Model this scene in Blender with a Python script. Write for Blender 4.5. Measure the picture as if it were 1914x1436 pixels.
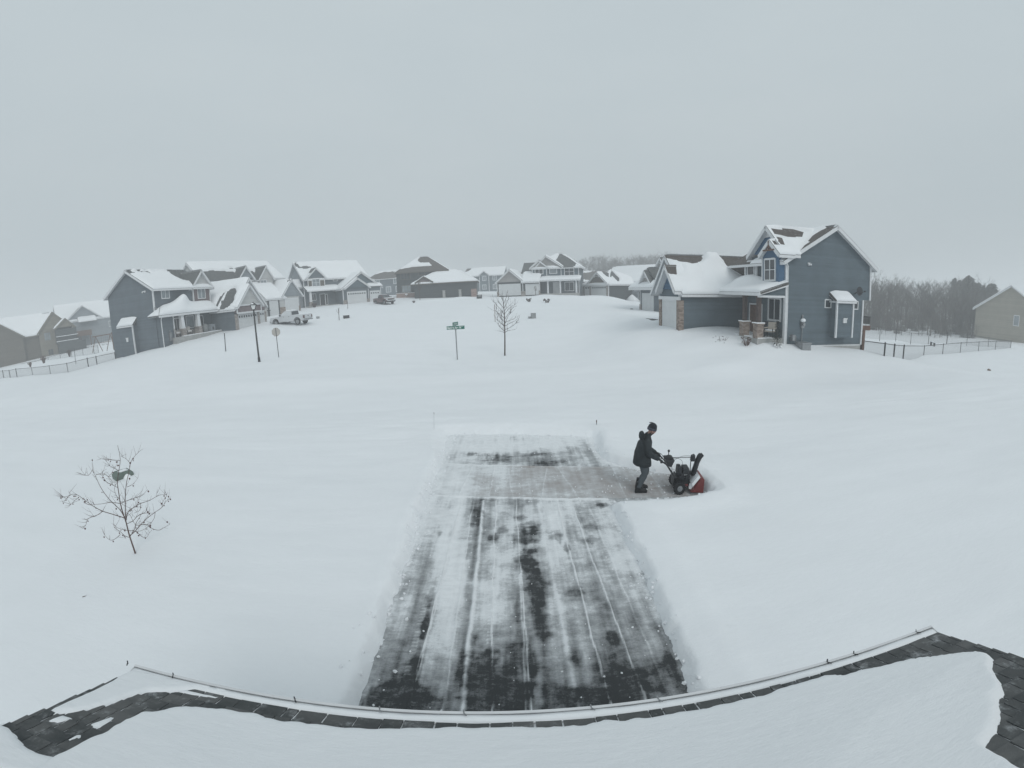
import bpy, bmesh, math, random
import numpy as np
from mathutils import Vector, Matrix, noise as mnoise

for o in list(bpy.data.objects):
    bpy.data.objects.remove(o)
random.seed(7)
SC = bpy.context.scene
COL = SC.collection
PI = math.pi

# ------------------------------------------------------------------ camera (wide phone lens with barrel curvature)
CAM_H = 4.9
M3 = Matrix(((0.9991961, 0.04008925, 0.0),
             (-0.00817655, 0.20379481, -0.97897948),
             (-0.03924656, 0.97819248, 0.20395877)))
cam = bpy.data.cameras.new('camera')
cam_ob = bpy.data.objects.new('camera', cam)
COL.objects.link(cam_ob)
cam_ob.matrix_world = Matrix.Translation((0, 0, CAM_H)) @ M3.to_4x4()
cam.sensor_fit = 'HORIZONTAL'
cam.sensor_width = 36.0
cam.sensor_height = 27.0
cam.lens = 15.5
cam.clip_start = 0.05
cam.clip_end = 6000
cam.type = 'PANO'
cam.panorama_type = 'FISHEYE_LENS_POLYNOMIAL'
cam.fisheye_fov = math.radians(170)
FPX, KD = 827.2, -0.0549                       # focal length in photo pixels and curvature of the lens
_m = (1914 / 36.0) / FPX
cam.fisheye_polynomial_k0 = 0.0
cam.fisheye_polynomial_k1 = -_m
cam.fisheye_polynomial_k2 = 0.0
cam.fisheye_polynomial_k3 = -KD * _m ** 3
cam.fisheye_polynomial_k4 = 0.0
SC.camera = cam_ob

# ------------------------------------------------------------------ overcast sky, soft sun, exposure
SUN_EL, SUN_AZ = math.radians(38), math.radians(150)
world = bpy.data.worlds.new("World")
SC.world = world
world.use_nodes = True
wn, wl = world.node_tree.nodes, world.node_tree.links
wn.clear()
w_out = wn.new('ShaderNodeOutputWorld')
w_bg = wn.new('ShaderNodeBackground')
w_bg.inputs['Strength'].default_value = 0.1
w_sky = wn.new('ShaderNodeTexSky')
w_sky.sky_type = 'NISHITA'
w_sky.sun_disc = False
w_sky.sun_elevation = SUN_EL
w_sky.sun_rotation = SUN_AZ
w_tc = wn.new('ShaderNodeTexCoord')
w_map = wn.new('ShaderNodeMapping')
w_map.inputs['Scale'].default_value = (1.0, 1.0, 3.0)
w_no = wn.new('ShaderNodeTexNoise')
w_no.inputs['Scale'].default_value = 1.6
w_no.inputs['Detail'].default_value = 4
w_cl = wn.new('ShaderNodeMix'); w_cl.data_type = 'RGBA'      # cloud deck: two close greys
w_cl.inputs[6].default_value = (4.52, 5.22, 5.56, 1)
w_cl.inputs[7].default_value = (5.3, 5.88, 6.12, 1)
w_mx = wn.new('ShaderNodeMix'); w_mx.data_type = 'RGBA'
w_mx.inputs[0].default_value = 0.985
wl.new(w_tc.outputs['Generated'], w_map.inputs['Vector'])
wl.new(w_map.outputs['Vector'], w_no.inputs['Vector'])
wl.new(w_no.outputs['Fac'], w_cl.inputs[0])
wl.new(w_sky.outputs['Color'], w_mx.inputs[6])
wl.new(w_cl.outputs[2], w_mx.inputs[7])
w_sp = wn.new('ShaderNodeSeparateXYZ'); wl.new(w_tc.outputs['Generated'], w_sp.inputs[0])
w_mr = wn.new('ShaderNodeMapRange'); w_mr.interpolation_type = 'SMOOTHSTEP'                 # thicker, duller cloud low in the sky
w_mr.inputs['From Min'].default_value = -.05; w_mr.inputs['From Max'].default_value = .55
w_mr.inputs['To Min'].default_value = .86; w_mr.inputs['To Max'].default_value = 1.02
wl.new(w_sp.outputs['Z'], w_mr.inputs['Value'])
w_sc = wn.new('ShaderNodeVectorMath'); w_sc.operation = 'SCALE'
wl.new(w_mx.outputs[2], w_sc.inputs[0]); wl.new(w_mr.outputs[0], w_sc.inputs['Scale'])
wl.new(w_sc.outputs[0], w_bg.inputs['Color'])
wl.new(w_bg.outputs['Background'], w_out.inputs['Surface'])

sun = bpy.data.lights.new('sun', 'SUN')
sun.energy = 0.85
sun.angle = math.radians(25)
sun.color = (1.0, 0.985, 0.96)
sun_ob = bpy.data.objects.new('sun', sun)
COL.objects.link(sun_ob)
sun_ob.rotation_euler = (math.radians(90) - SUN_EL, 0, PI - SUN_AZ)

SC.view_settings.view_transform = 'Standard'
SC.view_settings.look = 'None'
SC.view_settings.exposure = 0.07
SC.view_settings.gamma = 1.0
SC.view_settings.use_curve_mapping = False
SC.render.engine = 'CYCLES'
SC.cycles.use_denoising = True
SC.cycles.max_bounces = 6
SC.cycles.diffuse_bounces = 3
SC.cycles.glossy_bounces = 2
SC.cycles.transparent_max_bounces = 12
SC.cycles.volume_bounces = 2

# ------------------------------------------------------------------ surveying: a sight line of the camera turned into a place on the ground
def sight(px, py):
    x = (px - 957) / FPX; y = -(py - 718) / FPX
    r = math.hypot(x, y)
    th = r * (1 + KD * r * r)
    s = math.sin(th) / r if r > 1e-9 else 1.0
    return M3 @ Vector((x * s, y * s, -math.cos(th)))
def level(px, py, z=0.0):
    d = sight(px, py)
    return Vector((0, 0, CAM_H)) + d * ((z - CAM_H) / d.z)
def afar(px, py, dist):                                     # at a horizontal distance
    d = sight(px, py)
    return Vector((0, 0, CAM_H)) + d * (dist / math.hypot(d.x, d.y))

# ------------------------------------------------------------------ materials
MATS = {}
def _new(name):
    m = bpy.data.materials.new(name); m.use_nodes = True
    nt = m.node_tree
    return m, nt, nt.nodes['Principled BSDF']
def nd(nt, t, **k):
    n = nt.nodes.new(t)
    for a, b in k.items():
        if a in n.inputs: n.inputs[a].default_value = b
        else: setattr(n, a, b)
    return n
def plain(name, col, rough=0.6, var=0.12, scale=6.0, bump=0.0, bscale=40.0, metal=0.0, spec=0.3):
    """one colour with a soft procedural mottling"""
    m, nt, b = _new(name)
    tc = nd(nt, 'ShaderNodeTexCoord')
    no = nd(nt, 'ShaderNodeTexNoise', Scale=scale, Detail=5.0)
    nt.links.new(tc.outputs['Object'], no.inputs['Vector'])
    cr = nd(nt, 'ShaderNodeValToRGB')
    e = cr.color_ramp.elements
    e[0].position = .3; e[1].position = .7
    e[0].color = [c * (1 - var) for c in col] + [1]
    e[1].color = [min(1, c * (1 + var)) for c in col] + [1]
    nt.links.new(no.outputs['Fac'], cr.inputs['Fac'])
    nt.links.new(cr.outputs['Color'], b.inputs['Base Color'])
    b.inputs['Roughness'].default_value = rough
    b.inputs['Metallic'].default_value = metal
    b.inputs['Specular IOR Level'].default_value = spec
    if bump:
        n2 = nd(nt, 'ShaderNodeTexNoise', Scale=bscale, Detail=4.0)
        nt.links.new(tc.outputs['Object'], n2.inputs['Vector'])
        bp = nd(nt, 'ShaderNodeBump', Strength=bump, Distance=0.02)
        nt.links.new(n2.outputs['Fac'], bp.inputs['Height'])
        nt.links.new(bp.outputs['Normal'], b.inputs['Normal'])
    MATS[name] = m
    return m
def siding(name, col, lap=0.16, axis='Z'):
    """lap siding: courses with a shadow-catching step (bump) and faint tone changes between boards"""
    m, nt, b = _new(name)
    tc = nd(nt, 'ShaderNodeTexCoord')
    sp = nd(nt, 'ShaderNodeSeparateXYZ')
    nt.links.new(tc.outputs['Object'], sp.inputs[0])
    dv = nd(nt, 'ShaderNodeMath', operation='DIVIDE'); dv.inputs[1].default_value = lap
    nt.links.new(sp.outputs[axis], dv.inputs[0])
    fr = nd(nt, 'ShaderNodeMath', operation='FRACT'); nt.links.new(dv.outputs[0], fr.inputs[0])
    fl = nd(nt, 'ShaderNodeMath', operation='FLOOR'); nt.links.new(dv.outputs[0], fl.inputs[0])
    wn_ = nd(nt, 'ShaderNodeTexWhiteNoise', noise_dimensions='1D'); nt.links.new(fl.outputs[0], wn_.inputs['W'])
    no = nd(nt, 'ShaderNodeTexNoise', Scale=0.9, Detail=5.0); nt.links.new(tc.outputs['Object'], no.inputs['Vector'])
    ad = nd(nt, 'ShaderNodeMath', operation='MULTIPLY_ADD'); ad.inputs[1].default_value = 0.35
    nt.links.new(wn_.outputs['Value'], ad.inputs[0]); nt.links.new(no.outputs['Fac'], ad.inputs[2])
    cr = nd(nt, 'ShaderNodeValToRGB'); e = cr.color_ramp.elements
    e[0].position = .3; e[1].position = 1.0
    e[0].color = [c * .86 for c in col] + [1]; e[1].color = [min(1, c * 1.16) for c in col] + [1]
    nt.links.new(ad.outputs[0], cr.inputs['Fac'])
    nt.links.new(cr.outputs['Color'], b.inputs['Base Color'])
    bp = nd(nt, 'ShaderNodeBump', Strength=1.0, Distance=0.02, invert=True)
    nt.links.new(fr.outputs[0], bp.inputs['Height'])
    nt.links.new(bp.outputs['Normal'], b.inputs['Normal'])
    b.inputs['Roughness'].default_value = .65
    b.inputs['Specular IOR Level'].default_value = .2
    MATS[name] = m
    return m
def stone(name, c1, c2, scale=4.0):
    m, nt, b = _new(name)
    tc = nd(nt, 'ShaderNodeTexCoord')
    mp = nd(nt, 'ShaderNodeMapping'); mp.inputs['Scale'].default_value = (1, 1, 2.2)
    nt.links.new(tc.outputs['Object'], mp.inputs['Vector'])
    vo = nd(nt, 'ShaderNodeTexVoronoi', Scale=scale)
    nt.links.new(mp.outputs['Vector'], vo.inputs['Vector'])
    sp = nd(nt, 'ShaderNodeSeparateColor'); nt.links.new(vo.outputs['Color'], sp.inputs[0])
    mx = nd(nt, 'ShaderNodeMix', data_type='RGBA'); mx.inputs[6].default_value = (*c1, 1); mx.inputs[7].default_value = (*c2, 1)
    nt.links.new(sp.outputs[0], mx.inputs[0]); nt.links.new(mx.outputs[2], b.inputs['Base Color'])
    bp = nd(nt, 'ShaderNodeBump', Strength=.8, Distance=.03, invert=True)
    nt.links.new(vo.outputs['Distance'], bp.inputs['Height']); nt.links.new(bp.outputs['Normal'], b.inputs['Normal'])
    b.inputs['Roughness'].default_value = .85
    MATS[name] = m
    return m
def shingle(name, c1, c2):
    m, nt, b = _new(name)
    tc = nd(nt, 'ShaderNodeTexCoord')
    no = nd(nt, 'ShaderNodeTexNoise', Scale=3.0, Detail=6.0, Roughness=.7)
    mp = nd(nt, 'ShaderNodeMapping'); mp.inputs['Scale'].default_value = (1, 1, 4.0)
    nt.links.new(tc.outputs['Object'], mp.inputs['Vector']); nt.links.new(mp.outputs['Vector'], no.inputs['Vector'])
    ge = nd(nt, 'ShaderNodeNewGeometry')
    ad = nd(nt, 'ShaderNodeMath', operation='MULTIPLY_ADD'); ad.inputs[1].default_value = .35
    nt.links.new(ge.outputs['Random Per Island'], ad.inputs[0]); nt.links.new(no.outputs['Fac'], ad.inputs[2])
    cr = nd(nt, 'ShaderNodeValToRGB'); e = cr.color_ramp.elements
    e[0].position = .35; e[1].position = 1.0
    e[0].color = (*c1, 1); e[1].color = (*c2, 1)
    nt.links.new(ad.outputs[0], cr.inputs['Fac'])
    fz = nd(nt, 'ShaderNodeTexNoise', Scale=7.0, Detail=8.0, Roughness=.75); nt.links.new(tc.outputs['Object'], fz.inputs['Vector'])
    fm = nd(nt, 'ShaderNodeMapRange', interpolation_type='SMOOTHSTEP'); fm.inputs['From Min'].default_value = .52; fm.inputs['From Max'].default_value = .78; fm.inputs['To Max'].default_value = .55
    nt.links.new(fz.outputs['Fac'], fm.inputs['Value'])
    fx_ = nd(nt, 'ShaderNodeMix', data_type='RGBA'); fx_.inputs[7].default_value = (.7, .72, .74, 1)          # rime and blown snow caught in the grit
    nt.links.new(fm.outputs[0], fx_.inputs[0]); nt.links.new(cr.outputs['Color'], fx_.inputs[6]); nt.links.new(fx_.outputs[2], b.inputs['Base Color'])
    n2 = nd(nt, 'ShaderNodeTexNoise', Scale=160.0, Detail=3.0); nt.links.new(tc.outputs['Object'], n2.inputs['Vector'])
    bp = nd(nt, 'ShaderNodeBump', Strength=.6, Distance=.004)
    nt.links.new(n2.outputs['Fac'], bp.inputs['Height']); nt.links.new(bp.outputs['Normal'], b.inputs['Normal'])
    b.inputs['Roughness'].default_value = .9; b.inputs['Specular IOR Level'].default_value = .2
    MATS[name] = m
    return m
def snow_mat(name, col=(.86, .88, .90), lo=.96):
    m, nt, b = _new(name)
    tc = nd(nt, 'ShaderNodeTexCoord')
    mp = nd(nt, 'ShaderNodeMapping'); mp.inputs['Scale'].default_value = (.35, 1.0, 1.0)
    nt.links.new(tc.outputs['Object'], mp.inputs['Vector'])
    n1 = nd(nt, 'ShaderNodeTexNoise', Scale=.8, Detail=6.0, Roughness=.6); nt.links.new(mp.outputs['Vector'], n1.inputs['Vector'])
    cr = nd(nt, 'ShaderNodeValToRGB'); e = cr.color_ramp.elements
    e[0].position = .3; e[1].position = .7
    e[0].color = [c * lo for c in col] + [1]; e[1].color = (*col, 1)
    nt.links.new(n1.outputs['Fac'], cr.inputs['Fac']); nt.links.new(cr.outputs['Color'], b.inputs['Base Color'])
    n2 = nd(nt, 'ShaderNodeTexNoise', Scale=11.0, Detail=8.0, Roughness=.7); nt.links.new(mp.outputs['Vector'], n2.inputs['Vector'])
    bp = nd(nt, 'ShaderNodeBump', Strength=.7, Distance=.018)
    nt.links.new(n2.outputs['Fac'], bp.inputs['Height']); nt.links.new(bp.outputs['Normal'], b.inputs['Normal'])
    b.inputs['Roughness'].default_value = .75; b.inputs['Specular IOR Level'].default_value = .15
    MATS[name] = m
    return m
SNOW = snow_mat('snow')
ROOFSNOW = snow_mat('roof_snow', (.87, .885, .90))
WHITE = plain('white_trim', (.66, .67, .68), .5, .05)
DOORWHITE = plain('garage_door_white', (.60, .615, .62), .45, .05, 1.5)
GLASS = plain('window_glass', (.035, .042, .05), .08, .3, 1.2, spec=.6)
PALEGLASS = plain('curtained_glass', (.22, .25, .27), .15, .25, 1.5, spec=.5)
SHING = shingle('dark_shingles', (.052, .058, .060), (.15, .152, .15))
SHINGB = shingle('brown_shingles', (.075, .066, .062), (.13, .115, .105))
S_BLUE = siding('slate_blue_siding', (.106, .137, .158))
S_BLUE2 = siding('deep_blue_siding', (.065, .13, .215), .2)
S_GREY = siding('blue_grey_siding', (.125, .148, .168))
S_MID = siding('mid_grey_siding', (.24, .265, .285))
S_PALE = siding('pale_grey_siding', (.48, .485, .48))
S_DARK = siding('charcoal_siding', (.055, .063, .066))
S_TAN = siding('tan_siding', (.19, .172, .14)); S_TAN2 = siding('light_tan_siding', (.29, .27, .225))
S_TAUPE = siding('taupe_siding', (.115, .102, .084))
S_MAUVE = siding('mauve_shake', (.17, .135, .14), .2)
S_SHAKE = siding('grey_shake', (.30, .29, .285), .2)
STONE = stone('ledge_stone', (.19, .165, .15), (.36, .33, .31))
STONEB = stone('brown_stone', (.16, .12, .10), (.33, .27, .23))
BRICKR = stone('reddish_stone', (.23, .15, .13), (.36, .27, .24))
CONC = plain('foundation_concrete', (.36, .36, .35), .85, .12, 3.0, .3)
BLACKM = plain('black_metal', (.02, .021, .023), .4, .2, 8, spec=.5)
DARKM = plain('dark_plastic', (.028, .03, .034), .5, .2, 8)
STEEL = plain('galvanised_steel', (.30, .31, .32), .45, .15, 10, metal=.6)
POSTG = plain('fence_post_grey', (.045, .045, .047), .6, .25, 4)
WOODB = plain('brown_wood', (.13, .075, .055), .75, .3, 5)
BARK = plain('bark', (.075, .055, .05), .9, .35, 9, .5)
BARKR = plain('reddish_bark', (.13, .088, .078), .9, .3, 9, .5)
BERRY = plain('dried_fruit', (.09, .03, .028), .6, .3, 20)

# ------------------------------------------------------------------ mesh helpers
class MB:
    def __init__(s): s.v = []; s.f = []; s.sm = False
    def add(s, vs, fs):
        k = len(s.v); s.v.extend([tuple(p) for p in vs]); s.f.extend([tuple(i + k for i in f) for f in fs])
    def box(s, x0, x1, y0, y1, z0, z1):
        if x0 > x1: x0, x1 = x1, x0
        if y0 > y1: y0, y1 = y1, y0
        if z0 > z1: z0, z1 = z1, z0
        s.add([(x0, y0, z0), (x1, y0, z0), (x1, y1, z0), (x0, y1, z0), (x0, y0, z1), (x1, y0, z1), (x1, y1, z1), (x0, y1, z1)],
              [(0, 3, 2, 1), (4, 5, 6, 7), (0, 1, 5, 4), (1, 2, 6, 5), (2, 3, 7, 6), (3, 0, 4, 7)])
    def hexa(s, p):                                        # 8 points: bottom 4, top 4
        s.add(p, [(0, 3, 2, 1), (4, 5, 6, 7), (0, 1, 5, 4), (1, 2, 6, 5), (2, 3, 7, 6), (3, 0, 4, 7)])
    def taper(s, cx, cy, z0, z1, a0, b0, a1, b1):
        s.hexa([(cx - a0, cy - b0, z0), (cx + a0, cy - b0, z0), (cx + a0, cy + b0, z0), (cx - a0, cy + b0, z0),
                (cx - a1, cy - b1, z1), (cx + a1, cy - b1, z1), (cx + a1, cy + b1, z1), (cx - a1, cy + b1, z1)])
    def prism(s, poly, axis, a0, a1):
        """polygon of (u, z) pushed along 'x' (u is y) or 'y' (u is x)"""
        n = len(poly)
        P = (lambda u, z, a: (a, u, z)) if axis == 'x' else (lambda u, z, a: (u, a, z))
        vs = [P(u, z, a0) for u, z in poly] + [P(u, z, a1) for u, z in poly]
        fs = [tuple(range(n)), tuple(range(2 * n - 1, n - 1, -1))]
        fs += [(i, (i + 1) % n + 0, (i + 1) % n + n, i + n)[::-1] for i in range(n)]
        s.add(vs, fs)
    def slab(s, pts, th):
        """planar polygon given thickness th below it"""
        a, b, c = (Vector(p) for p in pts[:3])
        n = (b - a).cross(c - a).normalized()
        if n.z < 0: n = -n
        k = len(pts)
        lo = [tuple(Vector(p) - n * th) for p in pts]
        s.add(list(pts) + lo, [tuple(range(k)), tuple(range(2 * k - 1, k - 1, -1))] + [(i, i + k, (i + 1) % k + k, (i + 1) % k) for i in range(k)])
    def bar(s, p, q, w, h=None, up=(0, 0, 1)):
        p, q = Vector(p), Vector(q); d = (q - p).normalized()
        h = h or w; u = Vector(up)
        if abs(d.dot(u)) > .98: u = Vector((0, 1, 0))
        r = d.cross(u).normalized() * (w / 2); t = r.cross(d).normalized() * (h / 2)
        s.hexa([p - r - t, p + r - t, q + r - t, q - r - t, p - r + t, p + r + t, q + r + t, q - r + t])
    def tube(s, pts, rad, n=6, cap=True):
        pts = [Vector(p) for p in pts]
        if not hasattr(rad, '__len__'): rad = [rad] * len(pts)
        k = len(s.v); u = None
        for i, p in enumerate(pts):
            d = (pts[min(i + 1, len(pts) - 1)] - pts[max(i - 1, 0)]).normalized()
            if u is None: u = d.cross(Vector((0, 0, 1)) if abs(d.z) < .9 else Vector((1, 0, 0))).normalized()
            else:
                u = (u - d * u.dot(d)).normalized()
            w = d.cross(u)
            for j in range(n):
                a = 2 * PI * j / n
                s.v.append(tuple(p + (u * math.cos(a) + w * math.sin(a)) * rad[i]))
        for i in range(len(pts) - 1):
            for j in range(n):
                s.f.append((k + i * n + j, k + i * n + (j + 1) % n, k + (i + 1) * n + (j + 1) % n, k + (i + 1) * n + j))
        if cap:
            s.f.append(tuple(k + j for j in range(n))[::-1])
            s.f.append(tuple(k + (len(pts) - 1) * n + j for j in range(n)))
    def loft(s, rings, cap=True):
        """rings: lists of equal length"""
        k = len(s.v); n = len(rings[0])
        for r in rings: s.v.extend([tuple(p) for p in r])
        for i in range(len(rings) - 1):
            for j in range(n):
                s.f.append((k + i * n + j, k + i * n + (j + 1) % n, k + (i + 1) * n + (j + 1) % n, k + (i + 1) * n + j))
        if cap:
            s.f.append(tuple(k + j for j in range(n))[::-1]); s.f.append(tuple(k + (len(rings) - 1) * n + j for j in range(n)))
    def ball(s, c, r, n=8, m=5, sz=1.0):
        c = Vector(c)
        rings = []
        for i in range(m + 1):
            a = -PI / 2 + PI * (i + .02) / (m + .04)
            rings.append([c + Vector((math.cos(a) * math.cos(2 * PI * j / n) * r, math.cos(a) * math.sin(2 * PI * j / n) * r, math.sin(a) * r * sz)) for j in range(n)])
        s.loft(rings)
    def build(s, name, mat, parent=None, smooth=False, bevel=0):
        me = bpy.data.meshes.new(name)
        me.from_pydata(s.v, [], s.f); me.validate(); me.update()
        if bevel:
            bm = bmesh.new(); bm.from_mesh(me)
            bmesh.ops.recalc_face_normals(bm, faces=bm.faces)
            bmesh.ops.bevel(bm, geom=[e for e in bm.edges if len(e.link_faces) == 2 and e.calc_face_angle(0) > .5], offset=bevel, segments=2, affect='EDGES', profile=.6)
            bm.to_mesh(me); bm.free()
        else:
            bm = bmesh.new(); bm.from_mesh(me); bmesh.ops.recalc_face_normals(bm, faces=bm.faces); bm.to_mesh(me); bm.free()
        if smooth: me.polygons.foreach_set('use_smooth', [True] * len(me.polygons))
        me.materials.append(mat)
        o = bpy.data.objects.new(name, me); COL.objects.link(o)
        if parent is not None: o.parent = parent
        return o
def mesh_np(name, V, Fq, mat, parent=None, smooth=True):
    me = bpy.data.meshes.new(name)
    V = np.asarray(V, np.float32); Fq = np.asarray(Fq, np.int32)
    me.vertices.add(len(V)); me.vertices.foreach_set('co', V.ravel())
    k = Fq.shape[1]
    me.loops.add(Fq.size); me.loops.foreach_set('vertex_index', Fq.ravel())
    me.polygons.add(len(Fq))
    me.polygons.foreach_set('loop_start', np.arange(0, Fq.size, k, dtype=np.int32))
    me.polygons.foreach_set('loop_total', np.full(len(Fq), k, np.int32))
    me.update(calc_edges=True)
    me.polygons.foreach_set('use_smooth', np.full(len(Fq), smooth))
    me.materials.append(mat)
    o = bpy.data.objects.new(name, me); COL.objects.link(o)
    if parent is not None: o.parent = parent
    return o
def tag(o, label, cat, group=None, kind=None):
    if label: o['label'] = label
    if cat: o['category'] = cat
    if group: o['group'] = group
    if kind: o['kind'] = kind
    return o
def thing(name, label, cat, loc=(0, 0, 0), rz=0.0, group=None):
    o = bpy.data.objects.new(name, None); COL.objects.link(o)
    o.empty_display_size = .3
    o.location = loc; o.rotation_euler = (0, 0, rz)
    return tag(o, label, cat, group)
def struct(o, name=None):
    o['kind'] = 'structure'; return o
def copy_tree(o, parent=None):
    c = o.copy(); COL.objects.link(c)
    c.parent = parent
    for ch in [x for x in COL.objects if x.parent is o]:
        copy_tree(ch, c)
    return c

def vnoise(x, y, seed=0):
    """smooth value noise for arrays"""
    x = np.asarray(x, float); y = np.asarray(y, float)
    xi = np.floor(x).astype(np.int64); yi = np.floor(y).astype(np.int64)
    xf = x - xi; yf = y - yi
    u = xf * xf * (3 - 2 * xf); v = yf * yf * (3 - 2 * yf)
    def h(a, b):
        n = (a * 374761393 + b * 668265263 + seed * 974634777) & 0x7fffffff
        n = ((n ^ (n >> 13)) * 1274126177) & 0x7fffffff
        return ((n ^ (n >> 16)) & 0xffff) / 65535.0
    return (h(xi, yi) * (1 - u) + h(xi + 1, yi) * u) * (1 - v) + (h(xi, yi + 1) * (1 - u) + h(xi + 1, yi + 1) * u) * v
def fbm(x, y, oct=4, seed=0):
    t = 0; a = .5; s = 0
    for i in range(oct):
        t = t + a * vnoise(x * 2 ** i + 17.3 * i, y * 2 ** i - 9.1 * i, seed + i); s += a; a *= .5
    return t / s
def sstep(a, b, x):
    t = np.clip((x - a) / (b - a), 0, 1); return t * t * (3 - 2 * t)

# ------------------------------------------------------------------ terrain: snow-covered lot rising to the far end of the street
CTRL = [(-60, -20, 0), (-30, -20, 0), (0, -20, 0), (30, -20, 0), (60, -20, -.8), (-60, 10, -.2), (-30, 10, 0), (-15, 8, 0), (0, 5, 0), (15, 8, 0), (30, 10, 0), (60, 12, -.9),
        (-30, 25, .1), (-15, 22, 0), (0, 20, 0), (12, 20, 0), (-8, 30, .05), (8, 28, .1), (-4.2, 34, .05), (-.5, 34.5, .1), (6, 36, .5),
        (18.6, 26.7, 1.35), (22, 27.2, 1.15), (26.6, 27.3, .75), (13.4, 32.6, 2.0), (14.5, 37.5, 2.2), (12.0, 45, 2.2), (19.7, 55.5, 2.07), (17.6, 60.3, 2.23),
        (33, 36, -.5), (31.3, 29.5, -.25), (42, 33.8, -.85), (56, 38, -1.05), (71.3, 40.5, -1.2), (86.7, 60, -1.5), (110, 75, -1.0), (45, 55, -1.6), (60, 70, -1.9), (60, 25, -1.0), (90, 20, -1.5), (40, 22, -.4),
        (-40.1, 41.8, 2.1), (-44, 41.2, 1.6), (-48.8, 40.6, 1.0), (-37, 45, 2.3), (-35.3, 51.2, 2.75), (-32.4, 54.5, 2.95), (-42.4, 71.9, 3.9), (-26.3, 55.4, 2.45), (-21.1, 37, .5), (-18.7, 31, .4), (-14, 45, 1.2),
        (-40.4, 83.6, 4.6), (-30, 84, 4.45), (-24.1, 84, 4.1), (-24.1, 95.3, 5.1), (-7.4, 99, 4.7), (-2.4, 92, 4.3), (14.2, 86, 3.85), (20.3, 87.5, 3.2), (17, 92, 3.4), (0, 60, 2.5), (8, 60, 2.4), (-15, 65, 2.9),
        (-52.8, 38.5, .45), (-65, 41, .15), (-78.6, 43.4, -.05), (-90, 60, .6), (-115, 75, 1.2), (-70, 70, 1.6), (-70, 20, -.3), (-110, 30, -.6),
        (0, 150, 5.5), (-100, 150, 5), (100, 150, 1), (-170, 60, 0), (170, 40, -2), (170, 160, 1), (-170, 180, 4), (0, 200, 6), (-150, -60, 0), (150, -60, -2)]
_P = np.array(CTRL, float)
def _tps(d2): return np.where(d2 > 1e-12, .5 * d2 * np.log(np.maximum(d2, 1e-12)), 0)
_n = len(_P); _d = ((_P[:, None, :2] - _P[None, :, :2]) ** 2).sum(-1) / 1e4
_A = np.zeros((_n + 3, _n + 3)); _A[:_n, :_n] = _tps(_d) + np.eye(_n) * 2e-4
_A[:_n, _n] = 1; _A[:_n, _n + 1:] = _P[:, :2] / 100; _A[_n, :_n] = 1; _A[_n + 1:, :_n] = _P[:, :2].T / 100
_W = np.linalg.solve(_A, np.concatenate([_P[:, 2], [0, 0, 0]]))
def base_z(x, y):
    x = np.clip(np.asarray(x, float), -170, 170); y = np.clip(np.asarray(y, float), -60, 200)
    sh = x.shape; x = x.ravel(); y = y.ravel(); out = np.empty(len(x))
    for i in range(0, len(x), 20000):
        d = ((x[i:i + 20000, None] - _P[None, :, 0]) ** 2 + (y[i:i + 20000, None] - _P[None, :, 1]) ** 2) / 1e4
        out[i:i + 20000] = _tps(d) @ _W[:_n] + _W[_n] + _W[_n + 1] * x[i:i + 20000] / 100 + _W[_n + 2] * y[i:i + 20000] / 100
    near = sstep(20, 27, y) + sstep(22, 34, np.abs(x)); near = np.clip(near, 0, 1)
    return (out * near).reshape(sh)
MOUNDS = [(6.5, 80, 3.5, 2.2, .55), (10.5, 78, 3, 2, .4), (15.5, 76, 4, 2.2, .75), (-9, 86, 4, 2.5, .5), (-15, 84, 3, 2, .4), (18.2, 74, 3, 1.6, .5), (11.6, 44, 1.4, 3.5, .5),
          (9.5, 33, 2.5, 3, .35), (13, 24.5, 2.5, 1.2, .25), (-30, 62, 4, 3, .3), (17.2, 26.4, 1.1, .7, .3)]
def drift_z(x, y):
    z = (fbm(x / 7, y / 3.2, 3, 5) - .5) * .25 + (fbm(x / 1.7 + .3 * y, y / .6, 3, 9) - .5) * .05 + .05 * (fbm(x / .9, y / .28, 3, 19) - .5) * sstep(.45, .7, fbm(x / 6, y / 4, 2, 23))
    for cx, cy, rx, ry, h in MOUNDS:
        z = z + h * np.exp(-((x - cx) / rx) ** 2 - ((y - cy) / ry) ** 2)
    ridge = 27.5 + 1.2 * np.sin(x / 9.0)                       # soft plough ridge along the far side of the buried road
    z = z + .16 * np.exp(-((y - ridge) / 1.1) ** 2) * (1 - sstep(14, 26, np.abs(x)))
    z = z - .10 * np.exp(-((y - 21.5) / 3.0) ** 2) * (np.abs(x) < 80)
    return z
# cleared area (drive plus the stretch of sidewalk being blown)
FLOOR = -0.22
CLEAR = [(-2.2, 1.0), (-2.22, 6), (-2.26, 10), (-2.3, 15.6), (.3, 15.3), (2.65, 14.7), (2.6, 13.3), (2.75, 12.4), (3.3, 11.75), (3.9, 11.35), (4.5, 11.05), (4.84, 10.7), (4.86, 9.6), (4.3, 9.42), (3.6, 9.38), (2.9, 9.42), (2.25, 9.5), (2.22, 5), (2.2, 1.0)]
def poly_sd(x, y, P):
    """signed distance, negative inside"""
    d = np.full(x.shape, 1e9); ins = np.zeros(x.shape, bool); n = len(P)
    for i in range(n):
        x0, y0 = P[i]; x1, y1 = P[(i + 1) % n]
        ex, ey = x1 - x0, y1 - y0
        t = np.clip(((x - x0) * ex + (y - y0) * ey) / (ex * ex + ey * ey), 0, 1)
        d = np.minimum(d, (x - x0 - t * ex) ** 2 + (y - y0 - t * ey) ** 2)
        c = ((y0 > y) != (y1 > y)) & (x < (x1 - x0) * (y - y0) / (y1 - y0 + 1e-12) + x0)
        ins ^= c
    d = np.sqrt(d); return np.where(ins, -d, d)
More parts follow.
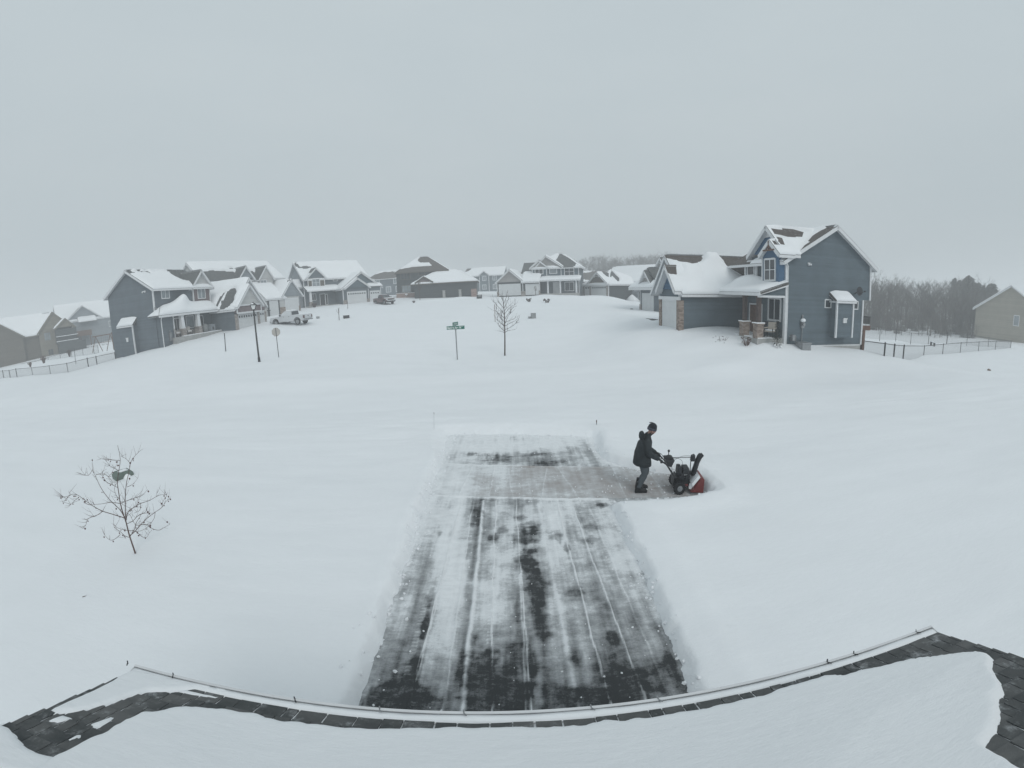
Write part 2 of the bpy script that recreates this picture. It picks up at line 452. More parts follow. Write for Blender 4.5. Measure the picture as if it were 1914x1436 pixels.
def snow_top(x, y):
    z = base_z(x, y) + drift_z(x, y) * np.clip(sstep(4, 14, y) * .6 + .4, 0, 1)
    near = (x > -6) & (x < 9) & (y < 20) & (y > -2)
    if near.any():
        xn, yn = x[near], y[near]
        d = poly_sd(xn, yn, CLEAR) + (fbm(xn * 2.1, yn * 2.1, 3, 3) - .5) * .12 + (fbm(xn * 6, yn * 6, 3, 6) - .5) * .11
        w = .20 + .6 * sstep(12.5, 15, yn)
        bank = .018 * np.exp(-((d - .32) / .14) ** 2) + .09 * np.exp(-((d - .5) / .4) ** 2) * sstep(2.4, 3.2, xn)
        zz = z[near]
        rise = sstep(-.04, 1, d / w) ** .8
        zz = np.where(d < 0, FLOOR - .12 - .2 * sstep(0, .08, -d), (FLOOR - .03) * (1 - rise) + zz * rise + bank * sstep(.1, .4, d))
        z = z.copy(); z[near] = zz
    return z
def axis(lo_d, hi_d, step, lo, hi, gr=1.07, mx=1.1, far=90):
    a = list(np.arange(lo_d, hi_d, step)); 
    def go(p, sgn, lim):
        out = []; s = step
        while abs(p) < abs(lim) and (p - lim) * sgn < 0:
            s = min(s * gr, mx) if abs(p) < far else s * 1.25
            p += sgn * s; out.append(p)
        return out
    return np.array(go(a[0], -1, lo)[::-1] + a + go(a[-1], 1, hi))
gx = axis(-3.3, 5.8, .06, -1500, 1500); gy = axis(1.6, 16.6, .07, -60, 1500, far=110)
GX, GY = np.meshgrid(gx, gy)
GZ = snow_top(GX, GY)
nx, ny = len(gx), len(gy)
idx = np.arange(nx * ny).reshape(ny, nx)
Q = np.stack([idx[:-1, :-1], idx[:-1, 1:], idx[1:, 1:], idx[1:, :-1]], -1).reshape(-1, 4)
ground = struct(mesh_np('snow_ground', np.stack([GX, GY, GZ], -1).reshape(-1, 3), Q, SNOW))
def gz(x, y): return float(snow_top(np.array([[float(x)]]), np.array([[float(y)]]))[0, 0])
def hit(px, py):
    """where a sight line meets the snow"""
    d = sight(px, py); o = Vector((0, 0, CAM_H)); t = 3.0
    ts = np.concatenate([np.arange(3, 60, .25), np.arange(60, 400, .7)])
    X = d.x * ts; Y = d.y * ts; Z = CAM_H + d.z * ts
    g = base_z(X, Y); k = np.argmax(Z < g)
    if Z[k] >= g[k]: k = len(ts) - 1
    a, b = ts[max(k - 1, 0)], ts[k]
    for _ in range(12):
        m = (a + b) / 2
        if CAM_H + d.z * m < float(base_z(d.x * m, d.y * m)): b = m
        else: a = m
    p = o + d * b
    p.z = gz(p.x, p.y)
    return p
def height_at(p, px, py):
    """height above p of the point seen at a pixel, at the distance of p"""
    d = sight(px, py); return CAM_H + d.z / math.hypot(d.x, d.y) * math.hypot(p.x, p.y) - p.z

# ------------------------------------------------------------------ driveway and sidewalk under patchy leftover snow
def floor_mat(name, c1, c2):
    m, nt, b = _new(name)
    tc = nd(nt, 'ShaderNodeTexCoord')
    at = nd(nt, 'ShaderNodeAttribute', attribute_name='snow')
    mp = nd(nt, 'ShaderNodeMapping'); mp.inputs['Scale'].default_value = (1, 1.5, 1)
    nt.links.new(tc.outputs['Object'], mp.inputs['Vector'])
    n1 = nd(nt, 'ShaderNodeTexNoise', Scale=4.5, Detail=9.0, Roughness=.72); nt.links.new(mp.outputs['Vector'], n1.inputs['Vector'])
    ma = nd(nt, 'ShaderNodeMath', operation='MULTIPLY_ADD'); ma.inputs[1].default_value = .80; nt.links.new(n1.outputs['Fac'], ma.inputs[0]); nt.links.new(at.outputs['Fac'], ma.inputs[2])
    mr = nd(nt, 'ShaderNodeMapRange', interpolation_type='LINEAR'); mr.inputs['From Min'].default_value = .36; mr.inputs['From Max'].default_value = 1.16
    n4 = nd(nt, 'ShaderNodeTexNoise', Scale=30.0, Detail=5.0, Roughness=.7); nt.links.new(mp.outputs['Vector'], n4.inputs['Vector'])
    m4 = nd(nt, 'ShaderNodeMath', operation='MULTIPLY_ADD'); m4.inputs[1].default_value = .40; nt.links.new(n4.outputs['Fac'], m4.inputs[0])
    m5 = nd(nt, 'ShaderNodeMath', operation='SUBTRACT'); m5.inputs[1].default_value = .20; nt.links.new(m4.outputs[0], m5.inputs[0])
    nt.links.new(ma.outputs[0], m4.inputs[2]); nt.links.new(m5.outputs[0], mr.inputs['Value'])
    n2 = nd(nt, 'ShaderNodeTexNoise', Scale=60.0, Detail=4.0); nt.links.new(tc.outputs['Object'], n2.inputs['Vector'])
    prev = m5
    for sc3, amp in (((7.0, .5, 1), .34), ((1.2, 8.0, 1), .30)):               # brush marks along the passes, wind wisps across them
        mq = nd(nt, 'ShaderNodeMapping'); mq.inputs['Scale'].default_value = sc3; nt.links.new(tc.outputs['Object'], mq.inputs['Vector'])
        nq = nd(nt, 'ShaderNodeTexNoise', Scale=2.2, Detail=7.0, Roughness=.65); nt.links.new(mq.outputs['Vector'], nq.inputs['Vector'])
        mm = nd(nt, 'ShaderNodeMath', operation='MULTIPLY_ADD'); mm.inputs[1].default_value = amp; nt.links.new(nq.outputs['Fac'], mm.inputs[0]); nt.links.new(prev.outputs[0], mm.inputs[2])
        ms = nd(nt, 'ShaderNodeMath', operation='SUBTRACT'); ms.inputs[1].default_value = amp / 2; nt.links.new(mm.outputs[0], ms.inputs[0]); prev = ms
    nt.links.new(prev.outputs[0], mr.inputs['Value'])
    bc = nd(nt, 'ShaderNodeMix', data_type='RGBA'); bc.inputs[6].default_value = (*c1, 1); bc.inputs[7].default_value = (*c2, 1)
    nt.links.new(n2.outputs['Fac'], bc.inputs[0])
    mx = nd(nt, 'ShaderNodeMix', data_type='RGBA'); mx.inputs[7].default_value = (.70, .72, .735, 1)
    sn = nd(nt, 'ShaderNodeMix', data_type='RGBA'); sn.inputs[6].default_value = (.56, .58, .595, 1); sn.inputs[7].default_value = (.84, .86, .875, 1)   # packed to loose snow
    sr = nd(nt, 'ShaderNodeMapRange'); sr.inputs['From Min'].default_value = .85; sr.inputs['From Max'].default_value = 1.55
    nt.links.new(prev.outputs[0], sr.inputs['Value']); nt.links.new(sr.outputs[0], sn.inputs[0]); nt.links.new(sn.outputs[2], mx.inputs[7])
    nt.links.new(mr.outputs[0], mx.inputs[0]); nt.links.new(bc.outputs[2], mx.inputs[6]); nt.links.new(mx.outputs[2], b.inputs['Base Color'])
    bp = nd(nt, 'ShaderNodeBump', Strength=.5, Distance=.012); nt.links.new(ma.outputs[0], bp.inputs['Height']); nt.links.new(bp.outputs['Normal'], b.inputs['Normal'])
    b.inputs['Roughness'].default_value = .8; b.inputs['Specular IOR Level'].default_value = .25
    return m
ASPH = floor_mat('asphalt_with_snow', (.026, .029, .031), (.06, .064, .066))
WALK = floor_mat('concrete_with_snow', (.25, .215, .20), (.33, .29, .275))
fx = np.arange(-2.9, 5.3, .019); fy = np.arange(1.0, 16.4, .04)
FX, FY = np.meshgrid(fx, fy)
y_lo = 10.25 - .13 * FX; y_hi = 12.45 - .16 * FX               # the two edges of the sidewalk across the drive
walk = (FY > y_lo) & (FY < y_hi)
cov = .53 + (fbm(FX * 1.0, FY * .7, 4, 21) - .5) * .60 + (fbm(FX * 4.5, FY * .22, 3, 33) - .5) * .50 + (fbm(FX * .8, FY * 4.5, 3, 41) - .5) * .20 + (fbm(FX * 3.5, FY * 3.5, 4, 47) - .5) * .30
DARK = [(985, 1000, 24, 26, .7), (985, 1052, 18, 30, .7), (972, 968, 14, 8, .5), (940, 988, 10, 10, .5), (893, 955, 13, 24, .45), (905, 850, 16, 5, .35), (935, 858, 26, 8, .5), (880, 849, 10, 4, .5), (1000, 850, 26, 4, .35), (1050, 862, 24, 4, .3), (985, 872, 18, 3, .4),
        (1040, 1003, 13, 12, .5), (1060, 1025, 6, 12, .5), (1000, 1100, 22, 34, .4), (1010, 1160, 20, 44, .45), (998, 1240, 14, 34, .35), (982, 1302, 16, 26, .5), (795, 1170, 8, 34, .45), (806, 1115, 8, 30, .4),
        (772, 1255, 17, 50, .5), (712, 1302, 26, 26, .75), (762, 1312, 60, 26, .55), (884, 1285, 27, 66, .75), (915, 1262, 13, 56, .6), (862, 1245, 10, 50, .35), (1122, 943, 12, 6, .7), (1110, 1300, 60, 18, .5),
        (1172, 1272, 50, 24, .5), (1210, 1285, 30, 18, .45), (1250, 1240, 16, 18, .35), (1060, 1302, 24, 18, .4), (1080, 1232, 16, 18, .35), (1146, 1190, 10, 12, .45), (932, 1262, 20, 34, .4), (1030, 1292, 20, 18, .35),
        (840, 1000, 6, 14, .3), (822, 1000, 5, 8, .4), (968, 1140, 7, 40, .35), (1075, 1110, 16, 12, .35), (1100, 1010, 14, 9, .4), (1105, 985, 16, 7, .4), (940, 860, 70, 14, .14), (1020, 868, 30, 7, .3), (1110, 875, 20, 5, .35),
        (925, 1005, 8, 10, .5), (915, 1005, 5, 8, .4), (905, 1075, 30, 12, .2), (1130, 1245, 30, 20, .2), (875, 1030, 6, 26, .3), (1120, 1080, 40, 30, .12), (990, 900, 40, 14, .16), (1060, 905, 30, 14, .16), (1160, 905, 60, 16, .22), (1240, 905, 20, 14, .3), (910, 900, 30, 12, .15)]
for px, py, rx, ry, s_ in DARK:
    c = level(px, py, FLOOR); a = level(px + rx, py, FLOOR); b_ = level(px, py - ry, FLOOR)
    ra = (a - c).length; rb = (b_ - c).length
    q = np.sqrt(((FX - c.x) / ra) ** 2 + ((FY - c.y) / rb) ** 2)
    cov -= s_ * .98 * (1 - sstep(.35, 1.3, q + (fbm(FX * 9, FY * 3, 4, 55) - .5) * 1.1 + (fbm(FX * 3, FY * 9, 4, 56) - .5) * 1.1)) * (.72 + .5 * fbm(FX * 9, FY * 14, 3, 57))
LIGHT = [(842, 1000, 22, 90, .4), (838, 1120, 14, 90, .4), (1000, 1010, 0, 0, 0), (1100, 1180, 24, 60, .25), (930, 1120, 40, 50, .15), (822, 885, 40, 20, .25), (1040, 960, 20, 50, .25), (860, 900, 16, 16, .2), (930, 838, 110, 8, .3)]
for px, py, rx, ry, s_ in LIGHT:
    if rx == 0: continue
    c = level(px, py, FLOOR); ra = (level(px + rx, py, FLOOR) - c).length; rb = (level(px, py - ry, FLOOR) - c).length
    cov += s_ * np.exp(-((FX - c.x) / ra) ** 2 - ((FY - c.y) / rb) ** 2)
for xa, xb, yt, s_ in ((-2.1, -.98, 4.7, .36), (-.74, -.08, 5.7, .50), (-.05, .35, 6.5, .20), (.25, .62, 8.0, .12), (.9, 2.2, 4.5, .28), (1.2, 2.2, 5.4, .16), (-1.85, -1.5, 7.2, .32), (-.98, -.86, 9.0, .2), (1.28, 1.5, 9, .18)):
    col = sstep(xa - .06, xa + .04, FX) * (1 - sstep(xb - .04, xb + .06, FX)) * (1 - sstep(yt - 1.6, yt + .3, FY + (fbm(FX * 5, FY * 2, 3, 91) - .5) * 1.6))
    cov -= s_ * col * (.55 + .7 * fbm(FX * 4, FY * 6, 4, 93))
zf = np.full(FX.shape, FLOOR)
def seam(p, q, w, h, s_, wob=.045):
    """a thin snow ridge left between two passes of the blower"""
    global cov, zf
    (x0, y0), (x1, y1) = p, q
    ex, ey = x1 - x0, y1 - y0; L = math.hypot(ex, ey); ex /= L; ey /= L
    t = (FX - x0) * ex + (FY - y0) * ey
    d = (FX - x0) * ey - (FY - y0) * ex + (fbm(t * 1.3, t * 0 + x0 * 7, 3, 61) - .5) * wob * 2
    g = np.exp(-(d / w) ** 2) * ((t > 0) & (t < L)) * (.55 + .9 * (fbm(t * 2.5, t * 0 + 3, 2, 71) - .3))
    cov = cov + s_ * g; zf = zf + h * np.clip(g, 0, 1)
for p, q, w, h, s_ in [((-1.52, 3.0), (-1.42, 10.3), .012, .025, .8), ((-1.62, 3.0), (-1.45, 6.2), .011, .02, .6), ((-.80, 3.0), (-.85, 10.2), .035, .035, .9), ((-1.05, 3.0), (-1.1, 10.2), .012, .02, .4),
                       ((-.42, 3.0), (-.52, 10.2), .011, .022, .8), ((.10, 3.0), (-.02, 10.2), .011, .025, .8), ((.04, 3.0), (.0, 7), .015, .015, .5), ((.68, 3.5), (.55, 9.9), .04, .012, .3), ((1.12, 3.0), (.98, 9.9), .012, .03, .9),
                       ((1.62, 3.0), (1.35, 9.8), .013, .03, .8), ((1.9, 4.2), (1.75, 9.6), .018, .012, .3), ((-.70, 10.4), (-.62, 12.4), .018, .02, .6), ((-1.5, 10.5), (-1.3, 12.5), .02, .02, .5), ((-.1, 10.3), (-.2, 12.3), .018, .02, .5), ((.62, 10.2), (.95, 12.2), .018, .02, .6), ((1.6, 9.9), (1.25, 12.2), .02, .02, .6),
                       ((2.75, 9.8), (2.85, 11.9), .018, .01, .8), ((3.78, 9.7), (3.85, 11.4), .02, .01, .9), ((3.0, 10.75), (4.6, 10.6), .012, .005, .5),
                       ((-2.2, 10.55), (2.3, 9.92), .045, .04, 1.0), ((-2.2, 12.78), (2.6, 12.0), .035, .03, .8)]:
    seam(p, q, w, h, s_)
tread = ((np.abs(FX + 1.66) < .05) | (np.abs(FX + .50) < .05)) & (FY < 6.2) & (np.mod(FY, .085) < .035)   # tyre lug prints
cov = cov + .22 * tread * (fbm(FX * 3, FY * 1.5, 2, 5) > .5)
ed = -poly_sd(FX, FY, CLEAR); cov = cov + .10 * (1 - sstep(.0, .38, ed)) * sstep(4.2, 6, FY) + .12 * (1 - sstep(0, .10, ed)) + .35 * sstep(13.6, 14.6, FY)
cov = cov + .06 * sstep(5, 9, FY) - .14 * (1 - sstep(3.8, 5.4, FY))
cov = cov + (fbm(FX * 2.6, FY * 2.2, 4, 97) - .5) * .70 * (1 - sstep(4.5, 8.5, FY) * .6) + (fbm(FX * 9, FY * .6, 3, 98) - .5) * .40
cov = np.clip(cov, -.16 + .22 * fbm(FX * 2.5, FY * 5, 3, 99), 1.0)
cov = np.where(walk, cov * .55 + .10 + .28 * sstep(1.2, -1.9, FX) + .5 * (fbm(FX * 2.2, FY * 3, 4, 88) - .45) - .12 * sstep(2.2, 3.2, FX), cov)
fi = np.arange(FX.size).reshape(FX.shape)
FQ = np.stack([fi[:-1, :-1], fi[:-1, 1:], fi[1:, 1:], fi[1:, :-1]], -1).reshape(-1, 4)
fw = walk[:-1, :-1].ravel()
V = np.stack([FX, FY, zf + .02 * np.clip(cov - .5, 0, 1)], -1).reshape(-1, 3)
def part_mesh(name, fs, mat):
    u, inv = np.unique(fs, return_inverse=True)
    o = mesh_np(name, V[u], inv.reshape(fs.shape), mat)
    a = o.data.attributes.new('snow', 'FLOAT', 'POINT'); a.data.foreach_set('value', cov.ravel()[u].astype(np.float32))
    return struct(o)
part_mesh('driveway', FQ[~fw], ASPH)
part_mesh('sidewalk', FQ[fw], WALK)

# crumbs of snow broken off along the cut edges and left on the drive
rnd = random.Random(77); mb = MB(); cs = []
for i in range(len(CLEAR)):
    (x0, y0), (x1, y1) = CLEAR[i], CLEAR[(i + 1) % len(CLEAR)]
    L = math.hypot(x1 - x0, y1 - y0)
    if min(y0, y1) < 2: L = L * .8
    for k in range(int(L * 16)):
        t_ = rnd.random(); off = rnd.gauss(.02, .12); ex, ey = (x1 - x0) / L, (y1 - y0) / L
        cs.append((x0 + (x1 - x0) * t_ - ey * off, y0 + (y1 - y0) * t_ + ex * off, rnd.choice((.010, .014, .018, .025, .034))))
for k in range(130): cs.append((rnd.uniform(-2.1, 2.1), rnd.uniform(3.6, 14), rnd.choice((.008, .012, .018))))
for k in range(60): cs.append((rnd.uniform(2.2, 4.6), rnd.uniform(9.6, 11.4), rnd.choice((.01, .016, .025))))

for (x, y, r) in cs:
    if y < 3: continue
    z = max(gz(x, y), FLOOR); k0 = len(mb.v); mb.ball((x, y, z + r * .35), r, 6, 4, .8)
    for j in range(k0, len(mb.v)):
        v = mb.v[j]; mb.v[j] = tuple(v[q] + rnd.uniform(-.28, .28) * r for q in range(3))
cr_ = mb.build('snow_crumbs', SNOW); tag(cr_, 'loose crumbs of snow scattered along the cut edges of the cleared drive', 'snow', None, 'stuff')

# ------------------------------------------------------------------ our own garage roof below the camera
RX0, RX1, RYE, RZE, RM = -2.82, 3.06, 1.685, 2.542, .45       # eave ends, eave line, eave height, slope
def on_roof(px, py):
    d = sight(px, py); k = (RZE + RM * RYE - CAM_H) / (d.z + RM * d.y)
    return (d.x * k, d.y * k)
def rp(x, y, h=0.0):
    n = Vector((0, RM, 1)).normalized(); return Vector((x, y, RZE + RM * (RYE - y))) + n * h
own = thing('garage', 'dark shingled garage roof half under snow along the bottom of the picture', 'garage', (0, 0, 0))
mb = MB(); mb.slab([rp(RX0, RYE), rp(RX1, RYE), rp(RX1, -.9), rp(RX0, -.9)], .12)
roof_o = mb.build('roof', ROOFSNOW, own)
mb = MB(); rnd = random.Random(3)
y = RYE + .012; row = 0; ex = .112
while y > -.8:
    x = RX0 - .01 - rnd.random() * .15
    while x < RX1 + .01:
        w = rnd.choice((.085, .11, .13, .16, .19)); a, b_ = max(x, RX0 - .012), min(x + w - rnd.uniform(.006, .014), RX1 + .012)
        if b_ - a > .02:
            lo = .010 + rnd.choice((0, .003)); dy = rnd.uniform(-.003, .003); up = y - ex - rnd.uniform(-.004, .004)
            mb.hexa([rp(a, y + dy, .001), rp(b_, y + dy, .001), rp(b_, up, .0005), rp(a, up, .0005), rp(a, y + dy, lo), rp(b_, y + dy, lo), rp(b_, up, .004), rp(a, up, .004)])
        x += w
    y -= ex; row += 1
mb.build('shingles', SHING, roof_o)
def roof_snow(name, pxpoly, th, extra=None, ns=5, nz=.05, soft=.06, inset=.0):
    P = [on_roof(*p) for p in pxpoly] + (extra or [])
    xs = np.arange(min(p[0] for p in P) - .1, max(p[0] for p in P) + .1, .022); ys = np.arange(max(min(p[1] for p in P), -.85), max(p[1] for p in P) + .06, .022)
    X, Y = np.meshgrid(xs, ys)
    d = -poly_sd(X, Y, P) - inset * (1 - sstep(1.25, 1.9, -X)) * (1 - sstep(2.0, 2.7, X)) + (fbm(X * 7, Y * 7, 3, ns) - .5) * nz * 2
    h = th * sstep(0, soft, d) ** .7 * (.8 + .5 * fbm(X * 1.5, Y * 1.5, 3, ns + 2)) + .05 * sstep(.05, 1.2, d) + (fbm(X * 22, Y * 22, 2, 4) - .5) * .003
    h = np.where(d < 0, -.02, h)
    n = Vector((0, RM, 1)).normalized()
    Vv = np.stack([X + 0 * h, Y + n.y * h, RZE + RM * (RYE - Y) + n.z * h], -1).reshape(-1, 3)
    ii = np.arange(X.size).reshape(X.shape)
    q = np.stack([ii[:-1, :-1], ii[:-1, 1:], ii[1:, 1:], ii[1:, :-1]], -1).reshape(-1, 4)
    q = q[(d.ravel()[q] > -.035).any(1)]
    mesh_np(name, Vv, q, ROOFSNOW, roof_o)
roof_snow('roof_snow', [(120, 1413), (205, 1366), (265, 1337), (350, 1326), (470, 1333), (600, 1352), (740, 1358), (872, 1358), (1000, 1353), (1130, 1343), (1258, 1330), (1400, 1300), (1540, 1264), (1640, 1246), (1700, 1238), (1780, 1226), (1828, 1221), (1852, 1232), (1880, 1290), (1886, 1340), (1866, 1400)],
          .045, [(1.9, -.85), (-2.45, -.85), (-2.3, .45)], 5, .034, .06, .045)
roof_snow('roof_snow', [(247, 1253), (205, 1277), (150, 1303), (92, 1330), (100, 1338), (150, 1336), (205, 1321), (240, 1308), (275, 1298), (320, 1298), (365, 1294), (400, 1299), (500, 1317), (500, 1309), (400, 1284), (330, 1266)], .03, None, 8, .012, .05)
roof_snow('roof_snow', [(-30, 1352), (20, 1362), (62, 1400), (118, 1426), (150, 1440), (60, 1470), (-40, 1440)], .03, None, 14, .02, .05)
for i_, pp in enumerate(([(160, 1357), (200, 1344), (222, 1336), (212, 1351), (182, 1366)], [(80, 1352), (118, 1338), (146, 1344), (112, 1356)], [(318, 1294), (348, 1291), (425, 1305), (402, 1311)], [(120, 1386), (150, 1372), (158, 1378), (128, 1394)])):
    roof_snow('roof_snow', pp, .016, None, 20 + i_, .015, .03)
mb = MB()                                                       # gutter trough
ga, gb_, gl = RYE + .004, RYE + .092, RZE - .008
mb.box(RX0 - .01, RX1 + .01, gb_ - .004, gb_, gl - .10, gl + .012); mb.box(RX0 - .01, RX1 + .01, gb_ - .012, gb_ + .006, gl + .012, gl + .018)
mb.box(RX0 - .01, RX1 + .01, ga, gb_ - .004, gl - .104, gl - .10); mb.box(RX0 - .01, RX1 + .01, ga, ga + .004, gl - .10, gl + .004)
for x in (RX0 - .012, RX1 + .008): mb.box(x, x + .004, ga, gb_, gl - .1, gl + .012)
gut = mb.build('gutter', WHITE, own)
mb = MB(); N = 120; rings = []
for i in range(N + 1):
    x = RX0 + (RX1 - RX0) * i / N; h = gl + .004 + .010 * float(fbm(np.array([x * 3.]), np.array([0.]), 3, 12)[0])
    rings.append([(x, ga + .004, gl - .09), (x, gb_ - .006, gl - .09), (x, gb_ - .006, h - .004), (x, (ga + gb_) / 2, h + .006), (x, ga + .004, h + .002)])
mb.loft(rings); mb.build('gutter_snow', ROOFSNOW, gut, True)
for px, py in ((262, 1241), (339, 1266), (565, 1308), (720, 1322), (872, 1326), (1100, 1317), (1222, 1305), (1530, 1240), (1585, 1228), (1698, 1187)):
    x = on_roof(px, py)[0]; mb = MB()
    mb.bar((x, gb_ - .004, gl + .012), (x + rnd.uniform(-.01, .01), gb_ + .004, gl + .036), .008, .005); mb.bar((x - .006, gb_ - .002, gl + .014), (x + .018, gb_ - .03, gl + .024), .007, .005)
    mb.build('gutter_clip', STEEL if 600 < px < 1250 else DARKM, gut)
mb = MB(); mb.box(RX0, RX1, RYE - .03, RYE, RZE - .17, RZE - .005); mb.build('fascia', WHITE, own)
for x in (RX0, RX1 - .025):
    mb = MB(); mb.prism([(RYE - .03, RZE - .17), (RYE - .03, RZE - .125), (-.9, RZE + RM * (RYE + .9) - .125), (-.9, RZE + RM * (RYE + .9) - .3)], 'x', x, x + .025); mb.build('rake_board', WHITE, own)
mb = MB(); mb.prism([(1.35, -.4), (1.35, RZE - .0), (-.9, RZE + RM * (RYE + .9) - .32), (-.9, -.4)], 'x', RX0 + .25, RX1 - .25); mb.build('wall', S_GREY, own)
for cx in (-1.2, 1.35):
    mb = MB(); mb.box(cx - 1.05, cx + 1.05, 1.352, 1.40, FLOOR, 1.95)
    for k in range(1, 5): mb.box(cx - 1.05, cx + 1.05, 1.40, 1.405, FLOOR + k * .43, FLOOR + k * .43 + .02)
    mb.build('garage_door', DOORWHITE, own)

# ------------------------------------------------------------------ house builder (local x: along the front, left to right; y: into the house; z: up)
RIM = .12
class House:
    def __init__(s, name, label, O, naz, shing=SHING, group=None, trim=WHITE, cell=.3):
        a = math.radians(naz)
        s.rz = math.atan2(math.sin(a), -math.cos(a)); s.O = Vector(O); s.shing = shing; s.trimmat = trim; s.cell = cell
        s.root = thing(name, label, 'house', O, s.rz, group)
        s.T = MB(); s.RT = MB(); s.R = MB(); s.sn = []; s.auto = True; s.nr = 0; s.seed = int(abs(O[0] * 13 + O[1] * 7)) % 97
    def wall(s, mat, x0, x1, y0, y1, z0, z1):
        mb = MB(); mb.box(x0, x1, y0, y1, z0, z1); mb.build('foundation' if mat is CONC else 'wall', mat, s.root)
    def tri_wall(s, mat, poly, axis, a0, a1):
        mb = MB(); mb.prism(poly, axis, a0, a1); mb.build('gable_wall', mat, s.root)
    def corner(s, x, y, z0, z1, w=.13):                       # white corner board, a touch proud of both walls
        mb = MB(); mb.box(x - w / 2, x + w / 2, y - w / 2, y + w / 2, z0, z1); mb.build('corner_board', s.trimmat, s.root)
    def plane(s, a, b, c, d, snow=True, th=.16):
        """roof plane: a-b eave, c-d ridge"""
        pts = [a, b, c] if (Vector(c) - Vector(d)).length < 1e-4 else [a, b, c, d]
        s.R.slab(pts, .14)
        _n = (Vector(b) - Vector(a)).cross(Vector(c) - Vector(a)).normalized(); _n = _n if _n.z > 0 else -_n
        low = [tuple(Vector(p) - _n * .142) for p in pts]
        s.RT.slab(low, .02)                                    # soffit
        if snow is not None:
            s.sn.append(([Vector(p) for p in (a, b, c, d)], snow if isinstance(snow, dict) else {}))
        if s.auto: s.flush()
    def gable(s, axis, x0, x1, y0, y1, ze, zr, mat, over=.45, rake=.35, ridge=None, snow=(True, True), tri=(True, True), rakes=(True, True), peak=None, backs=(None, None)):
        s.auto = False
        if axis == 'y':
            r = (x0 + x1) / 2 if ridge is None else ridge
            m0 = (zr - ze) / (r - x0); m1 = (zr - ze) / (x1 - r)
            A = lambda u, v, z: (u, v, z)
            lo, hi, p0, p1 = x0, x1, y0, y1
        else:
            r = (y0 + y1) / 2 if ridge is None else ridge
            m0 = (zr - ze) / (r - y0); m1 = (zr - ze) / (y1 - r)
            A = lambda u, v, z: (v, u, z)
            lo, hi, p0, p1 = y0, y1, x0, x1
        k0 = rake if rakes[0] else 0; k1 = rake if rakes[1] else 0
        e = .16
        q0 = (lo - over, ze - m0 * over + e); q1 = (hi + over, ze - m1 * over + e)
        s.plane(A(q0[0], p0 - k0, q0[1]), A(q0[0], p1 + k1 if backs[0] is None else backs[0], q0[1]), A(r, p1 + k1, zr + e), A(r, p0 - k0, zr + e), snow[0])
        s.plane(A(q1[0], p1 + k1 if backs[1] is None else backs[1], q1[1]), A(q1[0], p0 - k0, q1[1]), A(r, p0 - k0, zr + e), A(r, p1 + k1, zr + e), snow[1])
        for i, (pp, sg) in enumerate(((p0, -1), (p1, 1))):
            if tri[i]:
                s.tri_wall(mat, [(lo, ze - .02), (hi, ze - .02), (r, zr - .02)], 'y' if axis == 'y' else 'x', pp - sg * .001, pp - sg * .14)
                if peak:
                    zz = zr - peak
                    s.RT.prism([(r - peak / m0, zz), (r + peak / m1, zz), (r, zr - .03)], 'y' if axis == 'y' else 'x', pp + sg * .0, pp + sg * .06)
            if rakes[i]:
                f = pp + sg * rake
                for (qu, qz) in (q0, q1):
                    d = Vector((r - qu, zr + e - qz)).normalized(); n = Vector((-d.y, d.x)); n = n if n.y < 0 else -n
                    h = .24
                    a0 = Vector((qu, qz)); a1 = Vector((r, zr + e))
                    up = -n * .005
                    poly = [a0 + up, a1 + up, a1 + n * h, a0 + n * h]
                    s.RT.prism([(p.x, p.y) for p in poly], 'y' if axis == 'y' else 'x', f, f + sg * .04)
        for (qu, qz), sg, bk in ((q0, -1, backs[0]), (q1, 1, backs[1])):      # gutters along the eaves
            if axis == 'y': s.RT.box(qu - .01 if sg < 0 else qu - .1, qu + .1 if sg < 0 else qu + .01, p0 - k0, p1 + k1 if bk is None else bk, qz - .22, qz - .03)
            else: s.RT.box(p0 - k0, p1 + k1 if bk is None else bk, qu - .01 if sg < 0 else qu - .1, qu + .1 if sg < 0 else qu + .01, qz - .22, qz - .03)
        s.auto = True; s.flush()
    def hip(s, x0, x1, y0, y1, ze, zr, rx0, rx1, ry, over=.45, snow=(True, True, True, True), shed_ends=True):
        s.auto = False; e = .16
        m = (zr - ze) / (ry - y0)
        X0, X1, Y0, Y1 = x0 - over, x1 + over, y0 - over, y1 + over; Z = ze - m * over + e; T_ = zr + e
        s.plane((X0, Y0, Z), (X1, Y0, Z), (rx1, ry, T_), (rx0, ry, T_), snow[0])
        s.plane((X1, Y1, Z), (X0, Y1, Z), (rx0, ry, T_), (rx1, ry, T_), snow[1])
        s.plane((X0, Y1, Z), (X0, Y0, Z), (rx0, ry, T_), (rx0, ry, T_), snow[2])
        s.plane((X1, Y0, Z), (X1, Y1, Z), (rx1, ry, T_), (rx1, ry, T_), snow[3])
        for a, b in (((X0, Y0), (X1, Y0)), ((X1, Y0), (X1, Y1)), ((X1, Y1), (X0, Y1)), ((X0, Y1), (X0, Y0))):
            s.RT.bar((a[0], a[1], Z - .12), (b[0], b[1], Z - .12), .06, .18)
        s.auto = True; s.flush()
    # --- openings
    def _fb(s, mb, face, a0, a1, z0, z1, o0, o1):
        ax, v, sg = face
        p, q = v + sg * o0, v + sg * o1
        if ax == 'y': mb.box(a0, a1, p, q, z0, z1)
        else: mb.box(p, q, a0, a1, z0, z1)
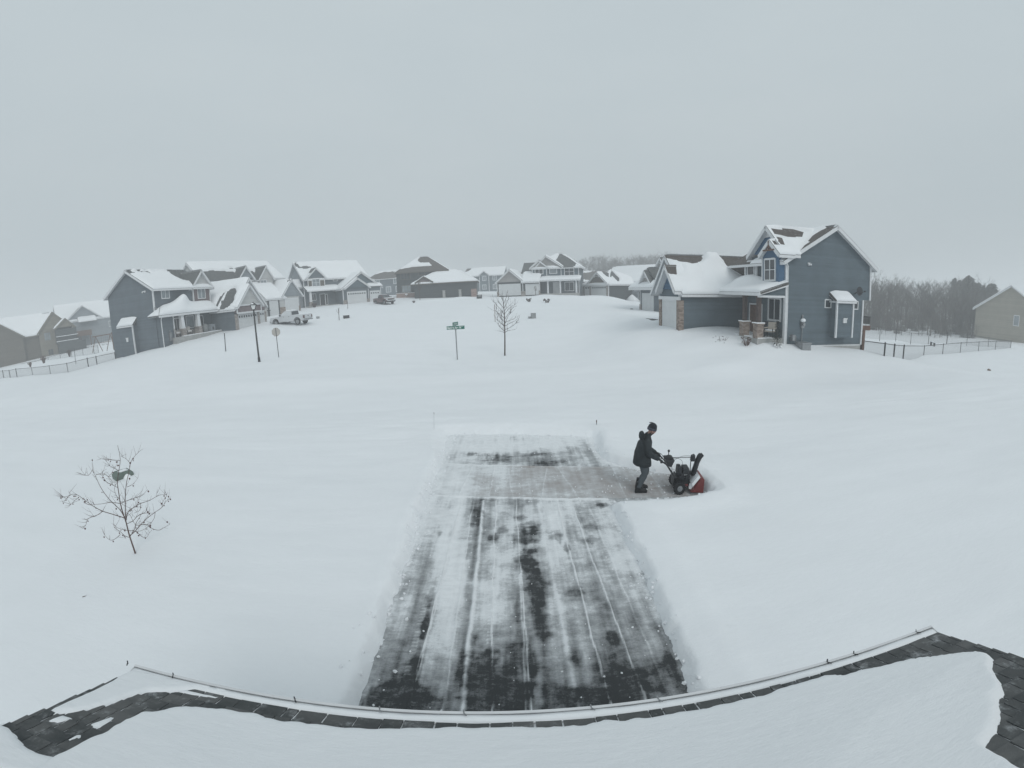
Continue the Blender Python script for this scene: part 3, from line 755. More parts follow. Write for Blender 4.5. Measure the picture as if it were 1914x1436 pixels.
    def win(s, face, a, z, w, h, nx=2, ny=1, glass=None, fr=.10, name='window'):
        mb = MB(); B = lambda *k: s._fb(mb, face, *k)
        B(a - fr, a, z - fr, z + h + fr, 0, .06); B(a + w, a + w + fr, z - fr, z + h + fr, 0, .06)
        B(a, a + w, z + h, z + h + fr * 1.3, 0, .07); B(a, a + w, z - fr, z, 0, .08)
        for i in range(1, nx): B(a + w * i / nx - .035, a + w * i / nx + .035, z, z + h, .012, .05)
        for j in range(1, ny): B(a, a + w, z + h * j / ny - .025, z + h * j / ny + .025, .012, .045)
        f = mb.build(name, s.trimmat, s.root)
        mb = MB(); s._fb(mb, face, a, a + w, z, z + h, .004, .02); mb.build('pane', glass or GLASS, f)
        return f
    def gdoor(s, face, a, z, w, h, lights=0, mat=None):
        mb = MB(); B = lambda *k: s._fb(mb, face, *k)
        n = 4
        for j in range(n): B(a, a + w, z + h * j / n + (.012 if j else 0), z + h * (j + 1) / n - .012, .0, .05)
        B(a, a + w, z, z + h, 0, .03)
        d = mb.build('garage_door', mat or DOORWHITE, s.root)
        mb = MB()
        B(a - .12, a, z, z + h + .14, 0, .07); B(a + w, a + w + .12, z, z + h + .14, 0, .07); B(a, a + w, z + h, z + h + .14, 0, .07)
        mb.build('door_frame', s.trimmat, d)
        if lights:
            for i in range(lights):
                mb = MB(); c = a + w * (i + .5) / lights; B(c - w / lights * .3, c + w / lights * .3, z + h * .79, z + h * .91, .05, .056); mb.build('door_window', GLASS, d)
        return d
    def door(s, face, a, z, w, h, mat):
        mb = MB(); s._fb(mb, face, a, a + w, z, z + h, 0, .05); d = mb.build('door', mat, s.root)
        mb = MB(); s._fb(mb, face, a - .12, a, z, z + h + .12, 0, .08); s._fb(mb, face, a + w, a + w + .12, z, z + h + .12, 0, .08); s._fb(mb, face, a, a + w, z + h, z + h + .12, 0, .08); mb.build('door_frame', s.trimmat, d)
        return d
    def column(s, x, y, z0, zb, z1, wb=.34, w0=.26, w1=.17, base=STONE, mat=None):
        mb = MB(); mb.taper(x, y, zb, z1, w0, w0, w1, w1); mb.box(x - w1 - .04, x + w1 + .04, y - w1 - .04, y + w1 + .04, z1 - .12, z1 - .002)
        c = mb.build('column', mat or s.trimmat, s.root)
        if zb > z0:
            mb = MB(); mb.box(x - wb, x + wb, y - wb, y + wb, z0, zb - .08); mb.box(x - wb - .05, x + wb + .05, y - wb - .05, y + wb + .05, zb - .08, zb); mb.build('base', base, c)
        return c
    def part(s, name, mat, fn, parent=None, **k):
        mb = MB(); fn(mb); return mb.build(name, mat, parent or s.root, **k)
    def stonebox(s, mat, *b):
        mb = MB(); mb.box(*b); mb.build('stone_base', mat, s.root)
    def beam(s, *b):
        mb = MB(); mb.box(*b); mb.build('trim_board', s.trimmat, s.root)
    def finish(s):
        if s.T.v: s.T.build('trim', s.trimmat, s.root)
        return s
    def flush(s):
        if s.R.v:
            s.nr += 1
            rf = s.R.build('roof', s.shing, s.root)
            s.RT.build('roof_trim', s.trimmat, rf)
            Vs, Qs = [], []; k = 0
            for i, (P, o) in enumerate(s.sn):
                a, b, c, d = P
                n = ((b - a).cross(d - a if (d - a).length > (c - a).length * .2 else c - a)).normalized()
                if n.z < 0: n = -n
                L = (b - a).length; Hh = ((c + d) / 2 - (a + b) / 2).length
                nu = max(4, min(90, int(L / s.cell))); nv = max(4, min(50, int(Hh / s.cell)))
                U, Vv = np.meshgrid(np.linspace(0, 1, nu + 1), np.linspace(0, 1, nv + 1))
                A = [np.array(p) for p in (a, b, c, d)]
                Pt = A[0] * ((1 - U) * (1 - Vv))[..., None] + A[1] * (U * (1 - Vv))[..., None] + A[2] * (U * Vv)[..., None] + A[3] * ((1 - U) * Vv)[..., None]
                wl_ = L * (1 - Vv) + (c - d).length * Vv
                du = np.minimum(U, 1 - U) * wl_; dv = np.minimum(Vv, 1 - Vv) * Hh
                th = o.get('th', .17)
                h = th * (.25 + .75 * sstep(0, .5, np.minimum(du, Vv * Hh + .12)) ** .6) * (.75 + .5 * fbm(Pt[..., 0] * .6 + 3 * i, Pt[..., 1] * .6, 3, s.seed + i + s.nr * 3))
                wz = (fbm(Pt[..., 0] * 1.1 + 9 * i + 5 * s.nr, Pt[..., 1] * 1.1 + Pt[..., 2], 4, s.seed + 5) - .5)
                for (u, v, ru, rv, am) in o.get('bare', []):
                    q = np.sqrt(((U - u) / ru) ** 2 + ((Vv - v) / rv) ** 2) + wz * o.get('wob', .30)
                    h = h - am * (1 - sstep(.8, 1.06, q)) * .5
                for (u, v, ru, rv, am) in o.get('pile', []):
                    h = h + am * np.exp(-((U - u) / ru) ** 2 - ((Vv - v) / rv) ** 2)
                pat = o.get('patchy', 0)
                if pat: h = h - pat * sstep(.42, .6, fbm(Pt[..., 0] * .9 + i, Pt[..., 1] * .9 + Pt[..., 2] * .7, 4, s.seed + 31)) * .5
                h = np.maximum(h, -.06)
                X = Pt + np.array(n) * (h + .002)[..., None]
                ii = np.arange(U.size).reshape(U.shape) + k
                q = np.stack([ii[:-1, :-1], ii[:-1, 1:], ii[1:, 1:], ii[1:, :-1]], -1).reshape(-1, 4)
                hv = h.ravel(); keep = (hv[q - k] > -.01).any(1)
                # skirt along the eave so the snow has a visible thickness
                e0 = ii[0, :]; sk = Pt[0] - np.array(n) * .0
                Vs.append(X.reshape(-1, 3)); Qs.append(q[keep]); k += U.size
                Vs.append(sk); kk = np.arange(nu + 1) + k; k += nu + 1
                okc = (hv[e0[:-1] - e0[0]] > 0)
                Qs.append(np.stack([kk[:-1], kk[1:], e0[1:], e0[:-1]], -1)[okc])
            if Vs: mesh_np('roof_snow', np.concatenate(Vs), np.concatenate(Qs), ROOFSNOW, rf)
        s.R = MB(); s.RT = MB(); s.sn = []
    def loc(s, x, y, z=0.0):
        return s.O + Vector((math.cos(s.rz) * x - math.sin(s.rz) * y, math.sin(s.rz) * x + math.cos(s.rz) * y, z))

# ================================================================== houses
# --- blue two-storey house on the right, nearest
R = House('house', 'large slate blue two-storey house with tall gable wall and stone porch pillars', (18.6, 26.7, 1.4), 267, SHINGB, cell=.22)
R.wall(S_BLUE, -4.85, 0, 0, 7.5, -1.7, 6.0)
R.wall(S_BLUE, -4.6, -.002, 7.5, 8.25, 3.1, 5.75)
R.wall(S_BLUE, -7.0, -4.85, 1.2, 7.5, -1, 5.6)
R.wall(CONC, -4.8, .03, .03, 7.47, -2.0, -.25)
R.beam(-.03, .035, .1, 7.5, -.26, -.17)
f_s = {'bare': [(.62, .82, .36, .3, 1.4), (.12, .8, .16, .3, 1.2), (.45, .36, .14, .2, 1.0)], 'th': .2}
R.gable('x', -6.9, 0, 0, 8.25, 5.62, 8.1, S_BLUE, over=.5, rake=.35, ridge=4.5, snow=({'bare': [(.90, .80, .10, .26, 1.2), (.97, .5, .05, .5, .8), (.12, .5, .4, .8, 1.8)]}, True), tri=(False, True), rakes=(False, True))
R.gable('y', -3.95, .05, -.02, 4.6, 6.22, 7.95, S_BLUE2, over=.4, rake=.42, ridge=-1.75, backs=(None, .9), snow=(None, {'bare': [(.6, .78, .35, .2, 1.4), (.9, .45, .1, .2, 1.0)]}), tri=(True, False), rakes=(True, False), peak=.62)
R.gable('y', -1.75, .2, -.62, 2.4, 6.05, 6.85, S_BLUE2, over=.3, rake=.32, ridge=-.72, backs=(None, .4), snow=(None, {'bare': [(.55, .75, .4, .3, 1.2)]}), tri=(True, False), rakes=(True, False))
R.wall(S_BLUE2, -1.95, -.06, -.6, -.0, 3.85, 6.1)
R.wall(S_BLUE, -4.85, -3.35, -.16, 0, 3.6, 5.7)
for x, y in ((0, 0), (-4.85, -.16), (-3.35, -.16)): R.corner(x, y, 3.9 if x else -.2, 5.6, .15)
R.corner(-1.95, -.6, 3.9, 5.9, .12); R.corner(0, 8.25, 3.1, 5.7, .14); R.corner(0, 7.5, -.2, 3.1, .14)
R.win(('y', -.6, -1), -1.62, 4.3, 1.15, 1.35, 2, 2)
R.win(('y', -.16, -1), -4.5, 4.72, .82, .95, 1, 1)
R.win(('y', 0, -1), -2.75, 4.8, .42, .95, 1, 2)
tr = R.part('gable_truss', WOODB, lambda mb: (mb.bar((-1.35, -.98, 6.28), (-.05, -.98, 6.28), .08, .1), mb.bar((-.7, -.98, 6.28), (-.7, -.98, 6.9), .07), mb.bar((-1.0, -.98, 6.3), (-.7, -.98, 6.6), .06), mb.bar((-.4, -.98, 6.3), (-.7, -.98, 6.6), .06)))
# porch
R.plane((-5.9, -2.35, 3.42), (.28, -2.35, 3.42), (.28, 0, 4.12), (-5.9, 0, 4.12), {'th': .22, 'pile': [(.25, .9, .3, .35, .45)]})
R.tri_wall(S_BLUE, [(-2.0, 3.2), (0, 3.2), (0, 3.85)], 'x', -.12, .0)
R.T.prism([(-2.4, 3.22), (-2.4, 3.42), (0, 4.12), (0, 3.86)], 'x', .24, .28); R.beam(-5.6, .24, -2.40, -2.34, 3.18, 3.4); R.beam(-.1, .05, -2.3, 0, 3.08, 3.22)
R.part('porch_deck', CONC, lambda mb: (mb.box(-5.5, -.05, -2.25, 0, -1.0, .34), mb.hexa([(-5.5, -3.0, -.6), (-3.7, -3.0, -.6), (-3.7, -2.25, -.6), (-5.5, -2.25, -.6), (-5.5, -3.0, .15), (-3.7, -3.0, .15), (-3.7, -2.25, .18), (-5.5, -2.25, .18)])))
R.part('deck_snow', ROOFSNOW, lambda mb: mb.box(-5.4, -.1, -2.15, -.9, .34, .40))
for x in (-2.15, -.42):
    c = R.column(x, -1.95, .34, 1.35, 3.2, .26, .13, .13, STONEB, BARK)
    mb = MB(); mb.box(x - .33, x + .33, -2.28, -1.62, 1.35, 1.41); mb.build('cap_snow', ROOFSNOW, c)
R.win(('y', 0, -1), -1.9, 1.55, 1.3, 1.4, 2, 1, fr=.14)
R.door(('y', 0, -1), -4.35, .36, .95, 2.1, WOODB); R.win(('y', 0, -1), -3.25, .5, .42, 1.95, 1, 1, fr=.1)
R.corner(-.06, -.03, .34, 3.2, .16)
# garage
R.wall(S_BLUE, -9.6, -5.6, -5.5, 6.5, -1, 3.5)
R.wall(S_BLUE, -12.4, -9.6, -4.4, 6.5, -1, 3.5)
R.gable('y', -11.4, -5.6, -5.0, 5.4, 3.42, 6.15, S_BLUE2, over=.42, rake=.5, ridge=-8.5, snow=(True, {'th': .26, 'wob': .3, 'bare': [(.83, 1.05, .17, .30, 1.6), (.24, .92, .26, .66, 1.8), (.42, 1.0, .14, .42, 1.5)], 'pile': [(.08, .1, .3, .3, .35), (.62, .9, .12, .2, .25)]}), tri=(True, True), rakes=(True, False), peak=.95)
R.gable('y', -8.9, -5.62, -5.55, -3.0, 3.55, 5.3, S_BLUE2, over=.3, rake=.5, ridge=-7.2, snow=(None, {'bare': [(.8, .9, .3, .3, 1.5)]}), tri=(True, False), rakes=(True, False), peak=.35)
R.gdoor(('y', -5.5, -1), -8.8, .55, 2.75, 2.05)
R.beam(-9.5, -5.45, -5.66, -5.50, 2.72, 2.98)
R.stonebox(STONEB, -5.98, -5.52, -5.62, -5.2, -.6, 2.72); R.stonebox(STONEB, -9.5, -9.0, -5.62, -5.2, -.6, 2.72)
R.gdoor(('y', -4.4, -1), -12.2, .9, 2.3, 2.2)
R.corner(-5.6, -5.5, 2.98, 3.45, .16)
# gable wall: fireplace bump-out, small windows, meters
R.wall(S_BLUE, 0, .62, 4.2, 5.85, .42, 2.95)
for y in (4.2, 5.85): R.corner(.62, y, .4, 2.95, .13)
R.plane((.78, 4.0, 3.0), (.78, 6.05, 3.0), (0, 6.05, 3.55), (0, 4.0, 3.55), {'th': .2})
R.beam(.72, .80, 4.0, 6.05, 2.84, 2.98); R.beam(0, .72, 4.0, 4.06, 2.86, 2.98)
R.win(('x', 0, 1), 3.62, 2.52, .5, .48, 1, 1, fr=.07); R.win(('x', 0, 1), 6.42, 2.46, .5, .48, 1, 1, fr=.07)
R.part('wall_vent', WHITE, lambda mb: (mb.box(.62, .70, 4.85, 5.2, 1.45, 1.75), mb.box(.70, .74, 4.83, 5.22, 1.72, 1.8)))
R.part('flood_light', WHITE, lambda mb: (mb.box(0, .06, 1.9, 2.1, 5.35, 5.55), mb.ball((.12, 1.93, 5.42), .07), mb.ball((.12, 2.1, 5.42), .07)))
R.part('satellite_dish', DARKM, lambda mb: (mb.loft([[(.45 + .12 * (r ** 2) * 4, 6.6 + r * math.cos(t), 3.75 + r * math.sin(t)) for t in [2 * PI * k / 14 for k in range(14)]] for r in (.05, .2, .33)]), mb.bar((0, 6.6, 3.55), (.45, 6.6, 3.75), .05), mb.bar((.45, 6.6, 3.5), (.85, 6.75, 3.75), .03), mb.box(.82, .92, 6.7, 6.8, 3.7, 3.8)))
R.part('electric_meter', STEEL, lambda mb: (mb.box(.0, .16, 1.35, 1.62, 1.05, 1.5), mb.tube([(.17, 1.48, 1.32), (.30, 1.48, 1.32)], .11, 10), mb.tube([(.08, 1.48, 1.5), (.08, 1.48, 1.9), (.05, 1.48, 1.95)], .05, 8), mb.tube([(.08, 1.48, 1.05), (.08, 1.48, -.9)], .03, 8)))
R.part('electric_meter', ROOFSNOW, lambda mb: (mb.ball((.14, 1.48, 1.58), .2, 10, 6, .7)), None, smooth=True)
R.part('air_conditioner', STEEL, lambda mb: (mb.box(.35, 1.1, .75, 1.5, -1.2, .05), mb.box(.3, 1.15, .7, 1.55, .05, .15)))
R.part('gas_meter', STEEL, lambda mb: (mb.box(.05, .35, .45, .7, .2, .6), mb.tube([(.15, .3, .5), (.15, .9, .5), (.15, .9, -.5)], .03)))
# back deck
R.part('back_deck', WOODB, lambda mb: (mb.box(-2.6, -.2, 7.6, 8.75, .84, 1.2), mb.box(-.42, -.2, 7.95, 8.2, -2.2, .84)))
R.part('deck_railing', BLACKM, lambda mb: [mb.box(-2.6, -.2, 8.68, 8.72, 1.82, 1.88), mb.box(-.26, -.22, 7.6, 8.74, 1.82, 1.88)] + [mb.box(-.255, -.225, 7.62 + k * .14, 7.64 + k * .14, 1.2, 1.85) for k in range(8)] + [mb.box(-2.5 + k * .14, -2.48 + k * .14, 8.69, 8.71, 1.2, 1.85) for k in range(17)])
R.part('deck_snow', ROOFSNOW, lambda mb: mb.box(-2.55, -.24, 7.6, 8.7, 1.202, 1.29))
R.T.tube([(.16, -.1, 5.5), (.1, .1, 5.2), (.07, .1, 4.9), (.07, .1, -.2)], .045, 6)
R.finish()

# --- blue-grey house on the left
A = House('house', 'blue-grey two-storey house with a snowy porch roof and white columns, left of the street lamp', (-40.1, 41.8, 2.4), 95, SHING, cell=.28)
A.wall(S_GREY, 0, 9.8, 0, 8.7, -2.4, 6.5)
A.wall(CONC, -.03, 9.5, .1, 8.6, -3.2, -1.1)
A.gable('x', 0, 9.8, 0, 8.7, 6.45, 8.95, S_GREY, over=.5, rake=.4, ridge=4.4, snow=({'th': .22, 'bare': [(.06, .92, .05, .12, 1.3), (.20, .93, .045, .09, 1.2), (.30, .9, .045, .1, 1.2), (.45, .96, .06, .03, 1), (.56, .97, .05, .03, 1), (.84, .72, .22, .5, 1.6), (.70, .92, .1, .06, 1)]}, True))
A.gable('y', 6.5, 9.85, -.12, 4.4, 6.62, 8.45, S_PALE, over=.5, rake=.35, ridge=8.15, snow=({'bare': [(.4, .5, .8, .8, 2)]}, True), tri=(True, False), rakes=(True, False))
A.wall(S_MAUVE, 6.6, 9.75, -.1, 0, 4.2, 6.6)
A.corner(6.6, -.1, 4.3, 6.5, .16); A.corner(9.75, -.1, 4.3, 6.5, .14); A.corner(0, 0, 3.5, 6.4, .16)
A.win(('y', 0, -1), 1.35, 5.28, 1.15, 1.05, 2, 1, PALEGLASS)
A.win(('y', -.1, -1), 7.5, 4.98, 1.3, 1.6, 2, 1, PALEGLASS)
A.part('wall_light', STEEL, lambda mb: (mb.box(-.06, .1, -.14, 0, 3.95, 4.3), mb.ball((.1, -.2, 4.1), .12)))
A.part('flood_light', WHITE, lambda mb: (mb.ball((-.1, 1.3, 6.25), .13), mb.ball((-.1, 1.75, 6.2), .1), mb.box(-.06, 0, 1.2, 1.8, 6.25, 6.35)))
# ground-floor projection and porch
A.wall(S_GREY, .1, 2.0, -.85, 0, -1.5, 3.25)
A.plane((-.75, -1.5, 3.3), (9.9, -1.5, 3.3), (9.9, 0, 4.25), (.9, 0, 4.25), {'th': .25, 'pile': [(.36, .85, .13, .55, 1.35), (.16, .6, .12, .4, .3), (.75, .85, .3, .4, .25)]})
A.plane((-.75, .5, 3.3), (-.75, -1.5, 3.3), (.9, 0, 4.25), (.9, .0, 4.25), {'th': .2})
A.beam(-.78, 9.9, -1.56, -1.5, 3.02, 3.26)
A.corner(2.0, -.85, .2, 3.05, .15)
A.T.tube([(-.3, -1.4, 3.0), (.0, -.95, 2.75), (.0, -.95, 2.4), (.0, -.95, -1.2)], .055, 6)
A.wall(S_GREY, 2.0, 9.75, .0, .1, 0, 3.3)
A.part('porch_deck', CONC, lambda mb: mb.box(1.5, 9.7, -1.75, 0, -.8, .55))
A.part('deck_snow', ROOFSNOW, lambda mb: mb.box(2.6, 9.6, -1.72, -.95, .55, .63))
for x in (3.05, 5.85): A.column(x, -1.2, .6, 1.45, 3.02, .34, .27, .2, STONE)
A.win(('y', 0, -1), 2.75, 1.35, 1.0, 1.35, 2, 1); A.win(('y', 0, -1), 5.0, 1.45, 1.3, 1.35, 1, 1, PALEGLASS)
A.door(('y', 0, -1), 7.0, .58, 1.0, 2.1, DARKM); A.stonebox(STONE, 2.2, 6.6, -.06, 0, .5, 1.2)
# garage
A.wall(S_GREY, 9.8, 16.6, -4.0, 5, -.6, 3.35)
A.gable('y', 9.8, 16.6, -4.05, 5, 3.3, 6.95, S_PALE, over=.4, rake=.4, ridge=13.1, snow=({'th': .24, 'wob': .3, 'bare': [(.25, .38, .17, .36, 1.6), (.30, .2, .1, .2, 1)]}, {'bare': [(.85, .5, .3, .6, 1)]}), tri=(True, True), rakes=(True, False))
A.gable('y', 9.8, 15.1, -4.6, -1.2, 3.4, 6.05, S_PALE, over=.3, rake=.35, ridge=12.45, snow=({'bare': [(.55, .4, .4, .5, 1.6)]}, {'bare': [(.3, .85, .3, .3, 1.5)]}), tri=(True, False), rakes=(True, False))
A.wall(S_MAUVE, 9.82, 15.1, -4.55, -4.0, 2.55, 3.42); A.wall(S_MAUVE, 15.1, 16.6, -4.12, -4.0, 2.6, 3.32)
A.beam(9.75, 15.15, -4.64, -4.55, 2.4, 2.6); A.beam(9.75, 15.2, -4.66, -4.56, 3.38, 3.56)
for x in (9.82, 15.1): A.corner(x, -4.55, 2.5, 3.5, .15)
A.gdoor(('y', -4.0, -1), 10.55, .05, 4.1, 2.3, 8); A.gdoor(('y', -4.0, -1), 15.35, .1, 1.05, 2.3, 2)
for a, b in ((9.85, 10.35), (14.8, 15.15), (16.5, 16.75)): A.stonebox(STONE, a, b, -4.2, -3.8, -.5, 2.4)
# bump-out on the gable wall
A.wall(S_GREY, -.62, 0, 3.6, 6.3, -1.3, 2.6)
A.plane((-.8, 6.55, 2.65), (-.8, 3.35, 2.65), (0, 3.35, 3.45), (0, 6.55, 3.45), {'th': .25})
A.beam(-.82, -.74, 3.35, 6.55, 2.46, 2.62); A.beam(-.7, -.55, 3.55, 3.7, -1.3, 2.55)
A.part('wall_vent', WHITE, lambda mb: (mb.box(-.72, -.62, 4.7, 5.05, .75, 1.2), mb.box(-.76, -.62, 4.66, 5.08, 1.15, 1.25)))
A.part('electric_meter', STEEL, lambda mb: (mb.box(1.0, 1.35, -1.05, -.85, .2, 1.2), mb.tube([(1.18, -.95, 1.2), (1.18, -.95, 1.5)], .05)))
A.finish()

# --- pale grey house behind it
B = House('house', 'pale grey house with steep gables behind the white parked pickup truck', (-40.58, 68.94, 3.8), 112, SHING)
B.wall(S_PALE, 0, 7.4, 0, 8, -1, 3.1); B.wall(S_PALE, -8.5, 7.3, 4.2, 13.5, -1, 6.8)
B.gable('y', 3.3, 8.1, -.05, 5, 3.2, 6.05, S_MID, over=.25, rake=.3, snow=({'th': .25, 'bare': [(.12, .92, .08, .1, 1.4)]}, True), tri=(True, False), rakes=(True, False), peak=.5)
B.gable('x', -.1, 4.4, .1, 7, 2.95, 5.9, S_PALE, over=.3, rake=.2, ridge=4.1, snow=({'th': .3}, True), tri=(True, False), rakes=(True, False))
B.gable('x', -9.5, 7.4, 4.2, 13.5, 6.8, 10.2, S_PALE, over=.4, rake=.35, snow=({'th': .26, 'bare': [(.2, .24, .3, .34, 1.8), (.62, .2, .1, .3, 1.5), (.45, .62, .04, .06, 1)]}, True))
B.gable('y', -2.9, .2, 3.6, 8, 6.9, 8.85, S_MID, over=.3, rake=.3, snow=(None, True), tri=(True, False), rakes=(True, False))
B.gable('y', 1.35, 4.35, 3.4, 8, 6.85, 8.85, S_PALE, over=.35, rake=.3, snow=({'bare': [(.5, .4, 1, .9, 2)]}, True), tri=(True, False), rakes=(True, False))
B.wall(S_PALE, 1.3, 4.4, 3.5, 4.2, 3, 6.9)
B.win(('y', 3.5, -1), 1.75, 4.95, 1.15, 1.45, 2, 2, PALEGLASS, .12)
B.gable('y', -1.7, .2, 2.6, 4.2, 4.0, 4.9, S_PALE, over=.2, rake=.2, tri=(True, False), rakes=(True, False))
B.gdoor(('y', 0, -1), .55, .0, 1.75, 2.45); B.gdoor(('y', -.0, -1), 4.1, -.05, 2.95, 2.75)
B.part('door_surround', S_DARK, lambda mb: (mb.box(.1, .42, -.1, 0, -.4, 2.75), mb.box(2.44, 2.7, -.1, 0, -.4, 2.75), mb.box(.42, 2.44, -.1, 0, 2.62, 2.85)))
B.stonebox(STONEB, 2.7, 3.95, -.14, 0, -.5, 1.35); B.stonebox(STONEB, 7.2, 7.5, -.14, .2, -.5, 1.35)
B.part('utility_post', BLACKM, lambda mb: (mb.box(-.15, -.05, -.5, -.4, -.6, 1.2), mb.box(-.35, .15, -.62, -.3, .9, 1.1)))
B.finish()

# --- mid grey house with the three-stall garage
C = House('house', 'mid grey two-storey house with twin nested garage gables beside the dark red pickup', (-40.4, 83.6, 4.7), 136, SHING)
C.wall(S_GREY, 0, 14.5, 0, 10.6, -1, 5.6)
C.gable('x', 0, 14.2, 0, 10.6, 5.6, 9.3, S_MID, over=.5, rake=.35, snow=({'th': .25, 'bare': [(.04, .86, .03, .16, 1.3), (.13, .7, .1, .1, 1.1), (.58, .95, .03, .03, 1), (.7, .97, .03, .03, 1)]}, True))
C.gable('y', .6, 4.4, -.55, 4, 5.75, 7.6, S_GREY, over=.4, rake=.3, snow=({'bare': [(.3, .8, .4, .3, 1.4)]}, {'bare': [(.5, .8, .4, .15, 1)]}), tri=(True, False), rakes=(True, False))
C.wall(S_TAUPE, .75, 4.3, -.5, 0, 3.6, 5.8); C.corner(.75, -.5, 3.6, 5.7, .14); C.corner(4.3, -.5, 3.6, 5.7, .14)
C.win(('y', -.5, -1), 1.7, 4.05, 1.5, 1.45, 2, 2, PALEGLASS, .13); C.win(('y', 0, -1), 6.5, 4.95, .85, .65, 1, 1, None, .1)
C.plane((-.1, -2.1, 3.15), (7.3, -2.1, 3.15), (7.3, 0, 4.0), (-.1, 0, 4.0), {'th': .25}); C.beam(-.1, 7.3, -2.16, -2.1, 2.95, 3.15)
C.column(.65, -1.7, .9, .95, 2.95, .3, .25, .18, STONE); C.stonebox(STONE, .3, 1.0, -2.05, -1.35, -.5, .9)
C.win(('y', 0, -1), 1.55, 1.3, .8, 1.2, 2, 1); C.door(('y', 0, -1), 3.3, .15, 1.0, 2.2, DARKM); C.win(('y', 0, -1), 4.5, .25, .35, 2.0, 1, 1)
C.part('porch_deck', CONC, lambda mb: mb.box(0, 7.2, -2.1, 0, -.6, .15))
C.gable('x', -1.6, 0.0, 1.2, 4.2, 4.2, 5.6, S_MID, over=.3, rake=.2, tri=(True, False), rakes=(True, False)); C.wall(S_MID, -1.5, 0, 1.3, 4.1, -1, 4.25)
C.corner(0, 0, -.3, 5.5, .16)
C.wall(S_GREY, 6.6, 15.2, -4.0, 4, -1, 3.1)
C.gable('y', 6.6, 15.2, -3.9, 5, 3.1, 6.1, S_BLUE, over=.5, rake=.4, snow=({'th': .25, 'bare': [(.82, .72, .22, .3, 1.4)]}, {'th': .25, 'bare': [(.1, .5, .1, .5, 1)]}), tri=(True, False), rakes=(True, False))
C.gable('y', 7.2, 12.2, -4.55, -1, 3.15, 4.85, S_BLUE, over=.45, rake=.35, snow=({'bare': [(.7, .8, .35, .3, 1.2)]}, {'th': .28}), tri=(True, False), rakes=(True, False))
C.plane((12.2, -4.6, 3.2), (15.6, -4.6, 3.2), (15.4, -3.8, 3.75), (12.2, -3.8, 3.75), {'th': .25})
C.wall(S_GREY, 6.65, 15.15, -4.2, -4.0, 2.3, 3.1)
C.gdoor(('y', -4.2, -1), 7.6, .0, 4.1, 2.25, 8); C.gdoor(('y', -4.2, -1), 12.7, -.1, 2.1, 2.25, 4)
C.stonebox(STONE, 11.9, 12.5, -4.36, -4.1, -.6, .75); C.stonebox(STONE, 6.6, 7.4, -4.36, -4.1, -.6, .75); C.corner(6.65, -4.2, 0, 3.05, .15); C.corner(15.15, -4.2, 0, 3.05, .15); C.corner(12.3, -4.2, .7, 3.05, .12)
C.finish()

# --- dark hip-roofed house
D = House('house', 'charcoal house with a hipped brown roof and a long dark side wall', (-24.5, 97, 5.1), 178, SHINGB, trim=S_TAUPE)
D.wall(S_DARK, 0, 11.3, 0, 9.5, -1, 5.6)
D.hip(0, 11.3, 0, 9.5, 5.65, 8.9, 4.3, 6.6, 4.75, .45, ({'th': .24, 'wob': .25, 'bare': [(.5, .12, .55, .26, 1.5), (.62, .93, .42, .38, 1.7), (.9, .5, .16, .5, 1.2)]}, True, True, True))
D.wall(S_DARK, 4.6, 17.7, -4, 4, -1, 2.75)
D.hip(4.3, 17.7, -4, 4.6, 2.72, 5.2, 9.0, 13.6, .3, .4, ({'th': .26}, True, {'th': .25}, {'th': .25}))
D.gable('y', 5.2, 8.4, -4.25, -1.5, 3.0, 4.0, S_MAUVE, over=.35, rake=.3, snow=({'th': .25}, {'th': .25}), tri=(True, False), rakes=(True, False))
D.win(('y', 0, -1), 1.1, 4.05, 1.95, 1.4, 3, 1); D.win(('y', 0, -1), 5.1, 4.75, 1.25, .7, 2, 1); D.win(('y', 0, -1), 8.9, 4.75, 1.6, .7, 2, 1, PALEGLASS); D.win(('y', 0, -1), 1.15, 1.2, 1.95, 1.4, 3, 1, PALEGLASS)
D.stonebox(BRICKR, -.1, 4.5, -.6, 0, -.8, .95)
D.part('window_snow', ROOFSNOW, lambda mb: (mb.box(-.1, 4.5, -.62, -.02, .951, 1.02), mb.ball((2.2, -.7, .65), .35, 8, 5, .6)))
for x in (10.6, 14.0): D.part('utility_pedestal', CONC, lambda mb, x=x: (mb.box(x, x + .55, -4.5, -4.05, -.8, .85), mb.box(x - .05, x + .6, -4.55, -4.0, .85, 1.0)))
D.stonebox(BRICKR, 16.6, 17.75, -4.12, -3.9, -.7, 1.0)
D.finish()

# --- grey house facing us up the street
F_ = House('house', 'grey two-storey house with plain white garage doors, behind the bare street tree', (-2.2, 90, 4.4), 195, SHING)
F_.wall(S_DARK, 0, 8.7, 0, 7, -1, 2.7); F_.wall(S_GREY, 7.2, 16.3, 2.0, 11, -1, 5.3)
F_.wall(S_BLUE, 7.25, 16.25, 1.96, 2.0, 2.9, 5.25)
F_.gable('y', 0, 5.35, -.05, 8, 2.7, 5.0, S_SHAKE, over=.4, rake=.3, snow=(True, {'th': .25}), tri=(True, False), rakes=(True, False))
F_.gable('x', 5.0, 8.8, 0, 5, 2.65, 4.4, S_DARK, over=.4, rake=.1, snow=({'th': .25}, True), tri=(False, False), rakes=(False, False))
F_.gable('x', 3.9, 7.5, 5, 11, 4.5, 6.7, S_DARK, over=.3, rake=.2, snow=({'bare': [(.3, .5, .7, 1, 2)]}, None), tri=(True, False), rakes=(False, False)); F_.wall(S_DARK, 4.1, 7.4, 5.4, 10.6, 2, 4.5)
F_.hip(7.2, 16.3, 2, 11, 5.3, 8.1, 10.8, 12.6, 6.5, .45, ({'th': .25, 'bare': [(.72, .5, .3, .6, 1.6)]}, True, True, {'th': .28}))
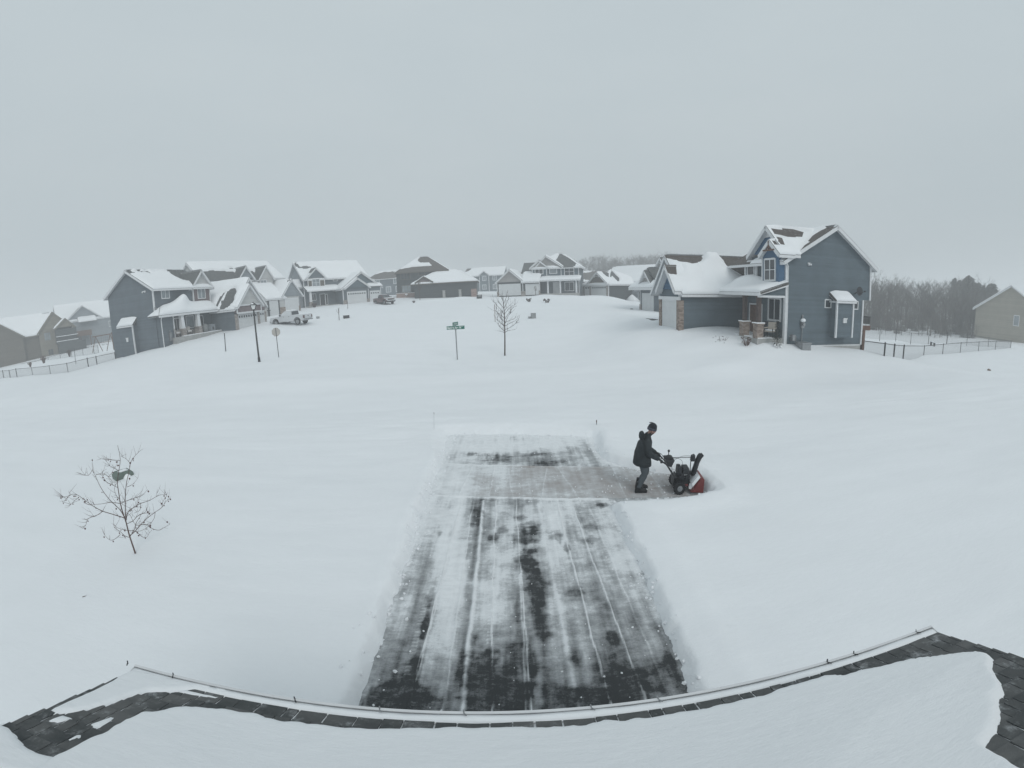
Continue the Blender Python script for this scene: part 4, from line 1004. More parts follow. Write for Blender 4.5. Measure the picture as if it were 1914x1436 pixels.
F_.gable('y', 7.6, 12.9, 1.9, 6, 5.4, 7.55, S_SHAKE, over=.35, rake=.3, ridge=9.75, snow=(True, {'th': .25}), tri=(True, False), rakes=(True, False))
F_.gable('y', 6.75, 10.1, 1.6, 4, 5.35, 6.7, S_SHAKE, over=.35, rake=.25, snow=(True, None), tri=(True, False), rakes=(True, False))
F_.wall(S_BLUE, 7.0, 9.9, 1.7, 1.96, 3, 5.35)
for x in (7.0, 9.9): F_.corner(x, 1.7, 3, 5.3, .13)
F_.corner(12.75, 1.96, 3, 5.3, .13); F_.corner(16.25, 1.96, -.3, 5.3, .13)
F_.win(('y', 1.7, -1), 7.6, 4.15, 1.5, 1.05, 2, 1, None, .12); F_.win(('y', 1.96, -1), 10.5, 4.15, 1.35, 1.0, 1, 1, PALEGLASS, .12); F_.win(('y', 1.96, -1), 13.5, 3.6, 1.75, 1.5, 2, 2, None, .12)
F_.plane((8.3, -.2, 2.75), (16.8, -.2, 2.75), (16.8, 2, 3.4), (8.3, 2, 3.4), {'th': .28}); F_.beam(8.3, 16.8, -.26, -.2, 2.5, 2.72)
for x in (10.3, 12.75, 15.9): F_.column(x, .3, 0, .05, 2.5, .2, .16, .14)
F_.door(('y', 1.98, -1), 11.15, .15, .95, 2.1, DOORWHITE); F_.win(('y', 1.98, -1), 13.5, .6, 1.65, 1.6, 2, 1, None, .14)
F_.part('porch_deck', CONC, lambda mb: mb.box(8.8, 16.4, .0, 2, -.6, .12))
F_.gdoor(('y', 0, -1), .45, -.05, 4.3, 2.2); F_.gdoor(('y', 0, -1), 5.95, -.05, 2.5, 2.05)
for a, b in ((-.05, .35), (4.9, 5.8), (8.5, 8.8)): F_.stonebox(STONE, a, b, -.12, 0, -.6, .75)
F_.corner(0, 0, .75, 2.6, .13); F_.corner(5.3, 0, .75, 2.6, .13); F_.corner(8.7, 0, .75, 2.6, .13)
F_.finish()

# --- taupe-trimmed garage house to its right
G = House('house', 'dark grey house with taupe gable over white garage doors with a window row', (20, 88, 3.2), 232, SHING)
G.wall(S_DARK, -6.9, 0, 0, 7.8, -1, 2.9); G.wall(S_DARK, -7, -1.5, 7.8, 15, -1, 2.9)
G.hip(-6.9, 0, 0, 14, 2.9, 5.9, -3.6, -3.3, 5.2, .4, ({'th': .26, 'bare': [(.3, .7, .3, .4, 1.3)]}, True, True, {'th': .28, 'wob': .3, 'bare': [(.18, .55, .2, .4, 1.5)]}))
G.gable('x', -8, 3, 9, 17, 3.6, 6.9, S_DARK, over=.4, rake=.3, snow=({'th': .28}, True))
G.gable('y', -5.1, -.3, -.15, 3.5, 3.25, 5.3, S_TAUPE, over=.35, rake=.35, snow=({'bare': [(.4, .6, .6, .5, 1.5)]}, {'th': .22, 'bare': [(.3, .8, .3, .3, 1.2)]}), tri=(True, False), rakes=(True, False), peak=.45)
G.part('gable_bracket', WHITE, lambda mb: (mb.box(-3.3, -2.1, -.5, -.44, 4.55, 4.65), mb.box(-3.3, -3.22, -.5, -.44, 4.3, 4.55), mb.box(-2.18, -2.1, -.5, -.44, 4.3, 4.55)))
G.gdoor(('y', 0, -1), -6.3, .1, 1.3, 2.55, 2); G.gdoor(('y', 0, -1), -4.45, .05, 3.9, 2.6, 7)
for a, b in ((-5.0, -4.6), (-.5, -.02)): G.stonebox(STONE, a, b, -.12, 0, -.6, 2.7)
G.corner(0, 0, -.4, 2.85, .18); G.corner(-6.9, 0, -.4, 2.85, .14)
G.part('porch', S_MID, lambda mb: (mb.box(0, 1.6, 7.9, 8.2, -.8, 2.6), mb.box(0, 1.5, 6.6, 7.9, -.8, .2)))
G.part('entry_snow', ROOFSNOW, lambda mb: (mb.taper(1.0, 6.6, -.8, .75, 1.5, 1.2, .1, .1)), None, smooth=True)
G.finish()

# --- house with a porch gable further right
G2 = House('house', 'dark house with small porch gable on white columns, half hidden by a garage', (30.45, 103.6, 3.1), 215, SHING)
G2.wall(S_DARK, -8, 6, 1.5, 10, -1, 5.0)
G2.gable('x', -8, 6, 1.5, 10.5, 4.9, 7.4, S_DARK, over=.4, rake=.4, snow=({'th': .25, 'bare': [(.8, .6, .4, .5, .9)]}, True))
G2.gable('y', -4.6, .5, -.5, 5, 4.6, 6.2, S_TAUPE, over=.35, rake=.35, snow=(True, {'th': .25, 'bare': [(.4, .6, .3, .3, 1)]}), tri=(True, False), rakes=(True, False))
G2.beam(-4.7, .6, -.7, -.5, 4.2, 4.6)
for x in (-4.3, .3): G2.column(x, -.4, 0, 1.0, 4.25, .35, .28, .22)
G2.door(('y', 1.5, -1), -2.5, 0, 1.1, 2.2, DARKM)
G2.finish()

# --- blue garage house just beyond the nearest right-hand house
R2 = House('house', 'narrow blue-grey garage house just left of the large slate blue house', (19.07, 53.71, 2.02), 262, SHING)
R2.wall(S_GREY, -6.4, 0, 0, 9, -1, 2.9); R2.wall(S_BLUE, .002, .02, .1, 9, -1, 2.85)
R2.wall(S_MID, -9.5, -2, 3.4, 11, -1, 5.5)
R2.gable('y', -8.2, .1, -.0, 9, 2.95, 5.6, S_TAUPE, over=.5, rake=.3, snow=({'th': .25}, {'th': .22, 'wob': .3, 'bare': [(.55, .65, .42, .5, 1.8), (.9, .8, .2, .3, 1.2)]}), tri=(False, True), rakes=(False, False))
R2.gable('y', -6.1, -1.5, -.25, 3.5, 3.2, 5.3, S_SHAKE, over=.3, rake=.4, snow=(True, None), tri=(True, False), rakes=(True, False), peak=.8)
R2.plane((-8.3, -1.0, 3.2), (.5, -1.0, 3.2), (.3, .2, 4.0), (-8.1, .2, 4.0), {'th': .22}); R2.beam(-8.2, .4, -1.0, -.93, 2.85, 3.18)
R2.gable('y', -8.1, -3.7, 3.2, 10, 5.5, 7.2, S_SHAKE, over=.3, rake=.4, snow=(True, {'th': .2, 'bare': [(.7, .7, .4, .4, 1.5)]}), tri=(True, False), rakes=(True, False), peak=.7)
R2.gdoor(('y', 0, -1), -5.6, .0, 3.3, 2.3); R2.corner(0, 0, .9, 2.85, .16); R2.corner(-6.3, 0, .9, 2.85, .16)
R2.stonebox(STONE, -.45, .1, -.12, .1, -.8, .9); R2.stonebox(STONE, -6.5, -5.9, -.12, .1, -.8, .9)
R2.win(('x', .02, 1), 3.0, 1.0, .8, 1.2, 1, 2)
R2.finish()

# --- far houses
Eh = House('house', 'faint far blue-grey house with small central gable, right of the hip-roofed house', (-8.08, 149.8, 5.76), 190, SHINGB, cell=.5)
Eh.wall(S_BLUE, -6.6, 6.6, 0, 9, -2, 5.4); Eh.gable('x', -6.6, 6.6, 0, 9, 5.4, 8.0, S_BLUE, snow=({'th': .3, 'bare': [(.02, .9, .12, .3, 1.2)]}, True))
Eh.gable('y', -1.3, 1.9, -.6, 3, 5.5, 6.7, S_BLUE, over=.3, rake=.3, tri=(True, False), rakes=(True, False)); Eh.wall(S_BLUE, -1.3, 1.9, -.5, 0, -2, 5.5)
for x in (-1.3, 1.9): Eh.corner(x, -.5, 0, 5.4, .2)
for a, z in ((-4.6, 3.7), (-.2, 3.7), (3.2, 3.7), (-4.6, .8), (-.3, .8), (3.2, .8)): Eh.win(('y', -.5 if -1 < a < 1 else 0, -1), a, z, 1.1, 1.3, 2, 1, PALEGLASS, .15)
Eh.finish()
Cb = House('house', 'faint grey-blue house with a brown roof behind the dark red pickup', (-36.5, 130, 6.3), 178, SHINGB, cell=.5)
Cb.wall(S_GREY, -5.2, 6.5, 0, 9, -2.5, 4.9); Cb.hip(-5.2, 6.5, 0, 9, 4.9, 7.2, -2.6, 4, 4.5, .4, ({'th': .2, 'bare': [(.5, .45, .6, .5, 1.2)]}, True, True, True))
for a, z in ((.4, .9), (2.8, 3.3), (3.4, .9), (-3, 3.3)): Cb.win(('y', 0, -1), a, z, 1.3, 1.4, 2, 1, PALEGLASS, .15)
Cb.finish()
Hf = House('house', 'low brown-roofed house in the haze below the wooded hill', (32, 140, 4.6), 190, SHINGB, cell=.5)
Hf.wall(S_TAUPE, -8, 8, 0, 9, -3, 3.4); Hf.gable('x', -8, 8, 0, 9, 3.4, 6.6, S_TAUPE, snow=({'th': .12, 'bare': [(.55, .5, .6, .6, 2)]}, True)); Hf.gable('x', -15, -8, 1, 9, 3.4, 6.0, S_TAUPE, snow=({'th': .25}, True)); Hf.wall(S_TAUPE, -15, -8, 1, 9, -3, 3.4)
Hf.win(('y', 0, -1), -3, 1, 1.4, 1.3, 2, 1); Hf.win(('y', 0, -1), 3, 1, 1.4, 1.3, 2, 1); Hf.finish()
Hl = House('house', 'hazy grey house with a white roof beyond the left row of houses', (-70, 118, 6), 140, SHINGB, cell=.5)
Hl.wall(S_MID, -7, 7, 0, 9, -3, 4.6); Hl.gable('x', -7, 7, 0, 9, 4.6, 7.4, S_MID, snow=({'th': .25}, True)); Hl.win(('y', 0, -1), -3, 1, 1.4, 1.3, 2, 1); Hl.win(('y', 0, -1), 3, 1, 1.4, 1.3, 2, 1); Hl.finish()
L1 = House('house', 'tan house with an upper deck and two gables at the far left edge', (-104.7, 68.28, 1.55), 120, SHINGB, cell=.4, trim=S_TAN)
L1.wall(S_TAN, .3, 8.6, 0, 9, -2, 5.0); L1.wall(S_TAUPE, -18, .3, .6, 10, -2.2, 4.7)
L1.gable('y', .2, 8.6, -.05, 9, 4.95, 9.1, S_TAN, over=.4, rake=.35, ridge=3.9, snow=(True, {'bare': [(.75, .8, .3, .3, 1.4)]}), tri=(True, True), rakes=(True, False))
L1.gable('x', -14, 4, .6, 12, 4.7, 9.2, S_TAUPE, over=.45, rake=.3, snow=({'th': .28, 'bare': [(.93, 1, .06, .05, 1)]}, True))
L1.gable('y', -13.0, -3.2, -.6, 6, 4.6, 7.9, S_TAUPE, over=.45, rake=.35, snow=(True, {'th': .25}), tri=(True, False), rakes=(True, False)); L1.wall(S_TAUPE, -12.8, -3.4, -.5, .6, -2.2, 4.6)
L1.gable('y', 4.2, 8.4, -2.6, 2, 5.4, 7.2, S_TAN, over=.4, rake=.3, ridge=6.5, snow=({'th': .3}, {'th': .1, 'bare': [(.5, .5, .6, .6, 1)]}), tri=(True, False), rakes=(True, False))
L1.wall(S_TAN, 7.9, 8.4, -2.5, 0, -1, 5.4)
L1.win(('y', 0, -1), 1.5, 3.0, 1.4, 1.7, 3, 1, PALEGLASS); L1.win(('y', 0, -1), 1.9, -.3, 1.1, 1.2, 2, 1)
L1.part('upper_deck', S_DARK, lambda mb: (mb.box(3.9, 8.9, -2.9, 0, 1.9, 2.3), mb.box(4.0, 8.8, -2.6, -.02, 2.5, 5.0), mb.box(4.2, 10.6, -3.0, -.1, -1.2, 1.9)))
L1.part('deck_railing', DARKM, lambda mb: [mb.box(3.9, 9.0, -2.95, -2.88, z, z + .08) for z in (2.5, 3.3)] + [mb.box(3.9 + k * .3, 3.95 + k * .3, -2.94, -2.89, 2.3, 3.3) for k in range(17)])
L1.part('deck_snow', ROOFSNOW, lambda mb: (mb.box(3.9, 9.0, -3.0, -2.8, 3.38, 3.5), mb.box(3.9, 9.0, -3.05, -2.6, 2.3, 2.42)))
L1.finish()
L2 = House('house', 'light grey house with a wide snowy roof behind the tan house and the swing set', (-104.5, 85.4, 2.2), 120, SHINGB, cell=.4)
L2.wall(S_MID, -7, 12, 0, 9, -3, 6.1)
L2.gable('y', -7.0, 2.0, -.05, 6, 6.2, 9.5, S_MID, over=.4, rake=.35, ridge=-2.6, snow=({'bare': [(.5, .5, .5, .5, 1.3)]}, {'bare': [(.8, .85, .25, .2, 1.5)]}), tri=(True, False), rakes=(True, False))
L2.gable('x', -9, 12, 0.2, 10, 6.1, 10.4, S_MID, over=.4, rake=.35, snow=({'th': .28}, True))
L2.plane((-4.1, -1.5, 5.5), (.6, -1.5, 5.5), (.6, 0, 6.7), (-4.1, 0, 6.7), {'th': .25})
L2.part('upper_deck', WOODB, lambda mb: (mb.box(-5.0, -1.2, -2.4, 0, 2.1, 2.5), mb.box(-5, -1.2, -2.44, -2.36, 2.5, 3.4), mb.box(-4.2, -4.0, -2.4, -2.2, -1, 2.1), mb.box(-1.8, -1.6, -2.4, -2.2, -1, 2.1)))
L2.win(('y', 0, -1), 4, 3.5, 1.4, 1.3, 2, 1, PALEGLASS); L2.win(('y', 0, -1), 7, 3.5, 1.4, 1.3, 2, 1, PALEGLASS)
L2.finish()
T_ = House('house', 'plain tan gabled house at the right edge of the picture', (83.34, 55.27, -1.1), 240, SHINGB, cell=.4)
T_.wall(S_TAN2, 0, 12.3, 0, 12, -3, 5.1)
T_.gable('y', 0, 12.3, -.02, 12, 5.05, 9.2, S_TAN2, over=.6, rake=.3, snow=(True, {'th': .15, 'bare': [(.6, .7, .5, .4, 1)]}))
T_.win(('y', 0, -1), 7.0, 2.55, .85, 1.65, 1, 1, PALEGLASS)
T_.finish()

# ================================================================== street furniture, vehicles
def smooth_path(pts, k=4):
    P = [Vector(p) for p in pts]; out = []
    for i in range(len(P) - 1):
        a, b, c, d = P[max(i - 1, 0)], P[i], P[i + 1], P[min(i + 2, len(P) - 1)]
        for j in range(k):
            t = j / k
            out.append(.5 * ((2 * b) + (c - a) * t + (2 * a - 5 * b + 4 * c - d) * t * t + (3 * b - a - 3 * c + d) * t ** 3))
    out.append(P[-1]); return out
def face_cam(p): return math.atan2(p.y, p.x) - PI / 2            # local -y looks at the camera
def on_line(px, py, p, q):
    """where a sight line meets the upright plane through p and q"""
    d = sight(px, py); ex, ey = q[0] - p[0], q[1] - p[1]
    t = (p[0] * ey - p[1] * ex) / (d.x * ey - d.y * ex)
    return Vector((0, 0, CAM_H)) + d * t
def text_mesh(name, body, size, mat, parent, loc, rot, xs=1.0):
    cu = bpy.data.curves.new(name, 'FONT'); cu.body = body; cu.size = size; cu.align_x = 'CENTER'; cu.align_y = 'CENTER'; cu.extrude = .002; cu.offset = .009
    o = bpy.data.objects.new(name, cu); COL.objects.link(o)
    me = bpy.data.meshes.new_from_object(o.evaluated_get(bpy.context.evaluated_depsgraph_get()))
    bpy.data.objects.remove(o); bpy.data.curves.remove(cu)
    me.name = name; me.materials.clear(); me.materials.append(mat)
    t = bpy.data.objects.new(name, me); COL.objects.link(t); t.parent = parent; t.location = loc; t.rotation_euler = rot; t.scale = (xs, 1, 1)
    return t
GREEN = plain('sign_green', (.012, .15, .11), .4, .1, 3); SIGNWHITE = plain('sign_lettering', (.72, .75, .74), .4, .03)
SIGNBACK = plain('sign_back', (.44, .42, .39), .5, .12, 4); SIGNRED = plain('sign_red', (.45, .02, .025), .4, .08); LAMPGL = plain('frosted_lamp_glass', (.72, .73, .72), .3, .06, 6)

# street lamp
p = hit(485, 678); h = height_at(p, 474, 566)
t = thing('street_lamp', 'black street lamp with a four-sided lantern on a tall pole', 'street lamp', p, .5)
mb = MB(); mb.tube([(0, 0, -.4), (0, 0, .35), (0, 0, .42), (0, 0, h - .62)], [.115, .115, .085, .062], 12); mb.tube([(0, 0, h - .66), (0, 0, h - .58)], [.075, .11], 10); mb.build('pole', BLACKM, t, True)
mb = MB(); mb.hexa([(-.12, -.12, h - .57), (.12, -.12, h - .57), (.12, .12, h - .57), (-.12, .12, h - .57), (-.24, -.24, h - .2), (.24, -.24, h - .2), (.24, .24, h - .2), (-.24, .24, h - .2)]); mb.build('lantern_glass', LAMPGL, t)
mb = MB()
for a, b in ((1, 1), (1, -1), (-1, 1), (-1, -1)): mb.bar((a * .125, b * .125, h - .58), (a * .25, b * .25, h - .19), .035)
mb.box(-.14, .14, -.14, .14, h - .6, h - .565)
mb.hexa([(-.33, -.33, h - .2), (.33, -.33, h - .2), (.33, .33, h - .2), (-.33, .33, h - .2), (-.1, -.1, h - .02), (.1, -.1, h - .02), (.1, .1, h - .02), (-.1, .1, h - .02)]); mb.tube([(0, 0, h - .03), (0, 0, h + .04), (0, 0, h + .09)], [.06, .045, .01], 8)
mb.build('lantern_frame', BLACKM, t)
mb = MB(); mb.hexa([(-.3, -.3, h - .18), (.1, -.3, h - .18), (.05, .2, h - .18), (-.3, .2, h - .18), (-.12, -.12, h - .03), (.0, -.12, h - .03), (.0, .1, h - .03), (-.12, .1, h - .03)]); mb.build('cap_snow', ROOFSNOW, t)

# stop sign seen from behind
p = hit(521, 668); h = height_at(p, 514, 613)
t = thing('stop_sign', 'stop sign seen from its pale back, on a dark metal post', 'road sign', p, face_cam(p) + .15)
mb = MB(); mb.box(-.03, .03, -.05, -.02, -.4, h - .02); mb.build('post', POSTG, t)
oc = [(.385 * math.cos(PI / 8 + k * PI / 4) / math.cos(PI / 8), h - .39 + .385 * math.sin(PI / 8 + k * PI / 4) / math.cos(PI / 8)) for k in range(8)]
mb = MB(); mb.prism(oc, 'y', -.018, .0); mb.build('sign_panel', SIGNBACK, t)
mb = MB(); mb.prism([(x * .94, (z - h + .39) * .94 + h - .39) for x, z in oc], 'y', .001, .006); f = mb.build('sign_face', SIGNRED, t)
text_mesh('lettering', 'STOP', .30, SIGNWHITE, f, (0, .009, h - .39), (PI / 2, 0, PI), .9)
for z in (h - .18, h - .6):
    mb = MB(); mb.box(-.02, .02, -.06, -.045, z - .02, z + .02); mb.build('bolt', STEEL, t)

# street name sign
p = hit(855, 673); h = height_at(p, 851.5, 601)
t = thing('street_sign', 'green street name sign with two crossed blades on a thin steel post', 'street sign', p, face_cam(p) - .12)
mb = MB(); mb.tube([(0, 0, -.4), (0, 0, h - .62)], .045, 8); mb.box(-.07, .07, -.03, .03, h - .66, h - .58); mb.build('post', STEEL, t)
mb = MB(); mb.box(-.68, .68, -.008, .008, h - .6, h - .34); bl = mb.build('blade', GREEN, t)
text_mesh('lettering', 'Hamlet Ave N', .25, SIGNWHITE, bl, (-.12, -.012, h - .475), (PI / 2, 0, 0), .74)
mb = MB(); mb.box(.42, .6, -.011, -.009, h - .40, h - .375); mb.build('block_number', SIGNWHITE, bl)
mb = MB(); mb.box(-.05, .05, -.03, .03, h - .34, h - .30); mb.build('bracket', STEEL, t)
mb = MB(); mb.box(-.45, .45, -.008, .008, h - .30, h - .05)
b2 = mb.build('blade', GREEN, t); b2.rotation_euler = (0, 0, 1.22)
mb = MB(); mb.box(-.33, .33, -.011, -.009, h - .24, h - .11); f = mb.build('lettering', plain('faded_sign_print', (.30, .38, .36), .5), b2)

# utility boxes, posts and stakes
def pedestal(name, label, px, py, ptop, w, d, mat, cat, group=None, rz=.2):
    p = hit(px, py); h = height_at(p, px, ptop)
    t = thing(name, label, cat, p, face_cam(p) + rz, group)
    mb = MB(); mb.taper(0, 0, -.5, h - .04, w / 2, d / 2, w / 2 * .96, d / 2 * .96); mb.build('cabinet', mat, t, bevel=.012)
    mb = MB(); mb.box(-w / 2 - .015, w / 2 + .015, -d / 2 - .015, d / 2 + .015, h - .04, h); mb.build('lid', mat, t, bevel=.01)
    mb = MB(); mb.taper(0, 0, h, h + .05, w / 2, d / 2, w / 2 * .6, d / 2 * .6); mb.build('cap_snow', ROOFSNOW, t)
    return t
PEDG = plain('pedestal_grey', (.27, .28, .285), .6, .1, 4)
UGREEN = plain('utility_green', (.135, .17, .15), .6, .15, 4)
pedestal('utility_pedestal', 'taller grey utility pedestal in the open snow right of the bare street tree', 997, 594.5, 585, .55, .45, PEDG, 'utility box')
pedestal('utility_pedestal', 'short grey utility stub beside the taller grey pedestal', 992, 594.5, 591.5, .5, .45, PEDG, 'utility box')
pedestal('utility_box', 'small dark square utility box in the snow before the grey garage house', 647.5, 595.5, 589.5, .85, .5, POSTG, 'utility box')
pedestal('utility_pedestal', 'small pale utility box in the snow behind the white pickup', 594.5, 597, 591.5, .42, .4, PEDG, 'utility box')
t = pedestal('mailbox', 'dark mailbox pillar with a snow cap beside the long dark side wall', 896, 559, 551, .95, .6, S_DARK, 'mailbox')
mb = MB(); mb.box(-.3, .3, -.36, -.3, .35, .6); mb.build('mail_slot', PEDG, t)
p = hit(231, 893); rzb = face_cam(p)
t = thing('utility_box', 'dull green buried utility box poking from the snow behind the young fruit tree', 'utility box', p, rzb + .25); t.scale = (.72, .72, .72)
mb = MB(); mb.prism([(-.46, -.3), (.46, -.3), (.46, .14), (.36, .26), (-.28, .30), (-.46, .2)], 'y', -.32, .32); mb.build('cabinet', UGREEN, t, bevel=.03)
mb = MB(); mb.loft([[(x, y, .262 + .05 * max(0, 1 - (x / .36) ** 2) * (1 - (y / .3) ** 2)) for x in [-.3 + .1 * i for i in range(7)]] for y in (-.2, -.05, .1, .28)], False); mb.build('box_snow', ROOFSNOW, t, True)
mb = MB(); mb.loft([[(.10 + .24 * math.cos(a) * r, -.42 - .2 * math.sin(a) * r + .1, -.06 + .22 * (1 - r * r)) for a in [2 * PI * k / 12 for k in range(12)]] for r in (1, .7, .35, .05)]); mb.build('box_snow', ROOFSNOW, t, True)

def stake(name, label, px, py, ptop, ptx, rad, mat, cat, capm=None, group=None):
    p = hit(px, py) if py < 760 else level(px, py, .0)
    if py >= 760: p.z = gz(p.x, p.y)
    h = height_at(p, ptx, ptop)
    t = thing(name, label, cat, p, 0, group) if capm else None
    d = sight(ptx, ptop); s_ = math.hypot(p.x, p.y) / math.hypot(d.x, d.y); lean = (d.x * s_ - p.x, d.y * s_ - p.y)
    mb = MB(); mb.tube([(-lean[0] * .2, -lean[1] * .2, -.25), (lean[0], lean[1], h)], rad, 6); o = mb.build('rod' if capm else name, mat, t)
    if not capm: o.location = p; tag(o, label, cat, group)
    if capm:
        mb = MB(); mb.tube([(lean[0], lean[1], h - .08), (lean[0], lean[1], h + .01)], rad * 1.7, 6); mb.build('reflector', capm, t)
    return t
stake('driveway_marker', 'thin driveway marker rod in the snow left of the cleared apron', 811, 803, 771, 811, .004, PEDG, 'marker', BARK)
stake('driveway_marker', 'short driveway marker stake right of the cleared apron', 1115, 796, 786, 1115, .011, DARKM, 'marker', BARKR)
stake('marker_pole', 'thin two-tone pole in the snow before the left porch house', 422, 656.5, 623, 419.5, .045, POSTG, 'pole', PEDG)
stake('marker_pole', 'slim dark stake behind the bare street tree', 925.5, 601, 569, 924.5, .035, WOODB, 'pole')
p = level(157, 1115, 0); p.z = gz(p.x, p.y); t = thing('leaf', 'single brown leaf lying on the snow at the lower left', 'leaf', p, .8); t.scale = (.55, .55, .55)
mb = MB(); mb.loft([[(x, -.022 * w, .012 + .02 * abs(x)), (x, 0, .005), (x, .022 * w, .018 + .02 * abs(x)), (x, 0, .008)] for x, w in ((-.07, .1), (-.03, 1), (.02, .9), (.06, .2))]); mb.build('blade', BARKR, t)
mb = MB(); mb.tube([(.06, 0, .012), (.12, .015, .03)], .004, 5); mb.build('stem', BARK, t)
p = hit(1849, 692.5); t = thing('boulder', 'small dark stone tip poking out of the snow at far right', 'stone', p)
mb = MB(); mb.ball((0, 0, .02), .17, 9, 6, .9); o = mb.build('stone', STONEB, t)
for v in o.data.vertices: v.co += Vector((mnoise.noise(v.co * 4), mnoise.noise(v.co * 5 + Vector((3, 1, 2))), mnoise.noise(v.co * 4.5))) * .08
mb = MB(); mb.ball((.02, .03, .15), .08, 8, 5, .5); mb.build('cap_snow', ROOFSNOW, t)

# bare pavement showing on the neighbours' drives
def pave_patch(pxs, mat):
    P = [hit(*q) for q in pxs]; c = sum(P, Vector()) / len(P)
    xs = [q.x for q in P]; ys = [q.y for q in P]
    X, Y = np.meshgrid(np.linspace(min(xs) - .2, max(xs) + .2, 40), np.linspace(min(ys) - .2, max(ys) + .2, 40))
    d = -poly_sd(X, Y, [(q.x, q.y) for q in P]) + (fbm(X * 1.5, Y * 1.5, 3, 4) - .5) * .5
    Z = snow_top(X, Y) + np.where(d > 0, .035 * sstep(0, .15, d), -.03)
    ii = np.arange(X.size).reshape(X.shape); q = np.stack([ii[:-1, :-1], ii[:-1, 1:], ii[1:, 1:], ii[1:, :-1]], -1).reshape(-1, 4)
    q = q[(d.ravel()[q] > -.05).any(1)]
    if len(q): struct(mesh_np('driveway_patch', np.stack([X, Y, Z], -1).reshape(-1, 3), q, mat))
PAVE = plain('dark_pavement', (.07, .072, .075), .8, .3, 2)
pave_patch([(1206, 596.5), (1222, 596), (1231, 597.5), (1222, 599), (1214, 598.6)], PAVE)
pave_patch([(1226, 600.5), (1246, 602.5), (1256, 605.5), (1240, 604.5)], PAVE)
pave_patch([(1177, 576.8), (1184, 577), (1183, 578.6), (1178, 578.5)], PAVE)

